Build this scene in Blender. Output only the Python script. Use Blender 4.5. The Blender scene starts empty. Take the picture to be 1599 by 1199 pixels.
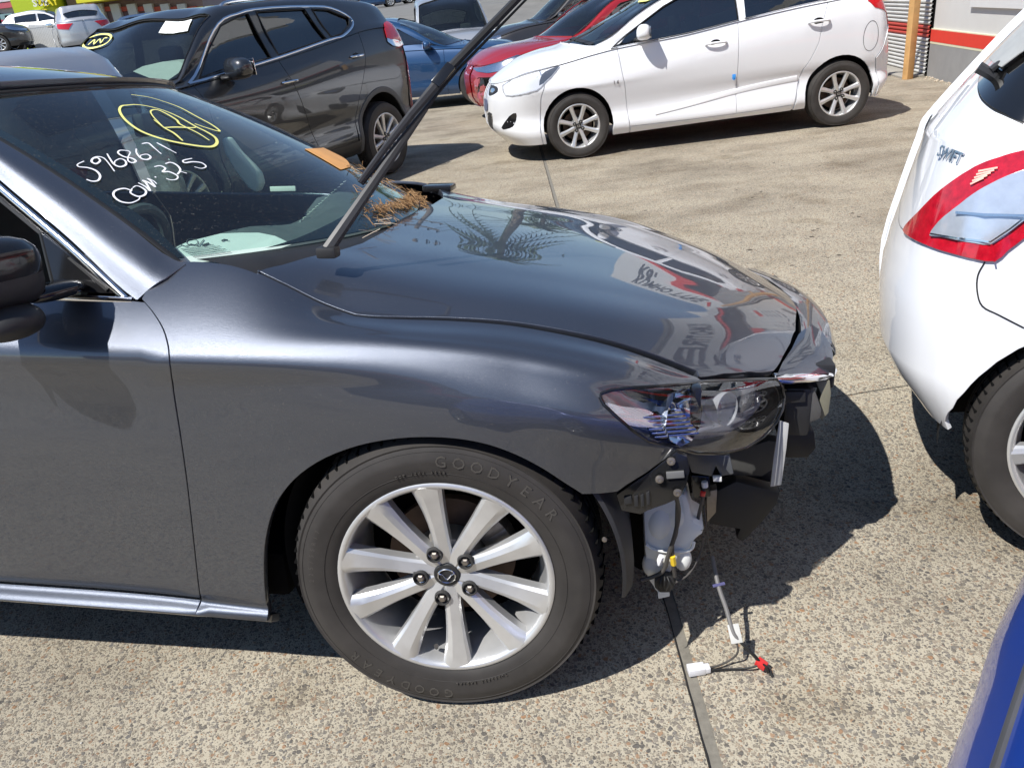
import bpy, bmesh, math, random
import numpy as np
from mathutils import Vector, Matrix, geometry
random.seed(7); rng = np.random.default_rng(7)
R = math.radians
scene = bpy.context.scene
COL = scene.collection

# ------------------------------------------------------------------ camera, sky, sun, exposure
CAM_F, CAM_P, CAM_R, CAM_H = 1230.7, .4411, .1221, 1.4073      # focal length in px of a 1599 px wide frame, pitch, roll, height
cF = np.array([0, math.cos(CAM_P), -math.sin(CAM_P)]); _U = np.array([0, math.sin(CAM_P), math.cos(CAM_P)]); _R = np.array([1., 0, 0])
cR = math.cos(CAM_R)*_R - math.sin(CAM_R)*_U; cU = math.sin(CAM_R)*_R + math.cos(CAM_R)*_U
cO = np.array([0, 0, CAM_H])
camd = bpy.data.cameras.new('camera'); cam = bpy.data.objects.new('camera', camd); COL.objects.link(cam)
camd.sensor_fit = 'HORIZONTAL'; camd.sensor_width = 36; camd.lens = 36*CAM_F/1599
camd.clip_start = .05; camd.clip_end = 2000
cam.matrix_world = Matrix(((cR[0], cU[0], -cF[0], 0), (cR[1], cU[1], -cF[1], 0), (cR[2], cU[2], -cF[2], CAM_H), (0, 0, 0, 1)))
scene.camera = cam
SHX, SHY = .56, .42                         # ground shadow of a 1 m post
sun_dir = Vector((-SHX, -SHY, 1)).normalized()
SUN_EL = math.asin(sun_dir.z); SUN_AZ = math.atan2(sun_dir.x, sun_dir.y)
sund = bpy.data.lights.new('sun', 'SUN'); sun = bpy.data.objects.new('sun', sund); COL.objects.link(sun)
sund.energy = 4.6; sund.angle = R(.5); sund.color = (1, .972, .925)
sun.rotation_euler = sun_dir.to_track_quat('Z', 'Y').to_euler()
world = bpy.data.worlds.new('World'); scene.world = world; world.use_nodes = True
wn = world.node_tree.nodes; wl = world.node_tree.links
sky = wn.new('ShaderNodeTexSky'); sky.sky_type = 'NISHITA'; sky.sun_disc = False
sky.sun_elevation = SUN_EL; sky.sun_rotation = SUN_AZ; sky.air_density = 1.0; sky.dust_density = .15; sky.ozone_density = 3; sky.altitude = 300
bg = wn.get('Background') or wn.new('ShaderNodeBackground'); bg.inputs[1].default_value = .10
wl.new(sky.outputs[0], bg.inputs[0])
scene.view_settings.view_transform = 'Standard'; scene.view_settings.look = 'None'; scene.view_settings.gamma = 1
scene.view_settings.use_curve_mapping = False; scene.view_settings.exposure = .38
scene.cycles.use_denoising = True
scene.cycles.max_bounces = 7; scene.cycles.transparent_max_bounces = 16; scene.cycles.glossy_bounces = 4
scene.cycles.sample_clamp_indirect = 6; scene.cycles.caustics_reflective = False; scene.cycles.caustics_refractive = False

# ------------------------------------------------------------------ materials
def _new(name):
    m = bpy.data.materials.new(name); m.use_nodes = True
    return m, m.node_tree.nodes, m.node_tree.links, m.node_tree.nodes['Principled BSDF']
def noise(n, l, scale, detail=4, rough=.6, coord='Object', dim=None):
    tc = n.new('ShaderNodeTexCoord'); t = n.new('ShaderNodeTexNoise')
    t.inputs['Scale'].default_value = scale; t.inputs['Detail'].default_value = detail; t.inputs['Roughness'].default_value = rough
    l.new(tc.outputs[coord], t.inputs['Vector']); return t
def ramp(n, l, fac, stops):
    r = n.new('ShaderNodeValToRGB'); e = r.color_ramp.elements
    while len(e) < len(stops): e.new(.5)
    for k, (p, c) in enumerate(stops):
        e[k].position = p; e[k].color = (*c, 1) if len(c) == 3 else c
    l.new(fac, r.inputs[0]); return r
def mixc(n, l, fac, a, b, mode='MIX'):
    m = n.new('ShaderNodeMix'); m.data_type = 'RGBA'; m.blend_type = mode
    for s, v in ((m.inputs[0], fac), (m.inputs[6], a), (m.inputs[7], b)):
        if isinstance(v, (int, float)): s.default_value = v
        elif isinstance(v, tuple): s.default_value = (*v, 1) if len(v) == 3 else v
        else: l.new(v, s)
    return m.outputs[2]
def bump(n, l, p, h, strength=.2, dist=.002):
    b = n.new('ShaderNodeBump'); b.inputs['Strength'].default_value = strength; b.inputs['Distance'].default_value = dist
    l.new(h, b.inputs['Height']); l.new(b.outputs[0], p.inputs['Normal']); return b
def plain(name, col, rough=.5, metal=0, coat=0, var=.12, scale=12, bs=0, bd=.001, bscale=None, spec=.5):
    m, n, l, p = _new(name)
    p.inputs['Roughness'].default_value = rough; p.inputs['Metallic'].default_value = metal
    p.inputs['Coat Weight'].default_value = coat; p.inputs['Coat Roughness'].default_value = .03
    p.inputs['Specular IOR Level'].default_value = spec
    t = noise(n, l, scale)
    r = ramp(n, l, t.outputs['Fac'], [(.3, tuple(c*(1-var) for c in col)), (.7, tuple(min(1, c*(1+var)) for c in col))])
    l.new(r.outputs[0], p.inputs['Base Color'])
    rr = n.new('ShaderNodeMapRange'); rr.inputs[3].default_value = max(0.02, rough-.06); rr.inputs[4].default_value = min(1, rough+.08)
    l.new(t.outputs['Fac'], rr.inputs[0]); l.new(rr.outputs[0], p.inputs['Roughness'])
    if bs: bump(n, l, p, noise(n, l, bscale or scale*8).outputs['Fac'], bs, bd)
    return m
def paint(name, col, metal=.0, rough=.4, dust=.06, flake=0, dustcol=(.35, .31, .25), wave=.0):
    """car paint: base lobe + clear coat, specks of dust in soft clouds"""
    m, n, l, p = _new(name)
    p.inputs['Metallic'].default_value = metal; p.inputs['Roughness'].default_value = rough
    p.inputs['Coat Weight'].default_value = 1; p.inputs['Coat Roughness'].default_value = .012; p.inputs['Coat IOR'].default_value = 1.6
    d = noise(n, l, 3.5, 5); s = noise(n, l, 190, 2, .8)
    a = ramp(n, l, s.outputs['Fac'], [(.64, (0, 0, 0)), (.71, (1, 1, 1))])
    b = ramp(n, l, d.outputs['Fac'], [(.35, (dust*.3,)*3), (.75, (dust*2.2,)*3)])
    mul = mixc(n, l, 1.0, a.outputs[0], b.outputs[0], 'MULTIPLY')
    add = mixc(n, l, 1.0, mul, (dust*.25,)*3, 'ADD')
    sep = n.new('ShaderNodeSeparateColor'); l.new(add, sep.inputs[0])
    base = mixc(n, l, sep.outputs[0], col, dustcol)
    l.new(base, p.inputs['Base Color'])
    inv = n.new('ShaderNodeMath'); inv.operation = 'MULTIPLY_ADD'; inv.inputs[1].default_value = -metal; inv.inputs[2].default_value = metal
    l.new(sep.outputs[0], inv.inputs[0]); l.new(inv.outputs[0], p.inputs['Metallic'])
    if flake:
        f = noise(n, l, 900, 1, .5); bb = n.new('ShaderNodeBump'); bb.inputs['Strength'].default_value = flake; bb.inputs['Distance'].default_value = .0006
        l.new(f.outputs['Fac'], bb.inputs['Height']); l.new(bb.outputs[0], p.inputs['Normal'])
    return m
def glass(name, tint=(.75, .85, .8), refl=1.0, dusty=.03, rough=.0):
    """thin pane: tinted see-through plus a Fresnel mirror, a little dust"""
    m, n, l, p = _new(name); n.remove(p)
    out = n['Material Output']; tr = n.new('ShaderNodeBsdfTransparent'); tr.inputs[0].default_value = (*tint, 1)
    gl = n.new('ShaderNodeBsdfGlossy'); gl.inputs['Roughness'].default_value = rough; gl.inputs[0].default_value = (1, 1, 1, 1)
    ge = n.new('ShaderNodeNewGeometry'); dt = n.new('ShaderNodeVectorMath'); dt.operation = 'DOT_PRODUCT'; l.new(ge.outputs['Normal'], dt.inputs[0]); l.new(ge.outputs['Incoming'], dt.inputs[1])
    def mth(op, a, b=None):
        q = n.new('ShaderNodeMath'); q.operation = op; q.use_clamp = op == 'MULTIPLY_ADD'
        for i_, v_ in enumerate((a, b)):
            if v_ is None: continue
            if isinstance(v_, (int, float)): q.inputs[i_].default_value = v_
            else: l.new(v_, q.inputs[i_])
        return q
    c_ = mth('ABSOLUTE', dt.outputs['Value']); c1 = mth('SUBTRACT', 1.0, c_.outputs[0]); c5 = mth('POWER', c1.outputs[0], 4.6)
    k = mth('MULTIPLY_ADD', c5.outputs[0], .92); k.inputs[2].default_value = .075*refl     # both faces of the pane
    mx = n.new('ShaderNodeMixShader'); l.new(k.outputs[0], mx.inputs[0]); l.new(tr.outputs[0], mx.inputs[1]); l.new(gl.outputs[0], mx.inputs[2])
    df = n.new('ShaderNodeBsdfDiffuse'); df.inputs[0].default_value = (.42, .4, .34, 1)
    s = noise(n, l, 160, 3, .8); a = ramp(n, l, s.outputs['Fac'], [(.6, (dusty*.35,)*3), (.75, (min(1, dusty*7),)*3)])
    mx2 = n.new('ShaderNodeMixShader'); l.new(a.outputs[0], mx2.inputs[0]); l.new(mx.outputs[0], mx2.inputs[1]); l.new(df.outputs[0], mx2.inputs[2])
    l.new(mx2.outputs[0], out.inputs[0]); return m
def clear_plastic(name, tint=(.95, .97, 1), ior=1.45):
    return glass(name, tint, .8, .01)

M = {}
M['grey_paint'] = paint('graphite_metallic_paint', (.088, .099, .125), .84, .40, .10, .5)
M['suv_paint'] = paint('charcoal_paint', (.020, .023, .028), .3, .35, .05)
M['white_paint'] = paint('white_paint', (.84, .85, .87), 0, .45, .02, dustcol=(.5, .47, .42))
M['red_paint'] = paint('red_metallic_paint', (.42, .012, .02), .35, .35, .06)
M['navy_paint'] = paint('deep_blue_paint', (.010, .055, .15), .3, .35, .04)
M['blue_paint'] = paint('bright_blue_paint', (.008, .065, .42), .2, .35, .03)
M['silver_paint'] = paint('silver_paint', (.55, .56, .58), .6, .4, .04)
M['brown_paint'] = paint('dark_brown_paint', (.03, .026, .024), .3, .4, .04)
M['black_plastic'] = plain('black_textured_plastic', (.022, .022, .023), .5, bs=.25, bd=.0006, bscale=500)
M['gloss_black'] = plain('gloss_black_plastic', (.012, .012, .013), .16, coat=.3)
M['dark_gap'] = plain('underbody_black', (.006, .006, .006), .9, spec=.1)
M['liner'] = plain('felt_wheel_liner', (.02, .02, .02), .95, spec=.1)
M['rubber'] = plain('tyre_rubber', (.036, .032, .029), .66, var=.30, scale=9, bs=.15, bd=.0004, bscale=300)
M['seal'] = plain('rubber_seal', (.012, .012, .012), .5)
M['alloy'] = plain('silver_alloy', (.66, .66, .655), .34, .62, coat=.4, var=.10, scale=9)
M['alloy_dark'] = plain('brake_dusted_barrel', (.30, .29, .27), .5, .6, var=.2)
M['steel'] = plain('bare_steel', (.30, .27, .24), .45, .9, var=.25, scale=25)
M['rust_steel'] = plain('rusty_disc_steel', (.13, .085, .06), .6, .5, var=.3, scale=20)
M['chrome'] = plain('chrome', (.85, .85, .86), .06, 1, var=.02)
M['satin_chrome'] = plain('brushed_chrome', (.72, .73, .75), .18, 1, var=.03)
M['white_plastic'] = plain('milky_tank_plastic', (.80, .81, .78), .4, var=.05)
M['paper'] = plain('paper', (.86, .88, .85), .8, var=.02)
M['airbag'] = plain('airbag_cloth', (.80, .82, .76), .9, var=.05, scale=20, bs=.3, bd=.002, bscale=30)
M['dash'] = plain('dashboard_vinyl', (.10, .105, .11), .6, bs=.2, bd=.0006, bscale=400)
M['seat'] = plain('dark_seat_cloth', (.06, .062, .066), .9)
M['glass_ws'] = glass('windscreen_glass', (.72, .88, .82), 1.0, .035)
M['glass_side'] = glass('side_window_glass', (.50, .60, .56), 1.0, .02)
M['glass_dark'] = glass('privacy_glass', (.10, .11, .11), 1.9, .015)
M['lens_clear'] = glass('clear_lens', (.97, .98, 1.0), 1.1, .006)
M['lamp_grey'] = plain('lamp_inner_grey', (.50, .51, .53), .28, .45, var=.2, scale=30)
M['lens_red'] = plain('red_lamp_plastic', (.55, .008, .015), .12, coat=1, var=.1, scale=30)
M['lens_orange'] = plain('orange_lamp_plastic', (.9, .25, .02), .2, coat=1)
M['frit'] = plain('black_glass_border', (.008, .008, .008), .06, coat=1)
M['white_ink'] = plain('white_paint_pen', (.85, .86, .9), .7, var=.02)
M['yellow_ink'] = plain('yellow_paint_pen', (.80, .78, .25), .7, var=.04)
M['orange_sticker'] = plain('orange_sticker', (.75, .38, .12), .6)
M['dark_ink'] = plain('dark_print', (.10, .11, .13), .7)
M['wire'] = plain('wire_tape', (.06, .055, .05), .6)
M['red_conn'] = plain('red_connector', (.6, .03, .03), .4)
M['yellow_conn'] = plain('yellow_connector', (.8, .55, .03), .4)
M['white_conn'] = plain('white_connector', (.75, .75, .78), .4)
M['blue_tape'] = plain('blue_tape', (.05, .33, .85), .5)

# ------------------------------------------------------------------ objects
def link(o, parent=None):
    COL.objects.link(o)
    if parent is not None: o.parent = parent
    return o
def tag(o, label=None, cat=None, group=None, kind=None):
    if label: o['label'] = label
    if cat: o['category'] = cat
    if group: o['group'] = group
    if kind: o['kind'] = kind
    return o
def empty(name, label, cat, loc=(0, 0, 0), group=None):
    o = bpy.data.objects.new(name, None); COL.objects.link(o); o.location = loc
    o.empty_display_size = .2
    return tag(o, label, cat, group)
def mesh_obj(name, verts, faces, mat, parent=None, smooth=True, sharp=35, normals=None, world=True):
    """verts in world space; the object's origin goes to its parent's origin"""
    me = bpy.data.meshes.new(name)
    V = np.asarray(verts, float)
    if parent is not None and world: V = V - np.array(porigin(parent))
    me.from_pydata([tuple(v) for v in V], [], [tuple(int(i) for i in f) for f in faces])
    me.materials.append(mat)
    if smooth:
        me.polygons.foreach_set('use_smooth', [True]*len(me.polygons))
        if normals is None and sharp: me.set_sharp_from_angle(angle=R(sharp))
    if normals is not None:
        me.normals_split_custom_set_from_vertices([tuple(x) for x in normals])
    me.update(); o = bpy.data.objects.new(name, me); return link(o, parent)
def porigin(p):
    v = Vector((0, 0, 0))
    while p is not None:
        v += p.location; p = p.parent
    return tuple(v)
class MB:
    """collects simple shapes (world space) for one mesh"""
    def __init__(s): s.v = []; s.f = []
    def add(s, V, F):
        k = len(s.v); s.v += [tuple(map(float, x)) for x in V]; s.f += [tuple(k+i for i in f) for f in F]; return s
    def box(s, c, h, ax=None, bev=0):
        ax = ax if ax is not None else np.eye(3); c = np.array(c, float)
        if bev <= 0:
            V = [c + sum(ax[i]*h[i]*sg[i] for i in range(3)) for sg in [(a, b, d) for a in (-1, 1) for b in (-1, 1) for d in (-1, 1)]]
            F = [(0, 1, 3, 2), (4, 6, 7, 5), (0, 4, 5, 1), (2, 3, 7, 6), (0, 2, 6, 4), (1, 5, 7, 3)]
            return s.add(V, F)
        bm = bmesh.new(); bmesh.ops.create_cube(bm, size=2)
        for v in bm.verts: v.co = Vector((v.co[0]*h[0], v.co[1]*h[1], v.co[2]*h[2]))
        bmesh.ops.bevel(bm, geom=bm.edges[:], offset=min(bev, min(h)*.9), segments=2, profile=.6, affect='EDGES')
        return s.bm(bm, c, ax)
    def bm(s, bm, c=(0, 0, 0), ax=None):
        ax = np.eye(3) if ax is None else ax; c = np.array(c, float); bm.verts.index_update()
        V = [c + ax[0]*v.co[0] + ax[1]*v.co[1] + ax[2]*v.co[2] for v in bm.verts]
        s.add(V, [tuple(v.index for v in f.verts) for f in bm.faces]); bm.free(); return s
    def tube(s, pts, r, n=8, cap=True):
        P = [np.array(p, float) for p in pts]; rr = r if hasattr(r, '__len__') else [r]*len(P); V = []; F = []
        t0 = P[1]-P[0]; up = np.array([0, 0, 1.]) if abs(t0[2]) < .9*np.linalg.norm(t0) else np.array([1., 0, 0])
        for i, p in enumerate(P):
            t = P[min(i+1, len(P)-1)] - P[max(i-1, 0)]; t /= np.linalg.norm(t)+1e-12
            x = np.cross(t, up); x /= np.linalg.norm(x)+1e-12; y = np.cross(x, t); up = y
            for j in range(n):
                a = 2*math.pi*j/n; V.append(p + rr[i]*(x*math.cos(a)+y*math.sin(a)))
        for i in range(len(P)-1):
            for j in range(n): F.append((i*n+j, i*n+(j+1) % n, (i+1)*n+(j+1) % n, (i+1)*n+j))
        if cap: F += [tuple(range(n-1, -1, -1)), tuple(range((len(P)-1)*n, len(P)*n))]
        return s.add(V, F)
    def lathe(s, prof, c, ax, n=64, a0=0, a1=2*math.pi):
        """prof: (radius, offset along axis); ax = (x, y, axis)"""
        full = abs(a1-a0-2*math.pi) < 1e-6; k = n if full else n+1; V = []; F = []; c = np.array(c, float)
        for i in range(k):
            a = a0+(a1-a0)*i/n
            for r_, h_ in prof: V.append(c + ax[0]*r_*math.cos(a) + ax[1]*r_*math.sin(a) + ax[2]*h_)
        m = len(prof)
        for i in range(n):
            j = (i+1) % k
            for q in range(m-1): F.append((i*m+q, j*m+q, j*m+q+1, i*m+q+1))
        return s.add(V, F)
    def prism(s, pts, d):
        """polygon (world pts) pushed by vector d"""
        n = len(pts); P = [np.array(p, float) for p in pts]; d = np.array(d, float)
        F = [tuple(range(n)), tuple(range(2*n-1, n-1, -1))] + [(i, i+n, (i+1) % n+n, (i+1) % n) for i in range(n)]
        return s.add(P+[p+d for p in P], F)
    def build(s, name, mat, parent=None, smooth=True, sharp=35):
        o = mesh_obj(name, s.v, s.f, mat, parent, smooth, sharp)
        bm = bmesh.new(); bm.from_mesh(o.data); bmesh.ops.recalc_face_normals(bm, faces=bm.faces[:]); bm.to_mesh(o.data); bm.free()
        return o
def inst(o, parent, name=None):
    c = o.copy(); COL.objects.link(c); c.parent = parent
    return c

# ------------------------------------------------------------------ frames and rays
def ray(x, y): return cF + cR*(x-799.5)/CAM_F - cU*(y-599.5)/CAM_F
def project(P):
    d = np.atleast_2d(P)-cO; z = d@cF
    return np.stack([799.5+CAM_F*(d@cR)/z, 599.5-CAM_F*(d@cU)/z], -1)
def onz(x, y, z=0):
    d = ray(x, y); return cO+d*((z-CAM_H)/d[2])
class Frame:
    def __init__(s, o, a, b, k): s.o, s.a, s.b, s.k = [np.array(q, float) for q in (o, a, b, k)]
    def w(s, u, v, z): return s.o+s.a*u+s.b*v+s.k*z
    def W(s, L): L = np.atleast_2d(L); return s.o+L[:, :1]*s.a+L[:, 1:2]*s.b+L[:, 2:3]*s.k
    def loc(s, P): q = P-s.o; return np.array([q@s.a, q@s.b, q@s.k])
    def pl(s, x, y, p0, n):
        n = s.a*n[0]+s.b*n[1]+s.k*n[2]; d = ray(x, y); return s.loc(cO+d*(((s.w(*p0)-cO)@n)/(d@n)))
    def atv(s, x, y, q): return s.pl(x, y, (0, q, 0), (0, 1, 0))
    def atu(s, x, y, q): return s.pl(x, y, (q, 0, 0), (1, 0, 0))
    def atz(s, x, y, q): return s.pl(x, y, (0, 0, q), (0, 0, 1))
    def ax(s): return np.array([s.a, s.b, s.k])
def yaw_frame(x, y, yaw, side=1):
    """u = forward, v = from the near side inward (side=+1: to the left of forward)"""
    return Frame((x, y, 0), (math.cos(yaw), math.sin(yaw), 0), (-side*math.sin(yaw), side*math.cos(yaw), 0), (0, 0, 1))

# ------------------------------------------------------------------ smooth surfaces and trimmed panels
def hermite(x, xs, ys):
    """C1 interpolation of rows ys (n, k) at xs, monotone-ish tangents"""
    xs = np.asarray(xs, float); ys = np.asarray(ys, float); x = np.clip(x, xs[0], xs[-1])
    h = np.diff(xs)[:, None]; d = np.diff(ys, axis=0)/h
    m = np.zeros_like(ys); m[0] = d[0]; m[-1] = d[-1]
    if len(xs) > 2:
        w1 = h[1:]; w0 = h[:-1]; m[1:-1] = (d[:-1]*w1+d[1:]*w0)/(w0+w1)
    i = np.clip(np.searchsorted(xs, x, side='right')-1, 0, len(xs)-2)
    t = ((x-xs[i])/(xs[i+1]-xs[i]))[:, None]; H = h[i]
    return (2*t**3-3*t**2+1)*ys[i]+(t**3-2*t**2+t)*H*m[i]+(-2*t**3+3*t**2)*ys[i+1]+(t**3-t**2)*H*m[i+1]
class Loft:
    """rows: list of lists (u, v, z) along the car; parameters (u, t) with t running over the row knots"""
    def __init__(s, fr, rows, knots=None):
        s.fr = fr; s.rows = [np.array(r, float) for r in rows]; s.K = np.arange(len(rows), dtype=float) if knots is None else np.array(knots, float)
        s.u0 = min(r[0, 0] for r in s.rows); s.u1 = max(r[-1, 0] for r in s.rows); s._g = None
        s.u0 = max(r[0, 0] for r in s.rows); s.u1 = min(r[-1, 0] for r in s.rows)
    def local(s, u, t):
        u = np.atleast_1d(np.asarray(u, float)); t = np.atleast_1d(np.asarray(t, float)); t = np.clip(t, s.K[0], s.K[-1])
        A = np.stack([hermite(u, r[:, 0], r[:, 1:]) for r in s.rows], 1)      # (n, rows, 2)
        K = s.K; n = len(K); out = np.zeros((len(u), 2))
        i = np.clip(np.searchsorted(K, t, side='right')-1, 0, n-2); q = np.arange(len(u))
        def slope(j):
            j0 = np.clip(j-1, 0, n-1); j1 = np.clip(j+1, 0, n-1)
            w0 = K[j]-K[j0]; w1 = K[j1]-K[j]
            d0 = np.where(w0[:, None] > 0, (A[q, j]-A[q, j0])/np.maximum(w0, 1e-9)[:, None], 0); d1 = np.where(w1[:, None] > 0, (A[q, j1]-A[q, j])/np.maximum(w1, 1e-9)[:, None], 0)
            both = (w0 > 0) & (w1 > 0)
            return np.where(both[:, None], (d0*w1[:, None]+d1*w0[:, None])/np.maximum(w0+w1, 1e-9)[:, None], d0+d1)
        h = (K[i+1]-K[i])[:, None]; x = ((t-K[i])/(K[i+1]-K[i]))[:, None]
        out = (2*x**3-3*x**2+1)*A[q, i]+(x**3-2*x**2+x)*h*slope(i)+(-2*x**3+3*x**2)*A[q, i+1]+(x**3-x**2)*h*slope(i+1)
        return np.column_stack([u, out])
    def P(s, u, t): return s.fr.W(s.local(u, t))
    def N(s, u, t):
        u = np.atleast_1d(u).astype(float); t = np.atleast_1d(t).astype(float); e = 2e-3; et = 4e-3*(s.K[-1]-s.K[0])/len(s.K)
        du = s.P(u+e, t)-s.P(u-e, t); dt = s.P(u, t+et)-s.P(u, t-et)
        n = np.cross(du, dt); n /= np.linalg.norm(n, axis=1)[:, None]+1e-12
        c = s.P((s.u0+s.u1)/2+0*u, t*0+(s.K[-1]+s.K[0])/2)
        return n
    def inv(s, pts, ur=None, tr=None):
        """image points -> (u, t) on this surface, nearest sheet"""
        ur = ur or (s.u0, s.u1); tr = tr or (s.K[0], s.K[-1])
        nu, nt = 160, 160
        U, T_ = np.meshgrid(np.linspace(*ur, nu), np.linspace(*tr, nt), indexing='ij'); U = U.ravel(); T_ = T_.ravel()
        Q = project(s.P(U, T_)); out = []
        for x, y in pts:
            d = (Q[:, 0]-x)**2+(Q[:, 1]-y)**2; k = int(d.argmin()); u, t = U[k], T_[k]; best = (d[k], u, t)
            for _ in range(12):
                e1, e2 = 1e-4, 1e-3
                q = project(s.P([u, u+e1, u], [t, t, t+e2])); J = np.stack([(q[1]-q[0])/e1, (q[2]-q[0])/e2], 1); r = np.array([x, y])-q[0]
                dd = (r**2).sum()
                if dd < best[0]: best = (dd, u, t)
                if dd < .01: break
                st = np.linalg.lstsq(J+1e-9, r, rcond=1e-3)[0]; m = max(abs(st[0])/.05, abs(st[1])/.3*1, 1); u = np.clip(u+st[0]/m, *ur); t = np.clip(t+st[1]/m, *tr)
            out.append((float(best[1]), float(best[2])))
        return out
class Graph:
    """surface given by a function f(a, b) -> local (u, v, z)"""
    def __init__(s, fr, f): s.fr = fr; s.f = f
    def P(s, a, b): return s.fr.W(s.f(np.atleast_1d(np.asarray(a, float)), np.atleast_1d(np.asarray(b, float))))
    def N(s, a, b):
        a = np.atleast_1d(a).astype(float); b = np.atleast_1d(b).astype(float); e = 2e-3
        n = np.cross(s.P(a+e, b)-s.P(a-e, b), s.P(a, b+e)-s.P(a, b-e)); return n/(np.linalg.norm(n, axis=1)[:, None]+1e-12)
    def inv(s, pts, ar, br):
        A, B = np.meshgrid(np.linspace(*ar, 160), np.linspace(*br, 160), indexing='ij'); A = A.ravel(); B = B.ravel(); Q = project(s.P(A, B)); out = []
        for x, y in pts:
            d = (Q[:, 0]-x)**2+(Q[:, 1]-y)**2; k = int(d.argmin()); a, b = A[k], B[k]; best = (d[k], a, b)
            for _ in range(12):
                q = project(s.P([a, a+1e-4, a], [b, b, b+1e-4])); J = np.stack([(q[1]-q[0]), (q[2]-q[0])], 1)/1e-4; r = np.array([x, y])-q[0]; dd = (r**2).sum()
                if dd < best[0]: best = (dd, a, b)
                if dd < .01: break
                st = np.linalg.lstsq(J, r, rcond=1e-3)[0]; m = max(abs(st[0])/.1, abs(st[1])/.1, 1); a += st[0]/m; b += st[1]/m
            out.append((float(best[1]), float(best[2])))
        return out
def smooth_line(pts, k=6, closed=False):
    """Catmull-Rom through points (any dimension)"""
    P = [np.array(p, float) for p in pts]; n = len(P); out = []
    rng_ = range(n if closed else n-1)
    for i in rng_:
        p0 = P[(i-1) % n] if closed or i > 0 else 2*P[0]-P[1]; p1 = P[i]; p2 = P[(i+1) % n]; p3 = P[(i+2) % n] if closed or i+2 < n else 2*P[-1]-P[-2]
        for j in range(k):
            t = j/k; out.append(.5*((2*p1)+(-p0+p2)*t+(2*p0-5*p1+4*p2-p3)*t*t+(-p0+3*p1-3*p2+p3)*t**3))
    if not closed: out.append(P[-1])
    return [tuple(p) for p in out]
def densify(loop, step, sc=(1, 1)):
    out = []
    for i in range(len(loop)):
        a = np.array(loop[i], float); b = np.array(loop[(i+1) % len(loop)], float)
        n = max(1, int(math.ceil(np.linalg.norm((b-a)*np.array(sc))/step)))
        for j in range(n): out.append(tuple(a+(b-a)*j/n))
    return out
def inside(P, loop):
    P = np.asarray(P, float); x, y = P[:, 0], P[:, 1]; c = np.zeros(len(P), bool); L = np.array(loop); n = len(L); j = n-1
    for i in range(n):
        xi, yi, xj, yj = *L[i], *L[j]
        cond = ((yi > y) != (yj > y)); 
        with np.errstate(divide='ignore', invalid='ignore'): xx = (xj-xi)*(y-yi)/(yj-yi)+xi
        c ^= cond & (x < xx); j = i
    return c
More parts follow.
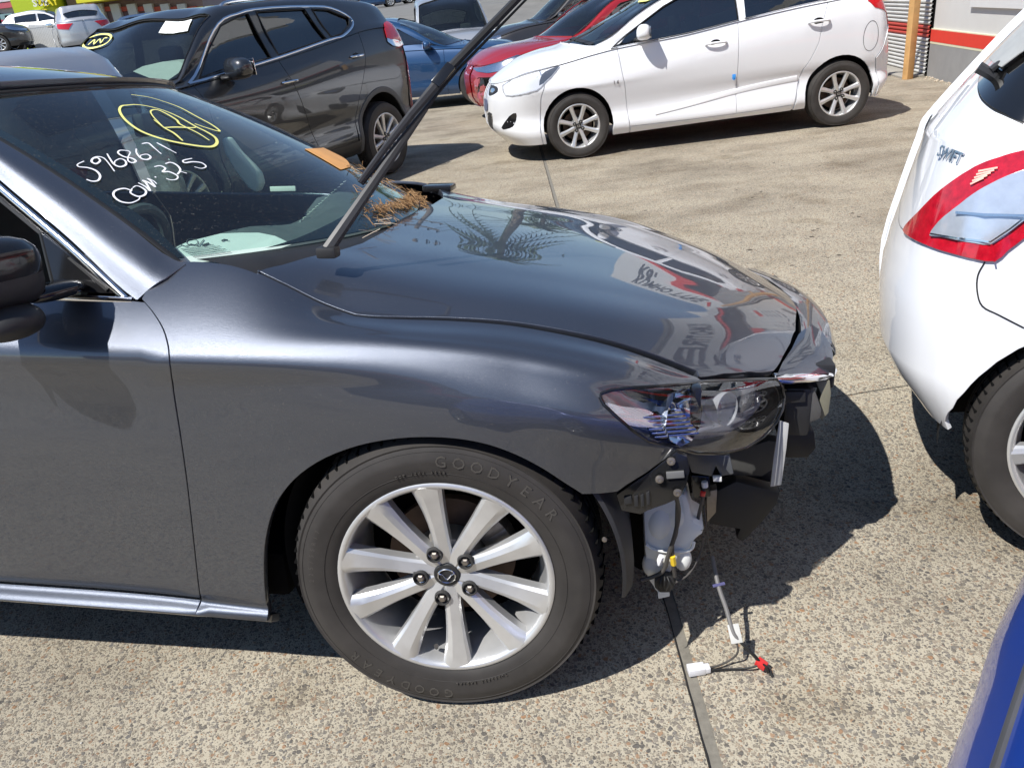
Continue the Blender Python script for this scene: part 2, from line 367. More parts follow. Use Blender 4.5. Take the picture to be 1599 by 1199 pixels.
def panel(name, surf, loop, mat, parent, da=.02, db=.02, holes=(), lip=.012, off=0.0, toward=None, sc=None, edge_r=0):
    """trimmed piece of a surface: constrained triangulation of the outline in parameter space, lifted, with a returned edge"""
    sc = sc or (1/da, 1/db)                                   # parameter -> grid units
    S = np.array(sc)
    loop = densify([tuple(p) for p in loop], 1.0, sc); hl = [densify([tuple(p) for p in h], 1.0, sc) for h in holes]
    L = np.array(loop); amin, bmin = L.min(0); amax, bmax = L.max(0)
    ga = np.arange(math.floor(amin/da)*da, amax, da); gb = np.arange(math.floor(bmin/db)*db, bmax, db)
    G = np.array([(a, b) for a in ga for b in gb])
    if len(G):
        keep = inside(G, loop)
        for h in hl: keep &= ~inside(G, h)
        G = G[keep]
        B = np.array(loop+[p for h in hl for p in h])*S
        if len(G):
            dmin = np.array([((B-g*S)**2).sum(1).min() for g in G]); G = G[dmin > .16]
    pts = list(loop); edges = [(i, (i+1) % len(loop)) for i in range(len(loop))]
    for h in hl:
        k = len(pts); pts += h; edges += [(k+i, k+(i+1) % len(h)) for i in range(len(h))]
    pts += [tuple(g) for g in G]
    P2 = [Vector((p[0]*S[0], p[1]*S[1])) for p in pts]
    res = geometry.delaunay_2d_cdt(P2, edges, [], 0, 1e-5, True)
    V2 = np.array([(v[0]/S[0], v[1]/S[1]) for v in res[0]]); F = [tuple(f) for f in res[2]]; E = res[1]
    if not F: print('EMPTY PANEL', name); return mesh_obj(name, [(0, 0, -5), (0, .01, -5), (.01, 0, -5)], [(0, 1, 2)], mat, parent)
    cen = np.array([V2[list(f)].mean(0) for f in F]); ok = inside(cen, loop)
    for h in hl: ok &= ~inside(cen, h)
    F = [f for f, o in zip(F, ok) if o]
    P3 = surf.P(V2[:, 0], V2[:, 1]); N3 = surf.N(V2[:, 0], V2[:, 1])
    cam_ref = cO if toward is None else np.array(toward, float)
    # consistent outward normals: face away from the reference inside point when given, else towards the camera on average
    sgn = np.sign(np.sum(N3*(cam_ref-P3), 1).mean()) or 1
    if toward is not None and len(toward) == 4: sgn = toward[3]
    N3 = N3*sgn; P3 = P3+N3*off
    FN = []
    for f in F:
        a, b, c = P3[list(f[:3])]
        if np.dot(np.cross(b-a, c-a), N3[f[0]]) < 0: f = f[::-1]
        FN.append(f)
    F = FN; verts = P3.tolist(); norms = N3.tolist()
    if lip > 0:
        cnt = {}
        for f in F:
            for i in range(len(f)):
                e = (f[i], f[(i+1) % len(f)]); cnt[frozenset(e)] = cnt.get(frozenset(e), []) + [e]
        for es in cnt.values():
            if len(es) == 1:
                a, b = es[0]; k = len(verts)
                pa, pb, na, nb = P3[a], P3[b], N3[a], N3[b]; t = pb-pa; o_ = np.cross(t, na); o_ /= np.linalg.norm(o_)+1e-12
                r_ = .0018
                q = [pa, pb, pb-nb*r_+o_*r_*.7, pa-na*r_+o_*r_*.7, pb-nb*lip+o_*r_*.5, pa-na*lip+o_*r_*.5]
                m_ = [na, nb, .35*nb+o_, .35*na+o_, o_, o_]
                verts += [x.tolist() for x in q]; norms += [(x/np.linalg.norm(x)).tolist() for x in m_]
                F = F+[(k+1, k, k+3, k+2), (k+2, k+3, k+5, k+4)]
    used = sorted({i for f in F for i in f}); mp = {o: i for i, o in enumerate(used)}
    return mesh_obj(name, [verts[i] for i in used], [tuple(mp[i] for i in f) for f in F], mat, parent, True, None, [norms[i] for i in used])
def strip_on(surf, line, width, mat, name, parent, off=.001, rad=None, flat=True):
    """thin band or bead following a line of (a, b) parameters on a surface"""
    L = np.array(line, float); P = surf.P(L[:, 0], L[:, 1]); N = surf.N(L[:, 0], L[:, 1]); s = np.sign(np.sum(N*(cO-P), 1).mean()); N = N*s
    T = np.gradient(P, axis=0); T /= np.linalg.norm(T, axis=1)[:, None]+1e-12; X = np.cross(T, N)
    V = []; F = []; n = len(P); w = width if hasattr(width, '__len__') else [width]*n
    prof = [(-.5, 0), (-.42, .8), (0, 1.15), (.42, .8), (.5, 0)]
    for i in range(n):
        for (a, h) in prof: V.append(P[i]+X[i]*w[i]*a+N[i]*(off*h if not flat else off))
    m = len(prof)
    for i in range(n-1):
        for j in range(m-1): F.append((i*m+j, i*m+j+1, (i+1)*m+j+1, (i+1)*m+j))
    mb = MB(); mb.add(V, F); return mb.build(name, mat, parent)
# ------------------------------------------------------------------ the concrete yard
def ground_material():
    m, n, l, p = _new('exposed_aggregate_concrete')
    tc = n.new('ShaderNodeTexCoord')
    warp = noise(n, l, 60, 2)
    vm = n.new('ShaderNodeVectorMath'); vm.operation = 'MULTIPLY_ADD'; vm.inputs[1].default_value = (.012,)*3; l.new(warp.outputs['Color'], vm.inputs[0]); l.new(tc.outputs['Object'], vm.inputs[2])
    def vor(scale, feat='F1'):
        v = n.new('ShaderNodeTexVoronoi'); v.voronoi_dimensions = '2D'; v.feature = feat; v.inputs['Scale'].default_value = scale; v.inputs['Randomness'].default_value = 1
        l.new(vm.outputs[0], v.inputs['Vector']); return v
    big = vor(88); small = vor(190)
    stone_col = lambda v: ramp(n, l, sep(v), [(0, (.12, .115, .11)), (.2, (.22, .20, .175)), (.38, (.30, .27, .22)), (.52, (.18, .175, .17)), (.66, (.34, .29, .23)), (.8, (.25, .235, .215)), (.92, (.33, .20, .12)), (1, (.40, .37, .31))])
    def sep(v):
        s = n.new('ShaderNodeSeparateColor'); l.new(v.outputs['Color'], s.inputs[0]); return s.outputs[0]
    def sepg(v):
        s = n.new('ShaderNodeSeparateColor'); l.new(v.outputs['Color'], s.inputs[0]); return s.outputs[1]
    cb = stone_col(big); cs = stone_col(small)
    fine = noise(n, l, 420, 3, .7)
    mortar = ramp(n, l, fine.outputs['Fac'], [(.3, (.36, .33, .265)), (.7, (.53, .49, .41))])
    def mask(v, r0, gate, edge=.08):
        # stone where distance < r0 * its own size; some cells stay mortar
        g = n.new('ShaderNodeMapRange'); g.inputs[1].default_value = gate; g.inputs[2].default_value = 1; g.inputs[3].default_value = 0; g.inputs[4].default_value = r0; l.new(sepg(v), g.inputs[0])
        s = n.new('ShaderNodeMath'); s.operation = 'SUBTRACT'; l.new(g.outputs[0], s.inputs[0]); l.new(v.outputs['Distance'], s.inputs[1])
        k = n.new('ShaderNodeMapRange'); k.inputs[1].default_value = 0; k.inputs[2].default_value = edge; l.new(s.outputs[0], k.inputs[0]); return k.outputs[0]
    ms = mask(small, .62, -.1); mbg = mask(big, .60, .12)
    c1 = mixc(n, l, ms, mortar.outputs[0], cs.outputs[0]); c2 = mixc(n, l, mbg, c1, cb.outputs[0])
    st = noise(n, l, .9, 6, .62); stf = ramp(n, l, st.outputs['Fac'], [(.32, (.70, .67, .62)), (.5, (1.02, .99, .93)), (.72, (1.18, 1.14, 1.05))])
    c3 = mixc(n, l, 1.0, c2, stf.outputs[0], 'MULTIPLY')
    # long dark tyre-worn streaks farther back
    mp = n.new('ShaderNodeMapping'); mp.inputs['Scale'].default_value = (.8, 1.7, 1); mp.inputs['Rotation'].default_value = (0, 0, .25); l.new(tc.outputs['Object'], mp.inputs[0])
    s2 = n.new('ShaderNodeTexNoise'); s2.inputs['Scale'].default_value = 1.6; s2.inputs['Detail'].default_value = 6; s2.inputs['Roughness'].default_value = .65; l.new(mp.outputs[0], s2.inputs['Vector'])
    sf = ramp(n, l, s2.outputs['Fac'], [(.34, (.70, .67, .64)), (.52, (.96, .95, .94)), (.7, (1.04, 1.03, 1.0))])
    sx = n.new('ShaderNodeSeparateXYZ'); l.new(tc.outputs['Object'], sx.inputs[0]); far = n.new('ShaderNodeMapRange'); far.inputs[1].default_value = 2.5; far.inputs[2].default_value = 6; l.new(sx.outputs[1], far.inputs[0])
    c4 = mixc(n, l, far.outputs[0], c3, mixc(n, l, 1.0, c3, sf.outputs[0], 'MULTIPLY'))
    oil = noise(n, l, 2.6, 5, .55); of = ramp(n, l, oil.outputs['Fac'], [(.56, (1, 1, 1)), (.66, (.84, .82, .79)), (.80, (.55, .52, .48))])
    c5 = mixc(n, l, 1.0, c4, of.outputs[0], 'MULTIPLY')
    l.new(c5, p.inputs['Base Color']); p.inputs['Roughness'].default_value = .85; p.inputs['Specular IOR Level'].default_value = .25
    hsum = n.new('ShaderNodeMath'); hsum.operation = 'ADD'; l.new(ms, hsum.inputs[0]); l.new(mbg, hsum.inputs[1])
    h2 = n.new('ShaderNodeMath'); h2.operation = 'ADD'; l.new(hsum.outputs[0], h2.inputs[0]); l.new(fine.outputs['Fac'], h2.inputs[1])
    bump(n, l, p, h2.outputs[0], .75, .0022)
    return m
M['ground'] = ground_material()
M['groundjoint'] = plain('joint_filler', (.19, .175, .145), .9, var=.2, scale=40, bs=.5, bd=.002, bscale=120)
M['crack'] = plain('open_joint_shadow', (.02, .018, .015), .95)
# slabs either side of the long joint that runs away from the camera
J0 = onz(1130, 1240)[:2]; J1 = onz(1045, 935)[:2]; J2 = onz(850, 250)[:2]
jd = (J2-J1)/np.linalg.norm(J2-J1)
jl = [J0-(J1-J0)/np.linalg.norm(J1-J0)*6, J0, J1, J2, J2+jd*6, J2+jd*30]
def slab(name, poly, z=0., t=.12, mat=None):
    mb = MB(); mb.prism([(p[0], p[1], z) for p in poly], (0, 0, -t)); o = mb.build(name, mat or M['ground'], None, smooth=False); tag(o, kind='structure'); return o
S = 400
hw_ = .0145
def offs(L, w):
    out = []
    for i, p in enumerate(L):
        d = L[min(i+1, len(L)-1)]-L[max(i-1, 0)]; d = d/np.linalg.norm(d); out.append(p+np.array([d[1], -d[0]])*w)
    return out
jr = offs(jl, hw_*1.0); jlft = offs(jl, -hw_*1.0)
slab('yard_slab', [tuple(p) for p in jr]+[(S, jl[-1][1]), (S, -S), (jl[0][0], -S)])
slab('yard_slab', [tuple(p) for p in jlft[::-1]]+[(jl[0][0]-.02, -S), (-S, -S), (-S, jl[-1][1])])
slab('street', [(-S, jl[-1][1]+.02), (S, jl[-1][1]+.02), (S, S), (-S, S)], -.01)
mb = MB(); a_, b_ = offs(jl[:5], hw_*1.1), offs(jl[:5], -hw_*1.1)
mb.add([(p[0], p[1], -.0025) for p in a_]+[(p[0], p[1], -.0025) for p in b_], [(i, i+1, i+6, i+5) for i in range(4)]); tag(mb.build('joint_filler', M['groundjoint'], smooth=False), kind='structure')
def crack_line(px, w=.006):
    P = [onz(x, y)[:2] for x, y in px]; P = [np.array(p) for p in smooth_line([tuple(p) for p in P], 6)]; P = [p+rng.normal(0, .0006, 2) for p in P]
    a_, b_ = offs(P, w/2), offs(P, -w/2); n = len(P); mb = MB(); mb.add([(*p, .004) for p in a_]+[(*p, .004) for p in b_], [(i, i+1, i+n+1, i+n) for i in range(n-1)]); tag(mb.build('slab_joint', M['crack'], smooth=False), kind='structure')
crack_line([(1180, 640), (1299, 622), (1377, 609), (1500, 590)], .0035)
L_ = offs(jl[:5], -hw_*.95); P = []
for a, b in zip(L_[:-1], L_[1:]):
    n_ = max(2, int(np.linalg.norm(b-a)/.04)); P += [a+(b-a)*t for t in np.linspace(0, 1, n_, endpoint=False)]
P = [p+rng.normal(0, .0007, 2) for p in P if np.linalg.norm(p) < 14]; n = len(P); a_, b_ = offs(P, .0015), offs(P, -.0015); mb = MB(); mb.add([(*p, .003) for p in a_]+[(*p, .003) for p in b_], [(i, i+1, i+n+1, i+n) for i in range(n-1)]); tag(mb.build('joint_crack', M['crack'], smooth=False), kind='structure')
# ------------------------------------------------------------------ wheels
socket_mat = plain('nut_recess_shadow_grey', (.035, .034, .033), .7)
def text_mesh(s, size, depth=.001, bold=0):
    cu = bpy.data.curves.new('t', 'FONT'); cu.body = s; cu.size = size; cu.extrude = depth; cu.align_x = 'CENTER'; cu.align_y = 'CENTER'; cu.offset = bold; cu.resolution_u = 2
    o = bpy.data.objects.new('t', cu); COL.objects.link(o); dg = bpy.context.evaluated_depsgraph_get(); me = bpy.data.meshes.new_from_object(o.evaluated_get(dg))
    V = [tuple(v.co) for v in me.vertices]; F = [tuple(p.vertices) for p in me.polygons]
    bpy.data.objects.remove(o); bpy.data.curves.remove(cu); bpy.data.meshes.remove(me); return V, F
def arc_text(mb, s, size, r, ang, step, c, ax, depth=.0012, bold=.0):
    """letters of s set round a circle, reading clockwise; ax = (x, y, outward)"""
    n = len(s)
    for i, ch in enumerate(s):
        if ch == ' ': continue
        a = ang-(i-(n-1)/2)*step; V, F = text_mesh(ch, size, depth, bold)
        er = ax[0]*math.cos(a)+ax[1]*math.sin(a); et = ax[0]*math.sin(a)-ax[1]*math.cos(a)
        mb.add([c+er*(r+y)+et*x+ax[2]*z for x, y, z in V], F)
def wheel(parent, c, ax, D, rim_d, width, spokes, nuts=5, nut_r=.057, phase=0., detail=2, text=None, rim_mat=None, style='straight', name='wheel', cap_r=.029, hubcap=False):
    """ax = (forward, up, outward); c = centre of the outer face plane. Parent part 'wheel' with sub-parts."""
    Ro = D/2; Rr = rim_d/2; rim_mat = rim_mat or M['alloy']; c = np.array(c, float); x, y, o = ax
    seg = 96 if detail > 1 else 56
    bead = Rr
    prof = [(bead-.004, -.012), (bead+.006, -.002), (bead+.02, .004), (bead+.05*(Ro-bead)/.1, .010), (bead+.6*(Ro-bead), .010), (bead+.8*(Ro-bead), .002), (bead+.80*(Ro-bead)+.004, .0035), (bead+.87*(Ro-bead), -.006), (Ro-.008, -.022), (Ro-.002, -.034), (Ro, -.05)]
    tr = []
    w0, w1 = -.05, -width+.03; ng = 4
    for g in range(ng):
        a = w0+(w1-w0)*(g+.75)/(ng+.5); tr += [(Ro, a+.006), (Ro-.007, a+.005), (Ro-.007, a-.003), (Ro, a-.004)]
    prof += tr + [(Ro, -width+.05), (Ro-.008, -width+.02), (bead+.6*(Ro-bead), -width), (bead, -width+.012)]
    mb = MB(); mb.lathe(prof, c, ax, seg); tyre = mb.build('tyre', M['rubber'], parent, sharp=28)
    if detail > 1:                                                      # shoulder sipes
        mb = MB(); n = 72
        for i in range(n):
            a = 2*math.pi*i/n; er = x*math.cos(a)+y*math.sin(a); et = -x*math.sin(a)+y*math.cos(a)
            mb.box(c+er*(Ro-.0045)-o*.045, (.0055, .0016, .026), np.array([er, et+o*.25, -o+er*.12]))
        mb.build('shoulder_sipe', M['dark_gap'], tyre)
    if text:
        for s, size, rr, ang, step, dep in text:
            mb = MB(); arc_text(mb, s, size, rr, R(ang), R(step), c+o*.0085, ax, dep); mb.build('sidewall_lettering', text_mat, tyre, smooth=False)
        mb = MB(); mb.lathe([(bead+.028, .0045), (bead+.029, .0068), (bead+.030, .0045)], c, ax, 96); mb.lathe([(Ro-.030, .004), (Ro-.029, .006), (Ro-.028, .003)], c, ax, 96); mb.build('sidewall_ring', M['rubber'], tyre)
    # rim: lip and barrel
    mb = MB()
    mb.lathe([(Rr+.004, -.012), (Rr+.003, -.002), (Rr-.002, .001), (Rr-.008, -.001), (Rr-.014, -.010), (Rr-.017, -.03), (Rr-.030, -.06), (Rr-.034, -width*.7), (Rr-.02, -width+.02)], c, ax, seg)
    rim = mb.build('rim', rim_mat, parent, sharp=50)
    mb = MB()
    mb.lathe([(.0, -.012-.030), (.06, -.012-.030), (.078, -.045), (.082, -.07), (.082, -.10)], c, ax, 40)
    hub = mb.build('hub', M['alloy_dark'] if not hubcap else rim_mat, rim)
    zc = -.030                                                         # face depth at the hub
    for k, (a, w_in, w_mid, w_out, lean) in enumerate(spokes):
        a = R(a); V = []; F = []; rs = [.020, .045, .075, .10, .13, .16, Rr-.035, Rr-.016, Rr-.006]
        rs = [r for r in rs if r <= Rr]
        for i, r in enumerate(rs):
            t = (r-rs[0])/(rs[-1]-rs[0]); aa = a+R(lean)*(t-.0)*(1 if True else 0)
            w = (w_in*(1-t)**2+w_mid*2*t*(1-t)+w_out*t*t)
            er = x*math.cos(aa)+y*math.sin(aa); et = -x*math.sin(aa)+y*math.cos(aa)
            dz = zc+(.028)*(t**.8)-.012*math.sin(math.pi*t)*.3
            crest = (.30 if k % 2 else -.30)
            prof2 = [(-.5, -.030), (-.5, -.0075), (-.38, -.001), (crest*.5, .0035), (.38, -.001), (.5, -.0075), (.5, -.030)]
            for p_, h_ in prof2: V.append(c+er*r+et*p_*w+o*(dz+h_))
        m = 7
        for i in range(len(rs)-1):
            for j in range(m): F.append((i*m+j, i*m+(j+1) % m, (i+1)*m+(j+1) % m, (i+1)*m+j))
        F += [tuple(range(m)), tuple(range((len(rs)-1)*m, len(rs)*m))]
        mb = MB(); mb.add(V, F); mb.build('spoke', rim_mat, rim, sharp=24)
    mb = MB(); mb.lathe([(cap_r, zc-.006), (cap_r, zc+.004), (cap_r-.003, zc+.0065), (0.0001, zc+.007)], c, ax, 32); cap = mb.build('hub_cap', M['black_plastic'] if not hubcap else rim_mat, rim)
    if detail > 1:                                                     # winged ring badge
        mb = MB(); rr = cap_r*.66
        mb.tube([c+x*rr*math.cos(t)+y*rr*.86*math.sin(t)+o*(zc+.009) for t in np.linspace(0, 2*math.pi, 33)], .0016, 6, False)
        for sg in (-1, 1):
            mb.tube([c+x*sg*px+y*py+o*(zc+.0095) for px, py in ((0, -.007), (.004, -.004), (.009, .003), (.0165, .0065))], [.0024, .002, .0018, .0012], 6)
        mb.build('badge', M['satin_chrome'], cap)
    else:
        mb = MB(); rr = cap_r*.62
        mb.tube([c+x*rr*math.cos(t)+y*rr*.6*math.sin(t)+o*(zc+.008) for t in np.linspace(0, 2*math.pi, 17)], .002, 5, False)
        for q in (-.5, .5): mb.tube([c+x*(q*rr-.002)-y*rr*.4+o*(zc+.008), c+x*(q*rr+.002)+y*rr*.4+o*(zc+.008)], .002, 5)
        mb.tube([c-x*rr*.5+o*(zc+.008), c+x*rr*.5+o*(zc+.008)], .002, 5)
        mb.build('badge', M['satin_chrome'], cap)
    for k in range(nuts):
        a = R(phase)+2*math.pi*k/nuts; er = x*math.cos(a)+y*math.sin(a); p = c+er*nut_r
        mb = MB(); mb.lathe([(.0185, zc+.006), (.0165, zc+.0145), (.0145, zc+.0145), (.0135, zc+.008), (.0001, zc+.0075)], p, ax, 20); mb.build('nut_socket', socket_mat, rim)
        mb = MB(); mb.lathe([(.0088, zc+.006), (.0088, zc+.013), (.006, zc+.016), (.0001, zc+.0165)], p, ax, 6 if detail > 1 else 6); mb.build('wheel_nut', M['steel'] if detail > 1 else M['alloy_dark'], rim, sharp=20)
    # brake behind
    mb = MB(); Rd = min(.142, Rr-.05); mb.lathe([(.0001, -.085), (.075, -.085), (.078, -.105), (Rd, -.105), (Rd, -.128), (.08, -.128)], c, ax, 48); disc = mb.build('brake_disc', M['rust_steel'], parent)
    mb = MB(); mb.lathe([(Rd+.005, -.15), (Rr-.035, -.16), (.0001, -.17)], c, ax, 32); mb.build('backing_plate', M['dark_gap'], disc)
    if detail > 1:
        mb = MB()
        for q in range(5):
            a = R(12+q*9); er = x*math.cos(a)+y*math.sin(a); et = -x*math.sin(a)+y*math.cos(a); mb.box(c+er*(Rd-.022)-o*.10, (.032, .016, .026), np.array([er, et, o]), .008)
        mb.build('brake_caliper', M['steel'], parent)
        a = R(-101); er = x*math.cos(a)+y*math.sin(a); mb = MB(); mb.tube([c+er*(Rr-.030)-o*.03, c+er*(Rr-.045)-o*.018], [.004, .0055], 10); mb.build('tyre_valve', M['rubber'], rim)
text_mat = plain('raised_sidewall_rubber', (.066, .060, .053), .55)
# ------------------------------------------------------------------ the damaged grey sedan
def tilt_frame(mx, my, mc, mt, mp):
    a = np.array([math.cos(mc), math.sin(mc), 0]); b = np.array([-math.sin(mc), math.cos(mc), 0]); k = np.array([0, 0, 1.])
    b2 = b*math.cos(mt)-k*math.sin(mt); k2 = k*math.cos(mt)+b*math.sin(mt)
    return Frame((mx, my, 0), a*math.cos(mp)+k2*math.sin(mp), b2, k2*math.cos(mp)-a*math.sin(mp))
MZ = tilt_frame(-.2174, 1.3143, -.2043, .0953, -.0576)
VC = .895
MZM = Frame(MZ.w(0, 2*VC, 0), MZ.a, -MZ.b, MZ.k)                    # mirrored frame for the far side
sedan = empty('parked_sedan', 'dark grey sedan with its front bumper torn off and both wipers raised, nearest the camera', 'car', tuple(MZ.w(-1.4, VC, 0)))
us = [-3.9, -3.5, -2.83, -2.0, -1.2, -.7, -.4, -.25, -.1, .15, .35, .5, .65, .78, .84]
def rows_from(tab): return [[(u, v, z) for u, v, z in zip(us, vs, zs)] for vs, zs in tab]
MT = [
 ([.25, .08, .05, .05, .05, .05, .045, .045, .045, .05, .12, .22, .38, .56, .63], [.21, .2, .180, .172, .170, .168, .166, .166, .170, .18, .22, .26, .3, .34, .36]),
 ([.20, .03, .0, .0, .0, .0, -.004, -.004, -.004, 0, .07, .18, .35, .53, .6], [.27, .25, .22, .210, .206, .205, .204, .206, .210, .225, .26, .30, .34, .38, .40]),
 ([.19, .03, .01, .03, .030, .028, .012, .004, -.002, 0, .06, .17, .34, .52, .6], [.32, .30, .235, .223, .219, .218, .218, .222, .23, .26, .31, .36, .4, .43, .44]),
 ([.18, .02, -.005, .02, .02, .015, .003, -.003, -.010, -.008, .04, .13, .3, .49, .57], [.47, .46, .45, .45, .45, .45, .45, .455, .46, .46, .47, .48, .49, .5, .5]),
 ([.17, .02, -.01, .01, .01, .008, .0, -.006, -.012, -.012, .02, .10, .26, .45, .53], [.6, .62, .62, .62, .62, .62, .62, .63, .64, .64, .61, .575, .55, .54, .54]),
 ([.17, .03, 0, .008, .008, .006, .0, -.004, -.006, -.006, .010, .085, .24, .43, .51], [.72, .76, .76, .76, .76, .76, .765, .77, .77, .755, .715, .66, .62, .60, .59]),
 ([.19, .06, .03, .010, .005, .0, .0, .006, .012, .02, .035, .11, .26, .44, .52], [.86, .90, .89, .87, .855, .848, .846, .845, .84, .815, .77, .705, .67, .645, .63]),
 ([.25, .14, .11, .085, .09, .09, .07, .068, .066, .075, .09, .15, .29, .465, .54], [.93, .98, .99, .965, .94, .925, .905, .880, .865, .842, .80, .738, .70, .675, .655]),
 ([.33, .22, .2, .19, .2, .2, .165, .140, .137, .147, .158, .2, .33, .50, .57], [1.0, 1.03, 1.03, 1.01, .995, .985, .962, .897, .874, .853, .808, .748, .712, .688, .665]),
 ([.42, .32, .3, .3, .3, .3, .27, .245, .238, .243, .258, .305, .42, .58, .65], [1.03, 1.05, 1.05, 1.03, 1.01, 1.0, .981, .942, .914, .882, .842, .793, .748, .708, .683]),
 ([.52, .45, .45, .45, .45, .45, .43, .42, .42, .42, .43, .46, .54, .67, .72], [1.04, 1.06, 1.06, 1.04, 1.02, 1.01, .985, .957, .934, .897, .857, .816, .770, .719, .69]),
 ([.68, .66, .66, .66, .66, .66, .66, .655, .65, .65, .65, .67, .70, .77, .80], [1.04, 1.06, 1.06, 1.04, 1.02, 1.01, .985, .962, .94, .902, .863, .826, .782, .728, .70]),
 ([VC]*15, [1.04, 1.06, 1.06, 1.04, 1.02, 1.01, .985, .965, .943, .905, .867, .83, .787, .732, .702]),
]
# a crisp shoulder line: the crease row is doubled
v6, z6 = MT[6]; fade = [.3, .8, 1, 1, 1, 1, 1, 1, .9, .7, .4, .2, 0, 0, 0]
MT = MT[:6]+[([v-.004*f for v, f in zip(v6, fade)], [z-.012 for z in z6]), ([v+.010*f for v, f in zip(v6, fade)], [z+.005 for z in z6])]+MT[7:]
rows = rows_from(MT)
mir = [[(u, 2*VC-v, z) for u, v, z in r] for r in rows[:-1]][::-1]
KN = [0, .03, .045, .28, .455, .60, .68, .70, .775, .87, .98, 1.15, 1.39, 1.64]
def lerp_row(a, b, f): return [(p[0], p[1]+(q[1]-p[1])*f, p[2]+(q[2]-p[2])*f) for p, q in zip(a, b)]
NR = len(rows)
rows = rows[:3]+[lerp_row(rows[2], rows[3], .12), lerp_row(rows[2], rows[3], .45)]+rows[3:]; KF = KN[:3]+[.073, .150]+KN[3:]
mir = [[(u, 2*VC-v, z) for u, v, z in r] for r in rows[:-1]][::-1]
body = Loft(MZ, rows+mir, KF+[2*KF[-1]-k for k in KF[:-1]][::-1])
body_far = Loft(MZM, rows, KF)
IN = MZ.w(-1.2, VC, .6)                                               # a point inside the car
def out4(p): return p
GP = M['grey_paint']
SIDE = dict(ur=(-1.45, .84), tr=(0, KN[9]))
def side_uv(pts, **k): return body.inv(pts, **{**SIDE, **k})
arch_px = [(421, 968), (413, 930), (411, 880), (414, 840), (424, 800), (442, 767), (470, 738), (508, 714), (556, 696), (605, 686), (655, 682), (710, 684), (760, 693), (805, 709), (846, 730), (880, 752), (910, 771)]
front_px = [(938, 770), (964, 767), (1010, 737), (1057, 703)]
hlow_px = [(1050, 702), (1013, 688), (988, 672), (962, 650), (943, 632), (937, 620)]
htop_px = [(938, 615), (955, 609), (990, 605), (1030, 603), (1065, 600), (1097, 596)]
gap_px = [(1088, 589), (1030, 566), (970, 545), (900, 527), (800, 509), (700, 501), (600, 498), (562, 495), (545, 491), (500, 474), (450, 449), (402, 426)]
door_px = [(222, 466), (240, 487), (256, 513), (264, 540), (266, 562), (272, 610), (283, 680), (294, 760), (303, 840), (310, 905), (313, 932), (309, 938), (318, 957)]
arch = side_uv(smooth_line(arch_px, 3)); front = side_uv(front_px); hlow = side_uv(hlow_px); htop = side_uv(htop_px, tr=(KN[4], KN[9])); gap = side_uv(smooth_line(gap_px, 3)[:-1]+[gap_px[-1]], tr=(KN[6], KN[10])); door_l = side_uv(smooth_line(door_px, 3), ur=(-.8, -.3))
door_l = [p for p in door_l if p[1] > KN[2]+.02]; ub_ = door_l[-1][0]-.004; door_l += [(ub_, KN[2]), (ub_-.003, KN[1]), (ub_-.001, .002)]
arch = [(u, t) for u, t in arch if t > .035]; arch = [(arch[0][0]+.004, .002)]+arch
top_l = [(-.40, KN[9]-.004), (-.47, KN[9]), (-.56, KN[9]), (-.605, KN[9]-.005), (-.63, KN[9]-.04)]
fender_loop = arch+front+hlow+htop+gap+top_l+door_l
panel('front_fender', body, fender_loop, GP, sedan, .022, .014, lip=.018, toward=(*IN[:3], 0)[:3] if False else None)
# same wing on the far side, ending at its own headlight
def far_panel(name, loop, mat, surf=body_far, **k):
    o = panel(name, surf, loop, mat, sedan, .05, .06, lip=.012, **k); return o
far_panel('front_fender', fender_loop, GP)
for o_ in (COL.objects[-1],): o_['label'] = 'far front wing'
# doors and rear quarter (mostly outside the frame)
shut = lambda u: [(u, KN[8]), (u-.004, KN[5]), (u, KN[3]), (u+.01, KN[2]+.01)]
g_ = .0045
dl = [(u-g_, t) for u, t in door_l if KN[2]+.004 < t < KN[8]]
front_door = [(-1.62, KN[8]), (-1.2, KN[8]), (-.69, KN[8])]+dl+[(dl[-1][0]-.004, KN[2]+.012), (-1.0, KN[2]+.012), (-1.62, KN[2]+.012)]
sill_end = [p for p in door_l if p[1] < KN[1]+.02]
sill = [(-2.40, KN[2]+.004), (-1.0, KN[2]+.004), (door_l[-3][0]-g_, KN[2]+.004), (door_l[-1][0]-g_, 0), (-1.0, 0), (-2.40, 0)]
rear_door = [(-2.55, KN[8]), (-1.63, KN[8]), (-1.63, KN[2]+.012), (-2.3, KN[2]+.012), (-2.42, KN[3]), (-2.55, KN[5])]
ra = [(-2.83+.375*math.cos(a), 0) for a in np.linspace(0, math.pi, 13)]
def zt(u, z, surf=body):                                             # knot parameter of a height on the side
    t = np.linspace(0, KN[8], 200); q = surf.local(np.full(200, u), t)[:, 1+1]; return float(t[np.abs(q-z).argmin()])
rarch = [(-2.83+.375*math.cos(a), zt(-2.83+.375*math.cos(a), max(.18, .33+.375*math.sin(a)))) for a in np.linspace(math.pi*1.12, -math.pi*.12, 19)]
quarter = [(-2.56, KN[8]), (-2.56, KN[5]), (-2.43, KN[3]), (-2.405, 0)]+[p for p in rarch[::-1]][0:]+[(-3.3, 0), (-3.88, 0), (-3.88, KN[8])]
for s_, fn in ((body, lambda *a, **k: panel(*a, parent=sedan, da=.05, db=.06, lip=.012, **k)), (body_far, None)):
    for nm, lp in (('front_door', front_door), ('rear_door', rear_door), ('sill', sill), ('rear_quarter', quarter)):
        o = panel(nm, s_, lp, GP, sedan, .05, .010 if nm == 'sill' else .05, lip=.012)
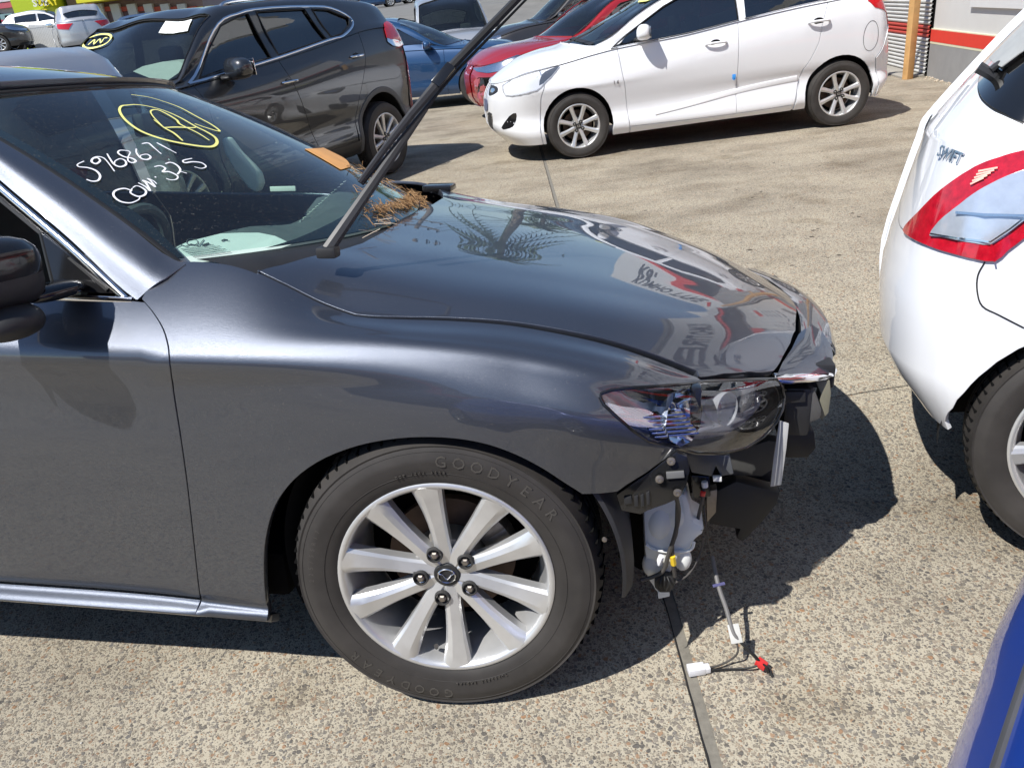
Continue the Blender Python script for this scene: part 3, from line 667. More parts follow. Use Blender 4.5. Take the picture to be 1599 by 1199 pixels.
# bonnet
hood_front_px = [(1092, 587), (1130, 582), (1170, 579), (1208, 578), (1222, 556), (1234, 535), (1242, 515)]
hf = body.inv(hood_front_px, ur=(.4, .84), tr=(KN[8], KN[12]))
hood_rear_px = [(404, 424), (440, 414), (494, 399), (530, 391), (566, 380), (600, 362), (631, 340)]
hr = body.inv(hood_rear_px, ur=(-.42, -.2), tr=(KN[9], KN[13]))
TC = 2*KN[-1]
gapn = body.inv([(x+1, y-4.5-6.5*min(1, max(0, (x-560)/480))) for x, y in smooth_line(gap_px, 3)], tr=(KN[8], KN[10]))
hood_n = gapn[::-1]+hf                                               # near half, cowl corner -> nose
mirr = lambda L: [(u, TC-t) for u, t in L]
nose_mid = [(hf[-1][0]+.012, hf[-1][1]+.12), (.83, KN[13])]
hr = [p for p in hr if p[1] < KN[13]-.02]
hood_loop = hr[::-1]+hood_n+nose_mid+mirr(nose_mid[:-1])+mirr(hood_n)[::-1]+mirr(hr)+[(-.285, KN[13])]
bonnet = panel('bonnet', body, hood_loop, GP, sedan, .022, .03, lip=.02)
# black backing tubes that put shade into the panel gaps
mb = MB()
for s_ in (body, body_far):
    L = np.array(gap); P = s_.P(L[:, 0], L[:, 1]); 
    if s_ is body_far: P = body_far.P(L[:, 0], L[:, 1])
    mb.tube([p-MZ.k*.030 + (MZ.b*.004) for p in P], .017, 6)
    D_ = np.array(door_l); P = s_.P(D_[:, 0]-.002, D_[:, 1]); mb.tube([p+(MZ.b if s_ is body else -MZ.b)*.016 for p in P], .008, 6)
mb.build('shut_line_shade', M['dark_gap'], sedan)
# inner structure so nothing shows through: engine bay block, cabin floor, tub
mb = MB()
ax = MZ.ax()
mb.box(MZ.w(-.25, VC, .55), (.42, .62, .16), ax, .05); mb.box(MZ.w(.35, VC, .50), (.22, .50, .16), ax, .05); mb.box(MZ.w(-2.1, VC, .27), (1.7, .82, .06), ax, .02); mb.box(MZ.w(-2.9, VC, .6), (.9, .45, .3), ax, .05)
mb.build('floor_pan', M['dark_gap'], sedan)
# windscreen
def ws_f(s, r):
    q = (s/.7)**2
    uc = -.27-.83*r; zc_ = .965+.397*r+.035*4*r*(1-r)*.8
    return np.column_stack([uc-(.33-.02*r)*q, VC+s, zc_+(.02-.062*r)*q])
WS = Graph(MZ, ws_f)
def edge(r): return .700-.165*r
ws_loop = [(-edge(r), r) for r in np.linspace(0, 1, 12)]+[(edge(r), r) for r in np.linspace(1, 0, 12)]
ws_loop = [(-edge(r), r) for r in np.linspace(.012, .985, 14)]+[(edge(r), r) for r in np.linspace(.985, .012, 14)]
panel('windscreen', WS, ws_loop, M['glass_ws'], sedan, .04, .05, lip=0)
ih = [(-edge(r)+.035, r) for r in np.linspace(.10, .955, 14)]+[(edge(r)-.035, r) for r in np.linspace(.955, .10, 14)]
ihb = WS.inv([(292, 404), (330, 402), (370, 396), (420, 384), (462, 371), (505, 352), (545, 330), (580, 305)], (-.7, .7), (0, 1))
ih = smooth_line([(-edge(.2)+.03, .19), (-edge(.5)+.028, .5), (-edge(.9)+.03, .91), (-edge(.95)+.05, .955), (0, .965), (edge(.95)-.05, .955), (edge(.9)-.03, .91), (edge(.5)-.028, .5), (edge(.25)-.03, .26), (edge(.22)-.06, .215)], 5)+ihb[::-1]
panel('windscreen_border', WS, ws_loop, M['frit'], sedan, .04, .05, holes=[ih], lip=0, off=-.004)
# seal round the glass
strip_on(WS, [(-edge(r)-.004, r) for r in np.linspace(-.01, .99, 20)]+[(s, .995) for s in np.linspace(-edge(1), edge(1), 14)]+[(edge(r)+.004, r) for r in np.linspace(.99, -.01, 20)], .014, M['seal'], 'windscreen_seal', sedan, .004, flat=False)
# A pillars
def pillar(fr):
    rr_ = np.linspace(1.0, 0, 8); e3 = ws_f(-(np.array([edge(r) for r in rr_])+.013), rr_); e3 = [(u, v, z+.008) for u, v, z in e3]
    e3 = [(-1.36, .365, 1.362)]+e3+[(-.5, .17, .965)]
    o3 = [(-1.36, .335, 1.345), (-1.15, .265, 1.26), (-1.0, .205, 1.165), (-.82, .150, 1.045), (-.66, .10, .926), (-.60, .085, .895), (-.5, .07, .87)]
    E3, O3 = np.array(e3), np.array(o3)
    mid = []
    for u in (-1.34, -1.15, -1.0, -.82, -.66, -.6, -.5):
        p = np.array([np.interp(u, O3[:, 0], O3[:, k]) for k in (1, 2)]); q = np.array([np.interp(u, E3[:, 0], E3[:, k]) for k in (1, 2)])
        m_ = (p+q)/2; d = q-p; n_ = np.array([-d[1], d[0]]); n_ /= np.linalg.norm(n_)+1e-9; mid.append((u, *(m_+n_*.014)))
    return Loft(fr, [o3, mid, e3], [0, 1, 2])
PL = pillar(MZ); PLm = pillar(MZM)
for s_ in (PL, PLm):
    panel('windscreen_pillar', s_, [(-1.34, 0), (-1.0, 0), (-.652, 0), (-.630, .5), (-.598, 1.2), (-.575, 2), (-.8, 2), (-1.0, 2), (-1.34, 2)], GP, sedan, .03, .25, lip=.01)
# roof
def roof_f(s, w):                                                   # w 0 at the header, 1 at the rear
    q = (s/.56)**2; u = -1.10-.18*np.clip((s/.535)**2, 0, 2)*(1-w)-1.55*w
    z = np.interp(w, [0, .06, .2, .45, .7, 1], [1.362, 1.385, 1.422, 1.452, 1.448, 1.40])
    return np.column_stack([u, VC+s, z-.022*q-.018*q**4])
zi = np.linspace(0, 1, 60); zk = hermite(zi, [0, .1, .3, .5, .7, 1], np.array([[1.362], [1.396], [1.436], [1.452], [1.446], [1.395]]))[:, 0]
def roof_f(s, w):
    q = (s/.56)**2; u = -1.105-.18*np.clip((s/.535)**2, 0, 2)*(1-w)-1.55*w
    return np.column_stack([u, VC+s, np.interp(w, zi, zk)-.016*q-.016*q**4])
RF = Graph(MZ, roof_f)
panel('roof', RF, [(-.55, .0), (0, 0), (.55, 0), (.57, .5), (.52, 1), (-.52, 1), (-.57, .5)], GP, sedan, .06, .04, lip=.02)
def rear_f(s, w):
    u = np.interp(w, [0, .55, .6, 1, 1.3], [-2.655, -3.30, -3.34, -3.88, -3.93]); z = np.interp(w, [0, .55, .6, 1, 1.3], [1.39, 1.10, 1.085, 1.02, .3])
    wd = np.interp(w, [0, .55, 1, 1.3], [.52, .68, .70, .70]); q = s**2
    return np.column_stack([u+.12*q*w, VC+s*wd, z-.02*q])
RR = Graph(MZ, rear_f)
panel('rear_window', RR, [(-.93, .02), (.93, .02), (.9, .52), (-.9, .52)], M['glass_dark'], sedan, .08, .08, lip=.01)
panel('boot_lid', RR, [(-.97, .55), (.97, .55), (.93, 1.25), (-.93, 1.25)], GP, sedan, .08, .05, lip=.01)
# side glass, near and far: from the belt up to the roof rail
for fr in (MZ, MZM):
    sg = Loft(fr, [[(-3.2, .2, 1.0), (-2.8, .115, 1.0), (-2.0, .10, .975), (-1.2, .105, .95), (-.66, .115, .932)],
                   [(-3.2, .28, 1.12), (-2.8, .25, 1.17), (-2.0, .2, 1.2), (-1.2, .19, 1.14), (-.66, .115, .933)],
                   [(-3.2, .36, 1.2), (-2.8, .37, 1.34), (-2.0, .325, 1.425), (-1.3, .33, 1.35), (-.66, .115, .934)]], [0, 1, 2])
    panel('front_door_glass', sg, [(-1.60, 0), (-.86, 0), (-1.3, 1.9), (-1.60, 1.97)], M['glass_side'], sedan, .06, .3, lip=0)
    panel('rear_door_glass', sg, [(-2.45, 0), (-1.66, 0), (-1.66, 1.97), (-2.5, 1.9)], M['glass_dark'], sedan, .06, .3, lip=0)
    panel('roof_rail', Loft(fr, [[(-2.75, .37, 1.325), (-2.0, .318, 1.415), (-1.35, .325, 1.335)], [(-2.75, .40, 1.37), (-2.0, .345, 1.435), (-1.35, .36, 1.37)]], [0, 1]), [(-2.75, 0), (-1.35, 0), (-1.35, 1), (-2.75, 1)], GP, sedan, .1, .5, lip=.01)
    panel('rear_pillar', Loft(fr, [[(-3.5, .16, 1.0), (-2.45, .11, .99)], [(-3.2, .3, 1.16), (-2.7, .38, 1.37)]], [0, 1]), [(-3.2, 0), (-2.7, 0), (-2.72, 1), (-3.2, 1)], GP, sedan, .1, .3, lip=.01)
# chrome round the near window, sail panel
P_out = PL
ch = lambda pts, q: [MZ.w(*MZ.atv(x, y, q)) for x, y in pts]
mb = MB()
def bar_strip(line, w, h, up):                                       # flat-backed moulding along world points
    L = [np.array(p) for p in line]; V = []; F = []
    for i, p in enumerate(L):
        t = L[min(i+1, len(L)-1)]-L[max(i-1, 0)]; t /= np.linalg.norm(t); n_ = up-t*np.dot(up, t); n_ /= np.linalg.norm(n_); x_ = np.cross(t, n_)
        for a, b_ in ((-.5, -.6), (-.5, .3), (-.3, .8), (0, 1), (.3, .8), (.5, .3), (.5, -.6)): V.append(p+x_*a*w+n_*b_*h)
    m = 7
    for i in range(len(L)-1):
        for j in range(m): F.append((i*m+j, i*m+(j+1) % m, (i+1)*m+(j+1) % m, (i+1)*m+j))
    F += [tuple(range(m)), tuple(range((len(L)-1)*m, len(L)*m))]
    return V, F
outw = -MZ.b*.9+MZ.k*.35
fr_line = [MZ.w(-1.42, .345, 1.365), MZ.w(-1.30, .315, 1.312), MZ.w(-1.15, .258, 1.245), MZ.w(-1.0, .198, 1.150), MZ.w(-.82, .143, 1.029), MZ.w(-.672, .096, .920)]
V, F = bar_strip(smooth_line(fr_line, 4), .016, .006, outw); mb.add(V, F)
mb.build('window_chrome', M['satin_chrome'], sedan)
mb = MB(); V, F = bar_strip([MZ.w(-1.7, .088, .957), MZ.w(-1.2, .088, .937), MZ.w(-.9, .088, .930), MZ.w(-.655, .090, .921)], .016, .006, -MZ.b); mb.add(V, F); mb.build('belt_chrome', M['chrome'], sedan)
sail = MB()
sp = [(-.875, .142, 1.055), (-.70, .104, .934), (-.845, .108, .936)]
sail.prism([MZ.w(*p) for p in sp], MZ.b*.012); sail.build('sail_panel', M['gloss_black'], sedan, smooth=False)
mb = MB(); mb.tube([MZ.w(-1.02, .19, 1.145), MZ.w(-.88, .15, 1.052), MZ.w(-.72, .107, .94)], .006, 6); mb.tube([MZ.w(-.88, .148, 1.055), MZ.w(-.85, .112, .936)], .006, 6); mb.tube([MZ.w(-1.6, .104, .955), MZ.w(-.85, .108, .936)], .005, 6); mb.build('window_seal', M['seal'], sedan)
# front wheel, steered a little
wst = .0748
wax = (MZ.a*math.cos(wst)+MZ.b*math.sin(wst), MZ.k, -(-MZ.a*math.sin(wst)+MZ.b*math.cos(wst)))
wc = MZ.w(0, 0, .335)
wheel_o = bpy.data.objects.new('wheel', None); link(wheel_o, sedan)
sp = []
for k in range(5):
    base = 41-72*k
    sp += [(base+19, .042, .023, .068, -3.0), (base-19, .042, .023, .068, 3.0)]
TXT = [('GOODYEAR', .034, .2855, 62, 7.3, .0022), ('225/55R17', .014, .287, 167, 3.1, .0016), ('GOODYEAR', .030, .2865, -115, 6.6, .0022), ('DOT 1201 4508', .008, .262, 97, 1.8, .0012), ('TUBELESS RADIAL', .008, .262, -75, 1.8, .0012)]
wheel(wheel_o, wc, wax, .672, .460, .225, sp, 5, .057, 41+72, 2, TXT, None, cap_r=.029)
# ------------------------------------------------------------------ headlight
hr_px = [(1160, 593), (1212, 592), (1222, 604), (1225, 622), (1222, 640), (1212, 660), (1192, 682), (1167, 699), (1127, 708), (1087, 707), (1050, 702)]
lens_near = side_uv(hr_px, tr=(KN[1], KN[10]))
lens_loop = hlow[1:][::1]+htop+lens_near[:-1]
lens_loop = lens_loop
hl = bpy.data.objects.new('headlight', None); link(hl, sedan)
panel('headlight_lens', body, lens_loop, M['lens_clear'], hl, .02, .03, lip=.0)
cen = np.array(lens_loop).mean(0)
shr = lambda k, L=lens_loop: [tuple(cen+(np.array(p)-cen)*k) for p in L]
rim_l = lens_loop+[lens_loop[0]]
strip_on(body, rim_l, .007, M['gloss_black'], 'lens_rim', hl, .003, flat=False)
panel('headlight_housing', body, shr(1.0), M['lamp_grey'], hl, .02, .03, lip=.0, off=-.055)
# side walls between lens and housing
L = np.array(rim_l); Pa = body.P(L[:, 0], L[:, 1]); Na = body.N(L[:, 0], L[:, 1]); sg = np.sign(np.sum(Na*(cO-Pa), 1).mean()); Na = Na*sg
mb = MB(); n = len(L); mb.add(list(Pa-Na*.002)+list(Pa-Na*.058), [(i, i+1, i+n+1, i+n) for i in range(n-1)]); mb.build('housing_wall', M['gloss_black'], hl)
# side marker reflector
def hex_mat():
    m, n, l, p = _new('prismatic_reflector'); p.inputs['Base Color'].default_value = (.75, .76, .78, 1); p.inputs['Metallic'].default_value = .7; p.inputs['Roughness'].default_value = .18
    tc = n.new('ShaderNodeTexCoord'); v = n.new('ShaderNodeTexVoronoi'); v.inputs['Scale'].default_value = 330; v.inputs['Randomness'].default_value = 0; l.new(tc.outputs['Object'], v.inputs[0])
    bump(n, l, p, v.outputs['Distance'], .35, .002); return m
M['prism'] = hex_mat()
mk = side_uv([(949, 628), (975, 633), (1018, 640), (1036, 652), (1041, 664), (1020, 668), (990, 667), (966, 650)], tr=(KN[4], KN[9]))
panel('side_marker', body, smooth_line(mk, 3, True), M['prism'], hl, .01, .02, lip=.004, off=-.014)
# chrome bowls with lamp units
def on_body(x, y, off, tr=(KN[3], KN[10])):
    (u, t), = side_uv([(x, y)], tr=tr); P = body.P(u, t)[0]; N = body.N(u, t)[0]; N *= np.sign(np.dot(N, cO-P)); return P+N*off, N
axf = (MZ.a*.72-MZ.b*.62+MZ.k*.10); axf /= np.linalg.norm(axf)
xx = np.cross(MZ.k, axf); xx /= np.linalg.norm(xx); yy = np.cross(axf, xx)
for (x, y, r_, dp) in ((1068, 650, .058, -.012), (1146, 640, .036, -.028)):
    P, N = on_body(x, y, dp); mb = MB()
    mb.lathe([(r_, .012), (r_*.98, 0), (r_*.85, -.022), (r_*.55, -.045), (r_*.2, -.055), (.0001, -.056)], P-axf*.0, (xx, yy, axf), 10 if x < 1100 else 32)
    bw = mb.build('reflector_bowl', M['chrome'] if x < 1100 else M['lamp_grey'], hl, sharp=25 if x < 1100 else 60)
    mb = MB(); mb.lathe([(.0001, .004), (.012, .0), (.024, -.012), (.028, -.03), (.028, -.05)], P-axf*.004, (xx, yy, axf), 24); mb.build('projector_lens', M['lens_clear'] if x > 1100 else M['chrome'], bw)
P, N = on_body(1040, 655, -.02); mb = MB()
for k in range(6):
    mb.box(P+MZ.k*(.018-.008*k)+MZ.a*(.006*k), (.045, .012, .0022), np.array([MZ.a*.95+MZ.b*.3, MZ.b*.95-MZ.a*.3, MZ.k]), .001)
mb.build('reflector_fin', M['chrome'], hl, sharp=20)
P, N = on_body(1097, 632, -.02); mb = MB(); mb.box(P, (.010, .02, .040), MZ.ax(), .003); mb.build('lamp_divider', M['gloss_black'], hl)
P, N = on_body(1185, 626, -.035); mb = MB(); mb.box(P, (.03, .010, .030), np.array([MZ.a*.6+MZ.b*.8, MZ.b*.6-MZ.a*.8, MZ.k]), .012); mb.build('lamp_bezel', plain('grey_bezel', (.30, .31, .33), .25, .6), hl)
# crimped edge of the lens
li = shr(.93); strip_on(body, li+[li[0]], .0018, M['lens_clear'], 'lens_bead', hl, .001, flat=False)

# ------------------------------------------------------------------ what is left round the torn bumper
def slabpx(name, px, v, depth, mat, parent=sedan, bev=.004, sm=1, skew=None, dirn=None):
    """outline seen from the camera, standing in the car's side plane v, pushed inward by depth"""
    pts = [MZ.w(*MZ.atv(x, y, v if skew is None else v+skew*i)) for i, (x, y) in enumerate(px)]
    d = (MZ.b if dirn is None else dirn)*depth
    bm = bmesh.new(); vs = [bm.verts.new(Vector(p)) for p in pts]; f = bm.faces.new(vs)
    r = bmesh.ops.extrude_face_region(bm, geom=[f]); bmesh.ops.translate(bm, vec=Vector(d), verts=[q for q in r['geom'] if isinstance(q, bmesh.types.BMVert)])
    if bev: bmesh.ops.bevel(bm, geom=bm.edges[:], offset=bev, segments=2, profile=.6, affect='EDGES')
    bmesh.ops.recalc_face_normals(bm, faces=bm.faces[:])
    bmesh.ops.triangulate(bm, faces=[f for f in bm.faces if len(f.verts) > 4])
    mb = MB(); mb.bm(bm); return mb.build(name, mat, parent, sharp=30)
# front strip left of the bumper cover in front of the bonnet, with its chrome lip
nose_px = [(1213, 586), (1222, 566), (1236, 545), (1247, 522), (1256, 514), (1270, 508), (1284, 518), (1296, 536), (1301, 553), (1299, 570), (1294, 583), (1255, 585)]
pts = [MZ.w(*MZ.atz(x, y, z)) for (x, y), z in zip(nose_px, [.690, .700, .708, .712, .715, .716, .706, .695, .684, .675, .668, .678])]
c_ = np.mean(pts, 0)+MZ.k*.010; mb = MB(); V = list(pts)+[c_]+[p-MZ.k*.014 for p in pts]; n = len(pts)
F = [(i, (i+1) % n, n) for i in range(n)]+[(i, i+n+1, (i+1) % n+n+1, (i+1) % n) for i in range(n)]
mb.add(V, F); o = mb.build('grille_surround', M['grey_paint'], sedan, sharp=60); o['label'] = 'scratched remnant of grille surround'
mb = MB(); lip = [MZ.w(*MZ.atz(x, y, z)) for x, y, z in ((1208, 590, .682), (1232, 592, .676), (1262, 590, .668), (1285, 587, .662), (1297, 582, .662), (1300, 576, .664))]
V, F = bar_strip(lip, .022, .007, -MZ.b*.7+MZ.k*.5); mb.add(V, F); mb.build('grille_chrome', M['chrome'], sedan)
mb = MB(); Vn = []
for (x, y), z in zip([(1205, 584), (1216, 566), (1230, 545), (1240, 524), (1248, 508), (1262, 498)], [.688, .693, .698, .702, .706, .71]): Vn.append(MZ.w(*MZ.atz(x-10, y-2, z-.012))); Vn.append(MZ.w(*MZ.atz(x+14, y+6, z-.014)))
mb.add(Vn, [(2*i, 2*i+1, 2*i+3, 2*i+2) for i in range(5)]); mb.build('slam_panel', M['dark_gap'], sedan)
mb = MB(); mb.box(MZ.w(.80, VC, .655), (.045, .46, .03), MZ.ax(), .01); mb.box(MZ.w(.76, VC, .58), (.03, .5, .06), MZ.ax(), .01); mb.build('slam_panel', M['black_plastic'], sedan)
# far half of the same surround running across the nose
mb = MB(); V = []; ns = 18
for i in range(ns+1):
    s = -1+2*i/ns; s = max(-.62, s)*1.0; v = VC+.52*s; u = .895-.09*s*s-.0; z = .70-.015*s*s
    for du, dz in ((-.075, .012), (-.03, .010), (.0, -.006), (.012, -.03), (-.01, -.05), (-.06, -.05)): V.append(MZ.w(u+du, v, z+dz))
F = [(i*6+j, i*6+j+1, (i+1)*6+j+1, (i+1)*6+j) for i in range(ns) for j in range(5)]
mb.add(V, F); mb.build('bumper_top', M['grey_paint'], sedan)
# grille end, crash bar, brackets, undertray
slabpx('grille_end', [(1274, 596), (1296, 594), (1298, 615), (1294, 645), (1283, 657), (1277, 640), (1282, 615)], .42, .05, plain('dusty_grille_plastic', (.20, .19, .14), .5), bev=.003)
slabpx('crash_bar', [(1232, 606), (1272, 606), (1284, 640), (1282, 655), (1240, 670), (1222, 662), (1226, 630)], .40, .9, plain('dusty_crash_bar', (.085, .083, .08), .6), bev=.008)
slabpx('crash_bar_end', [(1226, 612), (1258, 612), (1258, 628), (1226, 630)], .385, .04, M['black_plastic'], bev=.002)
slabpx('lower_beam', [(1228, 676), (1272, 672), (1275, 700), (1262, 716), (1226, 716)], .46, .7, M['black_plastic'], bev=.008)
slabpx('bumper_support_strip', [(1217, 657), (1232, 662), (1228, 700), (1220, 757), (1203, 760), (1208, 715)], .33, .006, plain('pale_support_strip', (.46, .46, .45), .45), bev=.001)
slabpx('radiator_support', [(1124, 712), (1200, 688), (1216, 690), (1212, 730), (1190, 744), (1130, 742)], .42, .04, plain('support_panel', (.05, .05, .048), .6), bev=.004)
slabpx('radiator_support', [(1150, 742), (1206, 734), (1204, 752), (1156, 762)], .50, .8, M['black_plastic'], bev=.004)
slabpx('undertray', [(1100, 776), (1150, 752), (1218, 770), (1212, 788), (1190, 815), (1160, 846), (1150, 840), (1156, 826), (1108, 818)], .40, .05, M['black_plastic'], bev=.003)
slabpx('undertray_flap', [(1104, 765), (1160, 752), (1219, 768), (1200, 778), (1150, 790), (1102, 790)], .46, .35, plain('undertray_fabric', (.03, .03, .03), .8), bev=.003)
slabpx('wheel_arch_stay', [(1103, 768), (1120, 764), (1118, 800), (1104, 816)], .36, .03, M['steel'], bev=.002)
# bracket that held the bumper corner: frame with ribs and windows
brk = [(963, 773), (985, 757), (1010, 740), (1057, 706), (1073, 713), (1077, 735), (1072, 757), (1060, 778), (1040, 787), (1012, 797), (1000, 803), (985, 800), (970, 797), (966, 784)]
bk = slabpx('bumper_bracket', brk, .055, .014, M['gloss_black'], bev=.002)
for q, (x0, y0, x1, y1) in enumerate([(974, 777, 986, 788), (990, 776, 996, 792), (1000, 774, 1005, 792), (1009, 770, 1014, 789), (1040, 738, 1068, 748)]):
    slabpx('bracket_rib', [(x0, y0), (x1, y0-2), (x1+1, y1-2), (x0+1, y1)], .049, .006, M['black_plastic'] if q != 4 else plain('worn_black', (.16, .16, .16), .4), bk, bev=.0012)
for x, y in ((1058, 769), (1030, 748), (1048, 720)):
    p = MZ.w(*MZ.atv(x, y, .048)); mb = MB(); mb.lathe([(.009, 0), (.008, .003), (.004, .004), (.0001, .003)], p, (MZ.a, MZ.k, -MZ.b), 10); mb.build('bracket_bolt', M['steel'], bk, sharp=20)
slabpx('headlight_leg', [(1068, 706), (1110, 708), (1140, 712), (1146, 740), (1126, 744), (1118, 728), (1112, 744), (1080, 738), (1072, 716)], .17, .03, plain('smoky_clear_tab', (.10, .105, .11), .25), hl, bev=.003)
slabpx('headlight_tab', [(1113, 745), (1127, 745), (1127, 752), (1114, 752)], .16, .01, M['white_plastic'], hl, bev=.001)
slabpx('ballast_box', [(1079, 742), (1108, 744), (1110, 776), (1082, 778)], .19, .05, M['gloss_black'], bev=.004)
slabpx('inner_wing', [(985, 800), (1075, 775), (1078, 850), (1050, 885), (1000, 890), (965, 870)], .34, .02, M['dark_gap'], bev=.003)
# washer bottle
wb = slabpx('washer_bottle', [(1003, 796), (1022, 788), (1062, 772), (1072, 770), (1078, 790), (1082, 815), (1100, 822), (1099, 836), (1086, 842), (1080, 856), (1068, 870), (1052, 884), (1044, 910), (1044, 928), (1027, 932), (1022, 920), (1010, 905), (1006, 860)], .17, .11, M['white_plastic'], bev=.014)
mb = MB(); seam = [MZ.w(*MZ.atv(x, y, .166)) for x, y in ((1008, 850), (1022, 858), (1050, 862), (1078, 858), (1084, 846))]; mb.tube(smooth_line(seam, 4), .0035, 6); mb.build('bottle_seam', M['white_plastic'], wb)
for x, y, r_ in ((1018, 880, .022), (1040, 872, .018), (1066, 872, .02), (1030, 815, .03), (1056, 805, .024)):
    p = MZ.w(*MZ.atv(x, y, .182)); bm = bmesh.new(); bmesh.ops.create_uvsphere(bm, u_segments=16, v_segments=10, radius=r_); [setattr(v, 'co', Vector((v.co[0], v.co[1]*.7, v.co[2]*1.5))) for v in bm.verts]; mb = MB(); mb.bm(bm, p, MZ.ax()); mb.build('bottle_bulge', M['white_plastic'], wb)
slabpx('washer_pump', [(1022, 905), (1038, 896), (1052, 902), (1056, 915), (1046, 926), (1030, 926), (1022, 918)], .155, .03, M['black_plastic'], wb, bev=.006)
slabpx('pump_outlet', [(1027, 924), (1044, 922), (1046, 931), (1028, 935)], .165, .02, M['white_plastic'], wb, bev=.002)
def wire(name, px, mat, r=.003, parent=sedan, vv=.15, k=5):
    pts = [MZ.w(*MZ.atv(p[0], p[1], p[2] if len(p) > 2 else vv)) for p in px]; mb = MB(); mb.tube(smooth_line(pts, k), r, 8); return mb.build(name, mat, parent)
wire('pump_wire', [(1056, 776, .10), (1060, 800, .13), (1054, 835, .14), (1044, 865, .145), (1036, 890, .15), (1020, 900, .15), (1000, 906, .14)], M['wire'], .0048)
wire('pump_wire', [(1058, 782, .12), (1056, 830, .145), (1050, 850, .15), (1051, 880, .15), (1054, 900, .155)], M['wire'], .0045)
wire('pump_wire', [(1098, 838, .2), (1094, 862, .2), (1076, 895, .18), (1050, 912, .16)], M['wire'], .003)
wire('white_joint', [(1033, 868, .146), (1028, 880, .148)], M['white_conn'], .007); wire('yellow_joint', [(1050, 868, .146), (1052, 881, .15)], M['yellow_conn'], .0065)
for q in range(4): wire('pump_wire', [(1030+4*q, 900, .15), (1024+7*q, 908+3*(q % 2), .142), (1030+3*q, 922, .146)], M['seal'], .0022)
wire('lamp_wire', [(1099, 757, .185), (1098, 775, .18), (1092, 800, .19), (1088, 818, .2)], M['wire'], .004)
wire('lamp_plug', [(1100, 752, .175), (1101, 760, .175)], M['white_conn'], .007); wire('lamp_plug', [(1098, 768, .175), (1097, 773, .176)], M['red_conn'], .006)
# loom hanging down to the concrete
g = lambda x, y, z: onz(x, y, z)
Lm = [MZ.w(*MZ.atv(1099, 790, .2)), MZ.w(*MZ.atv(1106, 845, .21)), g(1112, 868, .20), g(1122, 915, .155), g(1134, 950, .12), g(1144, 985, .085), g(1152, 998, .07)]
mb = MB(); mb.tube(smooth_line([tuple(p) for p in Lm[:3]], 5), .0016, 6); loom = mb.build('hanging_loom', M['wire'], sedan)
mb = MB(); mb.tube(smooth_line([tuple(p) for p in Lm[2:]], 6), .0052, 8); mb.build('loom_sleeve', plain('grey_loom_tape', (.16, .155, .15), .6), loom)
p = g(1121, 914, .157); mb = MB(); mb.tube([p-np.array([.012, 0, 0]), p+np.array([.016, 0, .004])], .004, 6); mb.build('cable_tie', plain('blue_grey_tie', (.10, .10, .22), .5), loom)
mb = MB(); pa = g(1145, 978, .092); pb = g(1150, 1000, .07); d = (pb-pa); d /= np.linalg.norm(d); sx_ = np.cross(d, cF); sx_ /= np.linalg.norm(sx_); mb.box((pa+pb)/2, (.021, .013, .002), np.array([d, sx_, np.cross(d, sx_)]), .001); mb.build('loom_tag', plain('grey_tag', (.55, .55, .52), .5), loom)
rc = g(1189, 1036, .022)
for nm, L_, mt, r_ in (('loom_branch', [g(1153, 998, .07), g(1166, 1012, .055), g(1178, 1024, .04), rc], 'seal', .0036), ('loom_branch', [g(1150, 1000, .068), g(1152, 1018, .045), g(1140, 1030, .02), g(1118, 1040, .012), g(1100, 1042, .012)], 'wire', .0024),
                       ('loom_branch', [rc, g(1172, 1042, .014), g(1145, 1044, .008), g(1120, 1045, .010), g(1100, 1046, .012)], 'seal', .0024), ('loom_branch', [rc, g(1200, 1046, .012), g(1206, 1056, .006)], 'seal', .003), ('loom_branch', [rc, g(1196, 1040, .03), g(1199, 1050, .014)], 'seal', .0028)):
    mb = MB(); mb.tube(smooth_line([tuple(p) for p in L_], 5), r_, 8); mb.build(nm, M[mt], loom)
mb = MB(); d = g(1192, 1041, .02)-g(1181, 1033, .024); d /= np.linalg.norm(d); sx_ = np.cross(d, np.array([0, 0, 1.])); mb.box(rc, (.012, .009, .008), np.array([d, sx_, np.cross(d, sx_)]), .002); mb.build('red_plug', M['red_conn'], loom)
d = g(1100, 1042, .012)-g(1074, 1046, .012); L0 = np.linalg.norm(d)/2; d /= np.linalg.norm(d); sx_ = np.cross(d, np.array([0, 0, 1.])); mb = MB(); mb.box((g(1100, 1043, .012)+g(1074, 1046, .012))/2, (L0, .012, .009), np.array([d, sx_, np.array([0, 0, 1.])]), .002); mb.box(g(1104, 1043, .012), (.006, .009, .007), np.array([d, sx_, np.array([0, 0, 1.])]), .001); mb.build('white_plug', M['white_conn'], loom)
# wheel arch liners and the other three wheels
for fr, uc, nm in ((MZ, 0, 0), (MZM, 0, 1), (MZ, -2.83, 2), (MZM, -2.83, 3)):
    out = -fr.b; c = fr.w(uc, .06, .34); mb = MB()
    mb.lathe([(.385, .0), (.375, -.03), (.37, -.30), (.20, -.36), (.02, -.38)], c, (fr.a, fr.k, out), 40, R(2 if uc == 0 else -10), R(200)); mb.build('wheel_liner', M['liner'], sedan)
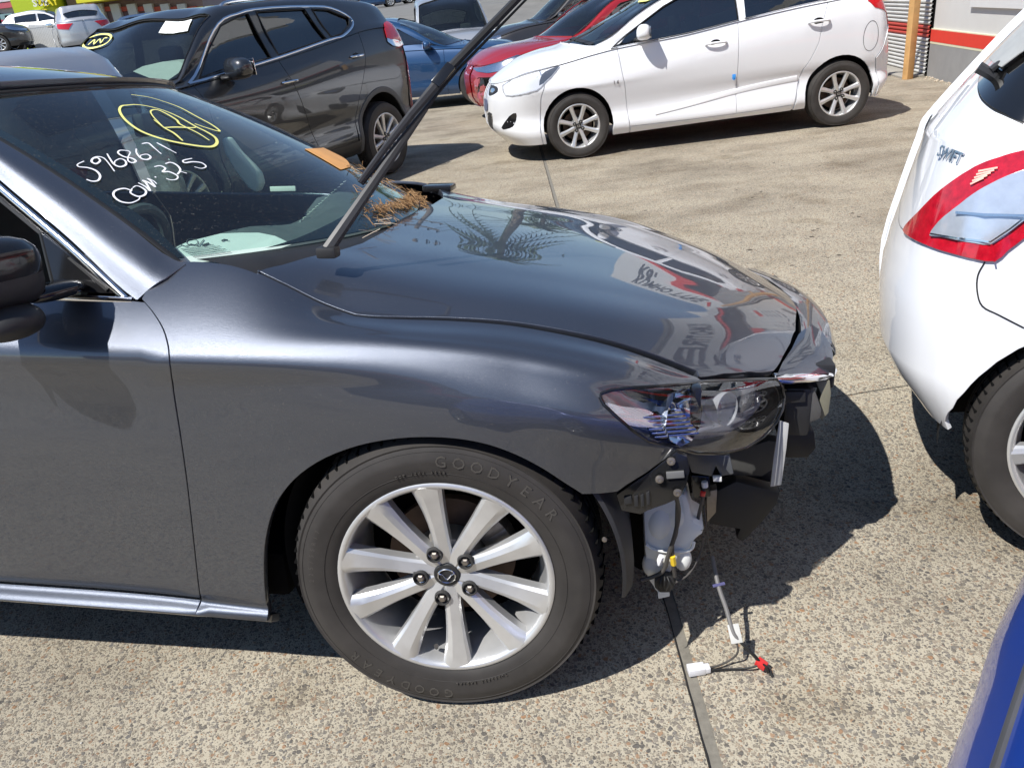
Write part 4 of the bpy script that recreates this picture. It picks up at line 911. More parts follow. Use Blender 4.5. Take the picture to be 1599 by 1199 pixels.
# splash guard showing between tyre and washer bottle
mb = MB(); V = []; aa = np.linspace(R(-6), R(38), 14)
for a in aa:
    for dv, r_ in ((.03, .372), (.035, .380), (.08, .395), (.24, .385)): V.append(MZ.w(r_*math.cos(a), dv, .34+r_*math.sin(a)))
F = [(i*4+j, i*4+j+1, (i+1)*4+j+1, (i+1)*4+j) for i in range(13) for j in range(3)]; mb.add(V, F); sgd = mb.build('splash_guard', plain('splash_guard_plastic', (.035, .035, .036), .55), sedan)
p = MZ.w(*MZ.atv(944, 842, .028)); mb = MB(); mb.lathe([(.006, 0), (.005, .003), (.0001, .004)], p, (MZ.a, MZ.k, -MZ.b), 10); mb.build('guard_clip', M['steel'], sgd)
def simple_wheel(fr, u, v0, z):
    w_ = bpy.data.objects.new('wheel', None); link(w_, sedan)
    wheel(w_, fr.w(u, v0, z), (fr.a, fr.k, -fr.b), .672, .460, .225, [(a, .045, .03, .055, 0) for a in range(0, 360, 36)], 5, .057, 18, 1)
simple_wheel(MZM, 0, .0, .335+.155); simple_wheel(MZ, -2.83, 0, .335-.02); simple_wheel(MZM, -2.83, 0, .335+.14)
# ------------------------------------------------------------------ wipers standing up
def tri(p0, p1, w0, w1, h, up, name, mat, parent, n=8, bow=0):
    """tapering arm with a ridge on top"""
    P = [np.array(p0)+(np.array(p1)-np.array(p0))*t+np.array(up)*bow*math.sin(math.pi*t) for t in np.linspace(0, 1, n)]; V = []; F = []
    for i, p in enumerate(P):
        t = P[min(i+1, n-1)]-P[max(i-1, 0)]; t /= np.linalg.norm(t); s = np.cross(t, up); s /= np.linalg.norm(s); u_ = np.cross(s, t); w = w0+(w1-w0)*i/(n-1)
        for a, b_ in ((-.5, 0), (-.42, .7), (-.1, 1.1), (.3, .9), (.5, 0), (.35, -.25), (-.35, -.25)): V.append(p+s*a*w+u_*b_*h)
    m = 7
    for i in range(n-1):
        for j in range(m): F.append((i*m+j, i*m+(j+1) % m, (i+1)*m+(j+1) % m, (i+1)*m+j))
    F += [tuple(range(m)), tuple(range((n-1)*m, n*m))]; mb = MB(); mb.add(V, F); return mb.build(name, mat, parent, sharp=25)
def at(x, y, dist):                                                  # point on a sight line at a camera depth
    return cO+ray(x, y)*dist
AR = plain('wiper_black', (.035, .035, .037), .42, bs=.1, bd=.0004, bscale=600)
base = MZ.w(*MZ.atz(512, 390, 1.0)); bd_ = np.dot(base-cO, cF)
elbow = at(664, 170, bd_+.06); meet = at(708, 108, bd_+.01)
wa = bpy.data.objects.new('wiper', None); link(wa, sedan); wa['label'] = 'driver side wiper standing straight up'
fup = -cF
tri(base, elbow, .028, .015, .008, fup, 'wiper_arm', AR, wa, 10)
tri(elbow, meet, .014, .011, .006, fup, 'wiper_rod', AR, wa, 6)
b0 = at(562, 286, bd_-.03); b1 = at(640, 182, bd_-.01); b2 = at(706, 104, bd_-.0); b3 = at(850, -44, bd_-.18)
tri(b0, b1, .012, .017, .009, fup, 'blade_frame', AR, wa, 6, .004); tri(b1, b2, .017, .024, .010, fup, 'blade_frame', AR, wa, 6); tri(b2, b3, .020, .014, .009, fup, 'blade_frame', AR, wa, 8)
sq = cR*.010+cU*-.006
mb = MB(); mb.tube([b0+sq*.5-fup*.004, b1+sq-fup*.006, b2+sq-fup*.006, b3+sq-fup*.004], [.002, .0035, .0035, .002], 6); mb.build('blade_rubber', M['seal'], wa)
mb = MB(); mb.box(b2+(b1-b2)*.2+fup*.006, (.028, .011, .007), np.array([(b2-b1)/np.linalg.norm(b2-b1), cR*.8+cU*-.6, fup]), .003); mb.build('blade_clip', M['gloss_black'], wa)
mb = MB(); mb.box(base+MZ.a*-.0+MZ.k*-.005, (.022, .018, .012), MZ.ax(), .006); mb.build('wiper_pivot', M['black_plastic'], wa)
# passenger wiper, also lifted, hidden base
# cowl grille along the foot of the windscreen
mb = MB(); V = []; n = 26
for i in range(n+1):
    s = -.66+1.32*i/n; q = (s/.7)**2
    a = ws_f(np.array([s]), np.array([.0]))[0]
    for du, dz in ((-.02, -.004), (.03, -.012), (.07, -.03), (.11, -.06)): V.append(MZ.w(a[0]+du, a[1], a[2]+dz))
F = [(i*4+j, i*4+j+1, (i+1)*4+j+1, (i+1)*4+j) for i in range(n) for j in range(3)]; mb.add(V, F); cowl = mb.build('cowl_panel', M['black_plastic'], sedan)
for fr in (MZM,):
    mb = MB(); mb.box(fr.w(-.36, .23, .972), (.055, .045, .012), fr.ax(), .008); mb.build('cowl_end_cap', M['gloss_black'], sedan)
# ------------------------------------------------------------------ cabin
mb = MB(); V = []; n = 20; prof = [(.04, -.045), (-.10, -.030), (-.25, -.018), (-.34, -.04), (-.40, -.10), (-.42, -.30), (-.42, -.55)]
for i in range(n+1):
    s = -.64+1.28*i/n; bx = .03*math.exp(-((s+.36)/.16)**2); a = ws_f(np.array([s*.9]), np.array([.0]))[0]; q = (s/.7)**2
    for du, dz in prof: V.append(MZ.w(-.33-.20*q+du, VC+s, .985+dz+(bx if du < -.2 and dz > -.2 else 0)))
m = len(prof); F = [(i*m+j, i*m+j+1, (i+1)*m+j+1, (i+1)*m+j) for i in range(n) for j in range(m-1)]; mb.add(V, F); dash = mb.build('dashboard', M['dash'], sedan)
for vv, nm in ((VC+.36, 0), (VC-.36, 1)):
    seat = bpy.data.objects.new('seat', None); link(seat, sedan)
    mb = MB(); mb.box(MZ.w(-1.55, vv, .42), (.26, .25, .09), ax, .06); mb.build('seat_cushion', M['seat'], seat)
    bx_ = np.array([MZ.a*.94+MZ.k*.3, MZ.b, MZ.k*.94-MZ.a*.3]); mb = MB(); mb.box(MZ.w(-1.86, vv, .78), (.07, .24, .31), bx_, .05); mb.build('seat_back', M['seat'], seat)
    mb = MB(); mb.box(MZ.w(-1.98, vv, 1.13), (.05, .13, .08), bx_, .04); mb.build('headrest', M['seat'], seat)
mb = MB(); sc_ = MZ.w(-.98, VC-.36, .88); e1 = MZ.b; e2 = MZ.k*.92+MZ.a*.38
mb.tube([sc_+e1*.185*math.cos(t)+e2*.185*math.sin(t) for t in np.linspace(0, 2*math.pi, 41)], .015, 8, False); mb.box(sc_+(MZ.a*.03), (.05, .08, .06), np.array([MZ.a*.92-MZ.k*.38, e1, e2]), .03)
mb.tube([sc_-e1*.17, sc_, sc_+e1*.17], .014, 8); mb.build('steering_wheel', M['dash'], sedan)
mb = MB(); mb.box(MZ.w(-2.3, VC, .95), (.3, .62, .03), ax, .02); mb.box(MZ.w(-2.2, VC, .7), (.08, .6, .28), ax, .05); mb.build('rear_bench', M['seat'], sedan)
mb = MB(); mb.box(MZ.w(*ws_f(np.array([.02]), np.array([.86]))[0])-MZ.k*.07-MZ.a*.05, (.018, .12, .032), ax, .01); mb.build('inner_mirror', M['black_plastic'], sedan)
# paint pen writing and stickers on the outside of the windscreen, traced stroke by stroke
def pen(px, w, mat, name, taper=True, k=5):
    L = WS.inv(smooth_line(px, k), (-.7, .7), (0, 1)); n = len(L); ww = [w*(.55+.45*math.sin(math.pi*min(1, (i+1)/n*1.2)) if taper else 1) for i in range(n)]
    return strip_on(WS, L, ww, mat, name, None, .0035) if False else strip_on(WS, L, ww, mat, name, ink, .0035)
ink = bpy.data.objects.new('windscreen_writing', None); link(ink, sedan)
z_ = lambda s, ox=0, oy=100, k=3.198: [(ox+a/k, oy+b/k) for a, b in s]
W1 = [[(432, 583), (460, 592), (490, 588), (500, 565), (480, 540), (440, 525), (395, 520), (388, 508), (420, 492)], [(470, 478), (488, 476), (500, 490), (480, 505), (458, 495), (465, 478), (490, 470), (520, 478), (548, 510), (572, 543)],
      [(535, 455), (548, 478), (570, 508), (600, 520), (628, 510), (625, 490), (600, 480), (575, 492), (572, 505)], [(640, 440), (600, 438), (590, 452), (620, 470), (660, 478), (678, 492), (660, 500), (640, 490), (640, 470), (650, 450), (640, 440)],
      [(680, 430), (682, 452), (705, 478), (735, 484), (752, 472), (735, 458), (705, 462), (700, 472)], [(708, 405), (740, 402), (765, 422), (805, 456)], [(782, 400), (820, 420), (880, 452)],
      [(660, 640), (620, 628), (575, 640), (568, 665), (600, 692), (650, 700), (690, 685), (700, 668)], [(660, 628), (652, 650), (690, 668), (722, 660), (728, 640), (705, 622), (680, 615), (662, 625)], [(690, 600), (725, 618), (750, 640), (728, 600), (712, 588), (745, 600), (775, 620), (752, 590), (735, 578), (765, 590), (782, 605)], [(772, 570), (780, 573)],
      [(770, 520), (800, 515), (825, 528), (812, 545), (845, 545), (885, 565), (880, 582), (850, 585), (830, 578)], [(825, 505), (850, 498), (880, 510), (900, 535), (885, 558), (900, 545), (932, 552)], [(958, 478), (915, 488), (922, 500), (960, 495), (1005, 500), (1028, 518), (1005, 528), (970, 520)]]
for s in W1: pen(z_(s), .0048, M['white_ink'], 'pen_stroke')
W2 = [[(640, 212), (605, 218), (598, 245), (630, 290), (700, 340), (800, 378), (920, 405), (1040, 420), (1080, 405), (1075, 375), (1030, 345), (975, 318), (900, 275), (820, 240), (740, 218), (680, 210), (640, 212)],
      [(912, 390), (868, 352), (820, 325), (768, 285)], [(1045, 388), (985, 350), (900, 308), (880, 285), (820, 250), (780, 235), (752, 242), (765, 270), (815, 322)], [(815, 325), (880, 322), (960, 325), (980, 320)], [(972, 305), (1030, 325), (1095, 342), (1060, 312), (980, 268), (900, 225), (820, 195), (740, 172), (655, 160)]]
for q, s in enumerate(W2): pen(z_(s), .0066 if q else .0085, M['yellow_ink'], 'pen_stroke')
st = WS.inv([(476, 234), (490, 232), (546, 262), (532, 266)], (-.7, .7), (0, 1)); panel('orange_sticker', WS, st, M['orange_sticker'], sedan, .02, .02, lip=.001, off=.003)
# sheet of paper inside on the dash
pp = [(256, 385), (300, 366), (350, 354), (378, 353), (410, 353), (435, 358), (462, 371), (420, 386), (360, 402), (320, 406), (295, 402), (275, 394)]
P3 = [MZ.w(*ws_f(np.array([s]), np.array([r]))[0])-MZ.k*.016-MZ.a*.012 for s, r in WS.inv(pp, (-.7, .7), (0, 1))]
mb = MB(); mb.prism(P3, (0, 0, -.0008)); pap = mb.build('paper_sheet', M['paper'], None, smooth=False)
tag(pap, 'white job sheet with printed lines lying inside against the foot of the grey sedan windscreen', 'paper')
mb = MB()
def on_sheet(x, y):                                                    # sight line through the best plane of the sheet
    c0 = np.mean(P3, 0); U_, S_, Vt = np.linalg.svd(np.array(P3)-c0); nn = Vt[2]; d = ray(x, y); return cO+d*(((c0-cO)@nn)/(d@nn))+(-d)*.0035
pl_ = lambda L, r_: mb.tube([on_sheet(x, y) for x, y in L], r_, 4)
pl_([(300+9*math.cos(t), 378+5*math.sin(t)) for t in np.linspace(0, 6.28, 14)], .0009); pl_([(274, 386), (282, 382), (290, 385), (298, 381), (310, 384), (318, 374)], .0010); pl_([(316, 383), (326, 380)], .0022); pl_([(346, 376), (350, 374), (356, 375)], .0016)
for q in range(6):
    a0 = 282+q*4; pl_([(a0, 389+q*2.4), (a0+26+4*(q % 3), 386+q*2.2), (a0+52+6*(q % 2), 382+q*2.2)], .0006)
mb.build('print_line', M['dark_ink'], pap)
# deployed airbag hanging by the far pillar, and pale trim seen through the glass
ab = [(345, 218), (352, 214), (370, 238), (392, 260), (402, 272), (406, 288), (400, 302), (386, 294), (366, 268), (350, 240)]
ub = [MZ.w(*MZ.atv(x, y, 1.30)) for x, y in ab]
bm = bmesh.new(); f = bm.faces.new([bm.verts.new(Vector(p)) for p in ub]); r = bmesh.ops.extrude_face_region(bm, geom=[f]); bmesh.ops.translate(bm, vec=Vector(MZ.b*.05), verts=[q for q in r['geom'] if isinstance(q, bmesh.types.BMVert)]); bmesh.ops.bevel(bm, geom=bm.edges[:], offset=.012, segments=3, profile=.6, affect='EDGES'); bmesh.ops.recalc_face_normals(bm, faces=bm.faces[:]); bmesh.ops.triangulate(bm, faces=[f for f in bm.faces if len(f.verts) > 4]); mb = MB(); mb.bm(bm); mb.build('side_airbag', M['airbag'], sedan)
mb = MB(); mb.box(MZ.w(*MZ.atv(442, 295, 1.15)), (.045, .004, .008), ax, .002); mb.build('vent_trim', M['airbag'], sedan)
# demister slots on the dash
slots = [on_sheet(460+i*4.6, 358-i*3.6) for i in range(18)]
mb = MB()
for i in range(20):
    p = MZ.w(*MZ.atz(452+i*4.8, 361-i*4.3, .965)); mb.box(p, (.0016, .012, .001), ax)
o = mb.build('demister_slots', M['airbag'], dash, smooth=False); tag(o, kind='stuff')
# ------------------------------------------------------------------ door mirror
dm = bpy.data.objects.new('door_mirror', None); link(dm, sedan)
def blob(name, c, h, axm, mat, parent, pw=2.6, seg=28, f=None):
    bm = bmesh.new(); bmesh.ops.create_uvsphere(bm, u_segments=seg, v_segments=seg//2, radius=1)
    for v in bm.verts:
        x, y, z = v.co; k = (abs(x)**pw+abs(y)**pw+abs(z)**pw)**(-1/pw); x, y, z = x*k, y*k, z*k
        if f: x, y, z = f(x, y, z)
        v.co = Vector((x*h[0], y*h[1], z*h[2]))
    mb = MB(); mb.bm(bm, c, axm); return mb.build(name, mat, parent, sharp=80)
mc_ = MZ.w(-.862, -.085, 1.010); tw = np.array([MZ.a*.95-MZ.b*.3, MZ.b*.95+MZ.a*.3, MZ.k])
blob('mirror_shell', mc_, (.085, .125, .068), tw, M['black_plastic'], dm, 3.0, f=lambda x, y, z: (x*(1-.15*z), y, z*(1+.12*y)))
blob('mirror_cap', mc_+MZ.k*.016, (.087, .127, .058), tw, M['gloss_black'], dm, 3.0)
mb = MB(); mb.box(mc_-tw[0]*.082, (.003, .105, .05), tw, .02); mb.build('mirror_glass', M['chrome'], dm)
blob('mirror_skull', MZ.w(-.815, -.085, .925), (.075, .07, .036), tw, M['black_plastic'], dm, 2.2)
blob('mirror_foot', MZ.w(-.80, .04, .955), (.045, .07, .018), tw, M['gloss_black'], dm, 2.4)
# ------------------------------------------------------------------ other vehicles: one lofted shell each, cut into panels
class CarBody:
    def __init__(s, fr, V, low, up, uc=(.2, -.2), n=(2.6, 2.8), su=None):
        """low: rows (z list, front reach, rear reach, inset); up: rows of (u, v, z); uc = where the ends start to turn (front, rear)"""
        s.fr, s.V = fr, V; ucf, ucr = uc; lowest = low[-1]
        side = np.linspace(ucr, ucf, 15) if su is None else np.array(su); ph = np.radians([12, 26, 42, 58, 70, 80, 90])
        Lf, Lr = .8, .8; rows = []
        st = [('r', p) for p in ph[::-1]]+[('s', u) for u in side]+[('f', p) for p in ph]
        def contour(kind, p, uf, ur, d, cr=None, cf=None):
            cr = ucr if cr is None else cr; cf = ucf if cf is None else cf
            if kind == 's': return cr+(p-ucr)/(ucf-ucr)*(cf-cr), d
            c, e = (cf, uf) if kind == 'f' else (cr, ur); m = n[0] if kind == 'f' else n[1]
            return c+(e-c)*math.sin(p)**(2/m), d+(V-d)*(1-max(0, math.cos(p))**(2/m))
        svals = [ucr-Lr*p/(math.pi/2) for p in ph[::-1]]+list(side)+[ucf+Lf*p/(math.pi/2) for p in ph]
        zf = lambda L, u: float(hermite(np.array([u]), [a for a, _ in L], np.array([[b] for _, b in L]))[0, 0])
        for row_ in low:
            zl, uf, ur, d = row_[:4]; cr_, cf_ = (row_[4], row_[5]) if len(row_) > 4 else (ucr, ucf); r = []
            for (k, p), sv in zip(st, svals):
                u, v = contour(k, p, uf, ur, d, cr_, cf_); r.append((sv, u, v, zf(zl, u)))
            rows.append(r)
        zl5, uf5, ur5, d5 = low[-1][:4]; c5 = (low[-1][4], low[-1][5]) if len(low[-1]) > 4 else (ucr, ucf)
        for L in up:
            L = np.array(L); r = []
            for (k, p), sv in zip(st, svals):
                u, v5 = contour(k, p, uf5, ur5, d5, *c5); q = hermite(np.array([u]), L[:, 0], L[:, 1:])[0]
                v = V-(V-q[0])*(V-v5)/(V-d5); z5 = zf(zl5, u)
                if k != 's':
                    w = ((V-v5)/(V-d5))**.5; z = z5+(q[1]-z5)*w
                else: z = q[1]
                r.append((sv, u, v, z))
            rows.append(r)
        s.nl = len(low); A = [np.array(r) for r in rows]
        kn = [0.]
        for a, b in zip(A[:-1], A[1:]):
            mid_ = slice(7, -7); kn.append(kn[-1]+max(.05, float(np.median(np.linalg.norm(b[mid_, 1:]-a[mid_, 1:], axis=1)))))
        mirr_ = []
        for a in A[:-1][::-1]:
            b = a.copy(); b[:, 2] = 2*V-b[:, 2]; mirr_.append(b)
        s.K = kn; s.TC = 2*kn[-1]; s.surf = Loft4(fr, A+mirr_, kn+[s.TC-k for k in kn[:-1]][::-1]); s.s0, s.s1 = svals[0], svals[-1]; s.arches = []; s.arc0 = 205
        s.ucf, s.ucr = ucf, ucr
    def uz(s, pts, tmax=None, tmin=0, sr=None): return s.surf.solve(pts, (0, 2), sr or (s.s0, s.s1), (tmin, tmax if tmax is not None else s.K[s.nl-1]))
    def pix(s, pts, tr=None, sr=None): return s.surf.inv(pts, sr or (s.s0, s.s1), tr or (0, s.K[s.nl-1]))
    def bottom(s, sa, sb, t=0.):
        """lower edge from sa to sb with the wheel openings cut out of it"""
        out = [(sa, t)]
        for uc_, R_, zc_ in sorted(s.arches):
            arc = [(uc_+R_*math.cos(a), zc_+R_*math.sin(a)) for a in np.linspace(R(s.arc0), R(180-s.arc0), 23)]
            if arc[0][0] > sb or arc[-1][0] < sa: continue
            pts = s.uz([(u, max(z, .0)) for u, z in arc]); pts = [p for p in pts if p[1] > t+.012]
            pts = [(pts[0][0], t)]+pts+[(pts[-1][0], t)]
            pts = [p for p in pts if sa <= p[0] <= sb]; 
            if pts and pts[0][0] > sa+.01 and pts[0][1] > t+.02: out = []
            out += pts
        if not (out and out[-1][1] > t+.02): out.append((sb, t))
        return out
class Loft4(Loft):
    def __init__(s, fr, rows, knots):
        s.fr = fr; s.rows = rows; s.K = np.array(knots); s.u0 = rows[0][0, 0]; s.u1 = rows[0][-1, 0]
        s.S = rows[0][:, 0]; s.A = np.stack([r[:, 1:] for r in rows], 1)          # (stations, rows, 3)
    def local(s, u, t):
        u = np.atleast_1d(np.asarray(u, float)); t = np.clip(np.atleast_1d(np.asarray(t, float)), s.K[0], s.K[-1]); ns, nr, _ = s.A.shape
        A = hermite(u, s.S, s.A.reshape(ns, nr*3)).reshape(len(u), nr, 3); K = s.K; n = nr; q = np.arange(len(u))
        i = np.clip(np.searchsorted(K, t, side='right')-1, 0, n-2)
        def slope(j):
            j0 = np.clip(j-1, 0, n-1); j1 = np.clip(j+1, 0, n-1); w0 = (K[j]-K[j0])[:, None]; w1 = (K[j1]-K[j])[:, None]
            d0 = np.where(w0 > 0, (A[q, j]-A[q, j0])/np.maximum(w0, 1e-9), 0); d1 = np.where(w1 > 0, (A[q, j1]-A[q, j])/np.maximum(w1, 1e-9), 0)
            return np.where((w0 > 0) & (w1 > 0), (d0*w1+d1*w0)/np.maximum(w0+w1, 1e-9), d0+d1)
        h = (K[i+1]-K[i])[:, None]; x = ((t-K[i])/(K[i+1]-K[i]))[:, None]
        return (2*x**3-3*x**2+1)*A[q, i]+(x**3-2*x**2+x)*h*slope(i)+(-2*x**3+3*x**2)*A[q, i+1]+(x**3-x**2)*h*slope(i+1)
    def P(s, u, t): return s.fr.W(s.local(u, t))
    def solve(s, pts, comps, ur, tr):
        U, T_ = np.meshgrid(np.linspace(*ur, 200), np.linspace(*tr, 90), indexing='ij'); U = U.ravel(); T_ = T_.ravel(); Q = s.local(U, T_)[:, comps]; out = []
        for p in pts:
            r0 = ((Q-np.array(p))**2).sum(1); k = int(r0.argmin()); u, t = U[k], T_[k]; best = (r0[k], u, t)
            for _ in range(8):
                q = s.local([u, u+1e-4, u], [t, t, t+1e-4])[:, comps]; J = np.stack([q[1]-q[0], q[2]-q[0]], 1)/1e-4; r = np.array(p)-q[0]; dd = (r**2).sum()
                if dd < best[0]: best = (dd, u, t)
                if dd < 1e-8: break
                st = np.linalg.lstsq(J, r, rcond=1e-3)[0]; m = max(abs(st).max()/.1, 1); u = float(np.clip(u+st[0]/m, *ur)); t = float(np.clip(t+st[1]/m, *tr))
            out.append((float(best[1]), float(best[2])))
        return out
def build_car(label, fr, V, low, up, uc, paint_, wb, wheel_u, D, name='parked_car', group=None, cuts=(), arch_r=.345, glass_s=(), ws=None, rw=None, res=.06, wheel_kw=None, rimd=.41, detail=1, n=(2.6, 2.8), far_wheels=True, pillar_mat=None, arch_z=None, shell_res=.07, cat='car', far_glass=True, roof_mat=None, handle=None, zoff=None, glass_mat=None, arc0=205):
    root = empty(name, label, cat, tuple(fr.w(wheel_u[0]*.5+wheel_u[1]*.5, V, 0)), group)
    cb = CarBody(fr, V, low, up, uc, n); S = cb.surf; K = cb.K; kb = K[cb.nl-1]
    az = arch_z if arch_z is not None else D/2
    cb.arches = [(u, arch_r, az) for u in wheel_u]; cb.arc0 = arc0
    # shell below the belt, both sides and both ends
    lp = cb.bottom(cb.s0, cb.s1)+[(cb.s1, kb), (cb.s0, kb)]
    shell = panel('body_shell', S, lp, paint_, root, shell_res, .08, lip=.012, off=-.012 if cuts else 0.)
    far = [(a, cb.TC-b) for a, b in lp]
    panel('far_side', S, far, paint_, root, shell_res, .08, lip=.012, off=-.0)
    # belt to belt over the top: bonnet, roof, pillars with the glass left open
    K7 = K[cb.nl+1]; tl = K7-.004; holes = []; side_glass = []
    for loop in glass_s:
        g_ = cb.uz(loop, tmax=K7-.012, tmin=kb+.004); side_glass.append(g_); holes.append(g_); holes.append([(a, cb.TC-b) for a, b in g_])
    def cross(spec):                                                    # (u at roof edge, u at centre) pairs, lower then upper
        (b7, b9), (h7, h9) = spec; tt = np.linspace(K7+.02, cb.TC-K7-.02, 15); c = (tt-cb.TC/2)/(cb.TC/2-K7); f = 1-np.abs(c)**2.2
        return [(b7+(b9-b7)*x, t) for x, t in zip(f, tt)]+[(h7+(h9-h7)*x, t) for x, t in zip(f[::-1], tt[::-1])]
    wsl = cross(ws) if ws else None; rwl = cross(rw) if rw else None
    for q in (wsl, rwl):
        if q: holes.append(q)
    bonnet_cut = ws[0][1]+.06 if ws else None
    top = [(cb.s0, kb), (cb.s1, kb), (cb.s1, cb.TC-kb), (cb.s0, cb.TC-kb)]
    panel('roof_and_pillars', S, top, roof_mat or paint_, root, res, .06, holes=holes, lip=.01, off=-.002)
    gm = glass_mat or M['glass_dark']
    for g_ in side_glass:
        panel('side_window', S, g_, gm, root, .08, .08, lip=0, off=-.012)
        if far_glass: panel('side_window', S, [(a, cb.TC-b) for a, b in g_], gm, root, .12, .12, lip=0, off=-.012)
        strip_on(S, g_+[g_[0]], .016, M['seal'], 'window_seal', root, .003, flat=False)
    if wsl: panel('windscreen', S, wsl, M['glass_side'], root, .08, .08, lip=0, off=-.006); strip_on(S, wsl+[wsl[0]], .022, M['seal'], 'windscreen_seal', root, .002, flat=False)
    if rwl: panel('rear_window', S, rwl, M['glass_dark'], root, .05, .08, lip=0, off=-.006); strip_on(S, rwl+[rwl[0]], .02, M['seal'], 'rear_window_seal', root, .002, flat=False)
    # panels on the near side between cut lines given in side view (u, z) from rear to front
    cl = [cb.uz(c, tmax=kb) for c in cuts]
    for c in cl: c.sort(key=lambda p: -p[1])
    g2 = .004
    K1 = K[1]
    edges_ = [[(cb.s0+.01, kb), (cb.s0+.01, 0)]]+cl+[[(cb.s1-.01, kb), (cb.s1-.01, 0)]]
    names_ = (['rear_quarter', 'rear_door', 'front_door', 'front_wing'] if len(cl) == 3 else ['rear_quarter', 'front_door', 'front_wing'] if len(cl) == 2 else ['rear_bumper', 'rear_quarter', 'rear_door', 'front_door', 'front_wing', 'front_bumper'] if len(cl) == 5 else ['side_panel']*(len(cl)+1))
    if cl:
        for i, nm in enumerate(names_):
            a, b = edges_[i], edges_[i+1]; door = nm.endswith('door'); tb = K1+.006 if door else 0.
            cl_ = lambda e, g: [(s_+g, t) for s_, t in e if t > tb+.02]+[(min(e, key=lambda p: abs(p[1]-tb))[0]+g, tb)]
            ea = cl_(a, g2); eb = cl_(b, -g2)
            if not door: bot = [p for p in cb.bottom(ea[-1][0], eb[-1][0])]
            else: bot = [p for p in cb.bottom(ea[-1][0], eb[-1][0], tb)]
            ea[0] = (ea[0][0], kb-.004); eb[0] = (eb[0][0], kb-.004)
            lp_ = ea[:-1]+bot+eb[:-1][::-1]
            panel(nm, S, lp_, paint_, root, res*.6, .05, lip=.008)
            if door: pass
        ds = [i for i, nm in enumerate(names_) if nm.endswith('door')]
        if ds:
            a = edges_[ds[0]][-1][0]+.02; b = edges_[ds[-1]+1][-1][0]-.006
            ars = [u+arch_r for u in wheel_u if u+arch_r > a-.4 and u < a+.2]; a = max([a]+[x+.01 for x in ars])
            panel('sill', S, [(a, 0), (b, 0), (b, K1-.002), (a, K1-.002)], paint_, root, res, .04, lip=.008)
    # arch liners, floor, cabin
    for u in wheel_u:
        for f2, sgn in ((fr, 1), (Frame(fr.w(0, 2*V, 0), fr.a, -fr.b, fr.k), -1)):
            mb = MB(); mb.lathe([(arch_r+.006, -.035), (arch_r+.006, -.06), (arch_r+.004, -.28), (.1, -.33), (.01, -.34)], f2.w(u, .025, az), (f2.a, f2.k, -f2.b), 28, R(-8), R(188)); mb.build('wheel_liner', M['liner'], root)
    ax_ = fr.ax(); um = (wheel_u[0]+wheel_u[1])/2; hw = abs(wheel_u[0]-wheel_u[1])/2
    mb = MB(); mb.box(fr.w(um, V, low[0][0][1][1]+.10), (hw-.38, V-.06, .05), ax_, .02); mb.box(fr.w(um, V, .42), (hw+.35, V-.36, .12), ax_, .03); mb.build('floor_pan', M['dark_gap'], root)
    zb = low[-1][0][len(low[-1][0])//2][1]
    if ws:
        mb = MB(); mb.box(fr.w(ws[0][1]-.32, V, zb-.10), (.2, V-.16, .07), ax_, .05); mb.build('dashboard', M['dash'], root)
        for dv in (-.36, .36):
            for du in (-1.15, -2.0):
                if ws[0][1]+du-.3 < min(wheel_u)-.1: continue
                mb = MB(); mb.box(fr.w(ws[0][1]+du, V+dv, zb-.28), (.09, .23, .32), np.array([fr.a*.95+fr.k*.3, fr.b, fr.k*.95-fr.a*.3]), .05); mb.box(fr.w(ws[0][1]+du-.12, V+dv, zb+.13), (.05, .12, .08), ax_, .04); mb.build('seat', M['seat'], root)
    ws_ = []
    for u in wheel_u:
        for side_ in ((0, 1) if far_wheels else (0,)):
            w_ = bpy.data.objects.new('wheel', None); link(w_, root)
            f2 = fr if side_ == 0 else Frame(fr.w(0, 2*V, 0), fr.a, -fr.b, fr.k)
            kw = dict(spokes=[(a, .05, .03, .05, 0) for a in range(0, 360, 45)], nuts=4, nut_r=.052, phase=0, detail=1)
            kw.update(wheel_kw or {})
            wheel(w_, f2.w(u, .0, D/2), (f2.a, f2.k, -f2.b), D, rimd, .195, **kw); ws_.append(w_)
    return root, cb
def lamp(cb, root, name, px, mat, tr=None, off=.002, depth_mat=None, rimw=.008, da=.03, sr=None, loop=None):
    L = loop or cb.pix(px, tr, sr); o = panel(name, cb.surf, smooth_line(L, 2, True), mat, root, da, .03, lip=.006, off=off)
    if depth_mat: c = np.mean(L, 0); panel(name+'_bowl', cb.surf, [tuple(c+(np.array(p)-c)*.97) for p in L], depth_mat, o, da, .03, lip=0, off=off-.0035)
    return o
def surf_pt(cb, x, y, off=0, tr=None):
    (u, t), = cb.pix([(x, y)], tr or (0, cb.K[-1])); P = cb.surf.P(u, t)[0]; N = cb.surf.N(u, t)[0]; N *= np.sign(np.dot(N, cO-P)); return P+N*off, N, u, t
def door_handle(cb, root, u, z, mat, L=.10, chrome=False):
    (s_, t), = cb.uz([(u, z)]); P = cb.surf.P(s_, t)[0]; fr = cb.fr; h = bpy.data.objects.new('door_handle', None); link(h, root)
    mb = MB(); mb.tube(smooth_line([P+fr.a*x-fr.b*y+fr.k*q for x, y, q in ((-L, .002, 0), (-L*.8, .028, .002), (0, .038, .004), (L*.8, .028, .002), (L, .002, 0))], 4), [.011]*17, 8); mb.build('grip', mat, h)
    mb = MB(); mb.lathe([(.001, .0015), (.045, .0015), (.052, -.003)], P-fr.b*.001, (fr.a, fr.k*.62, -fr.b), 24); mb.build('recess', M['dark_gap'] if not chrome else M['gloss_black'], h)
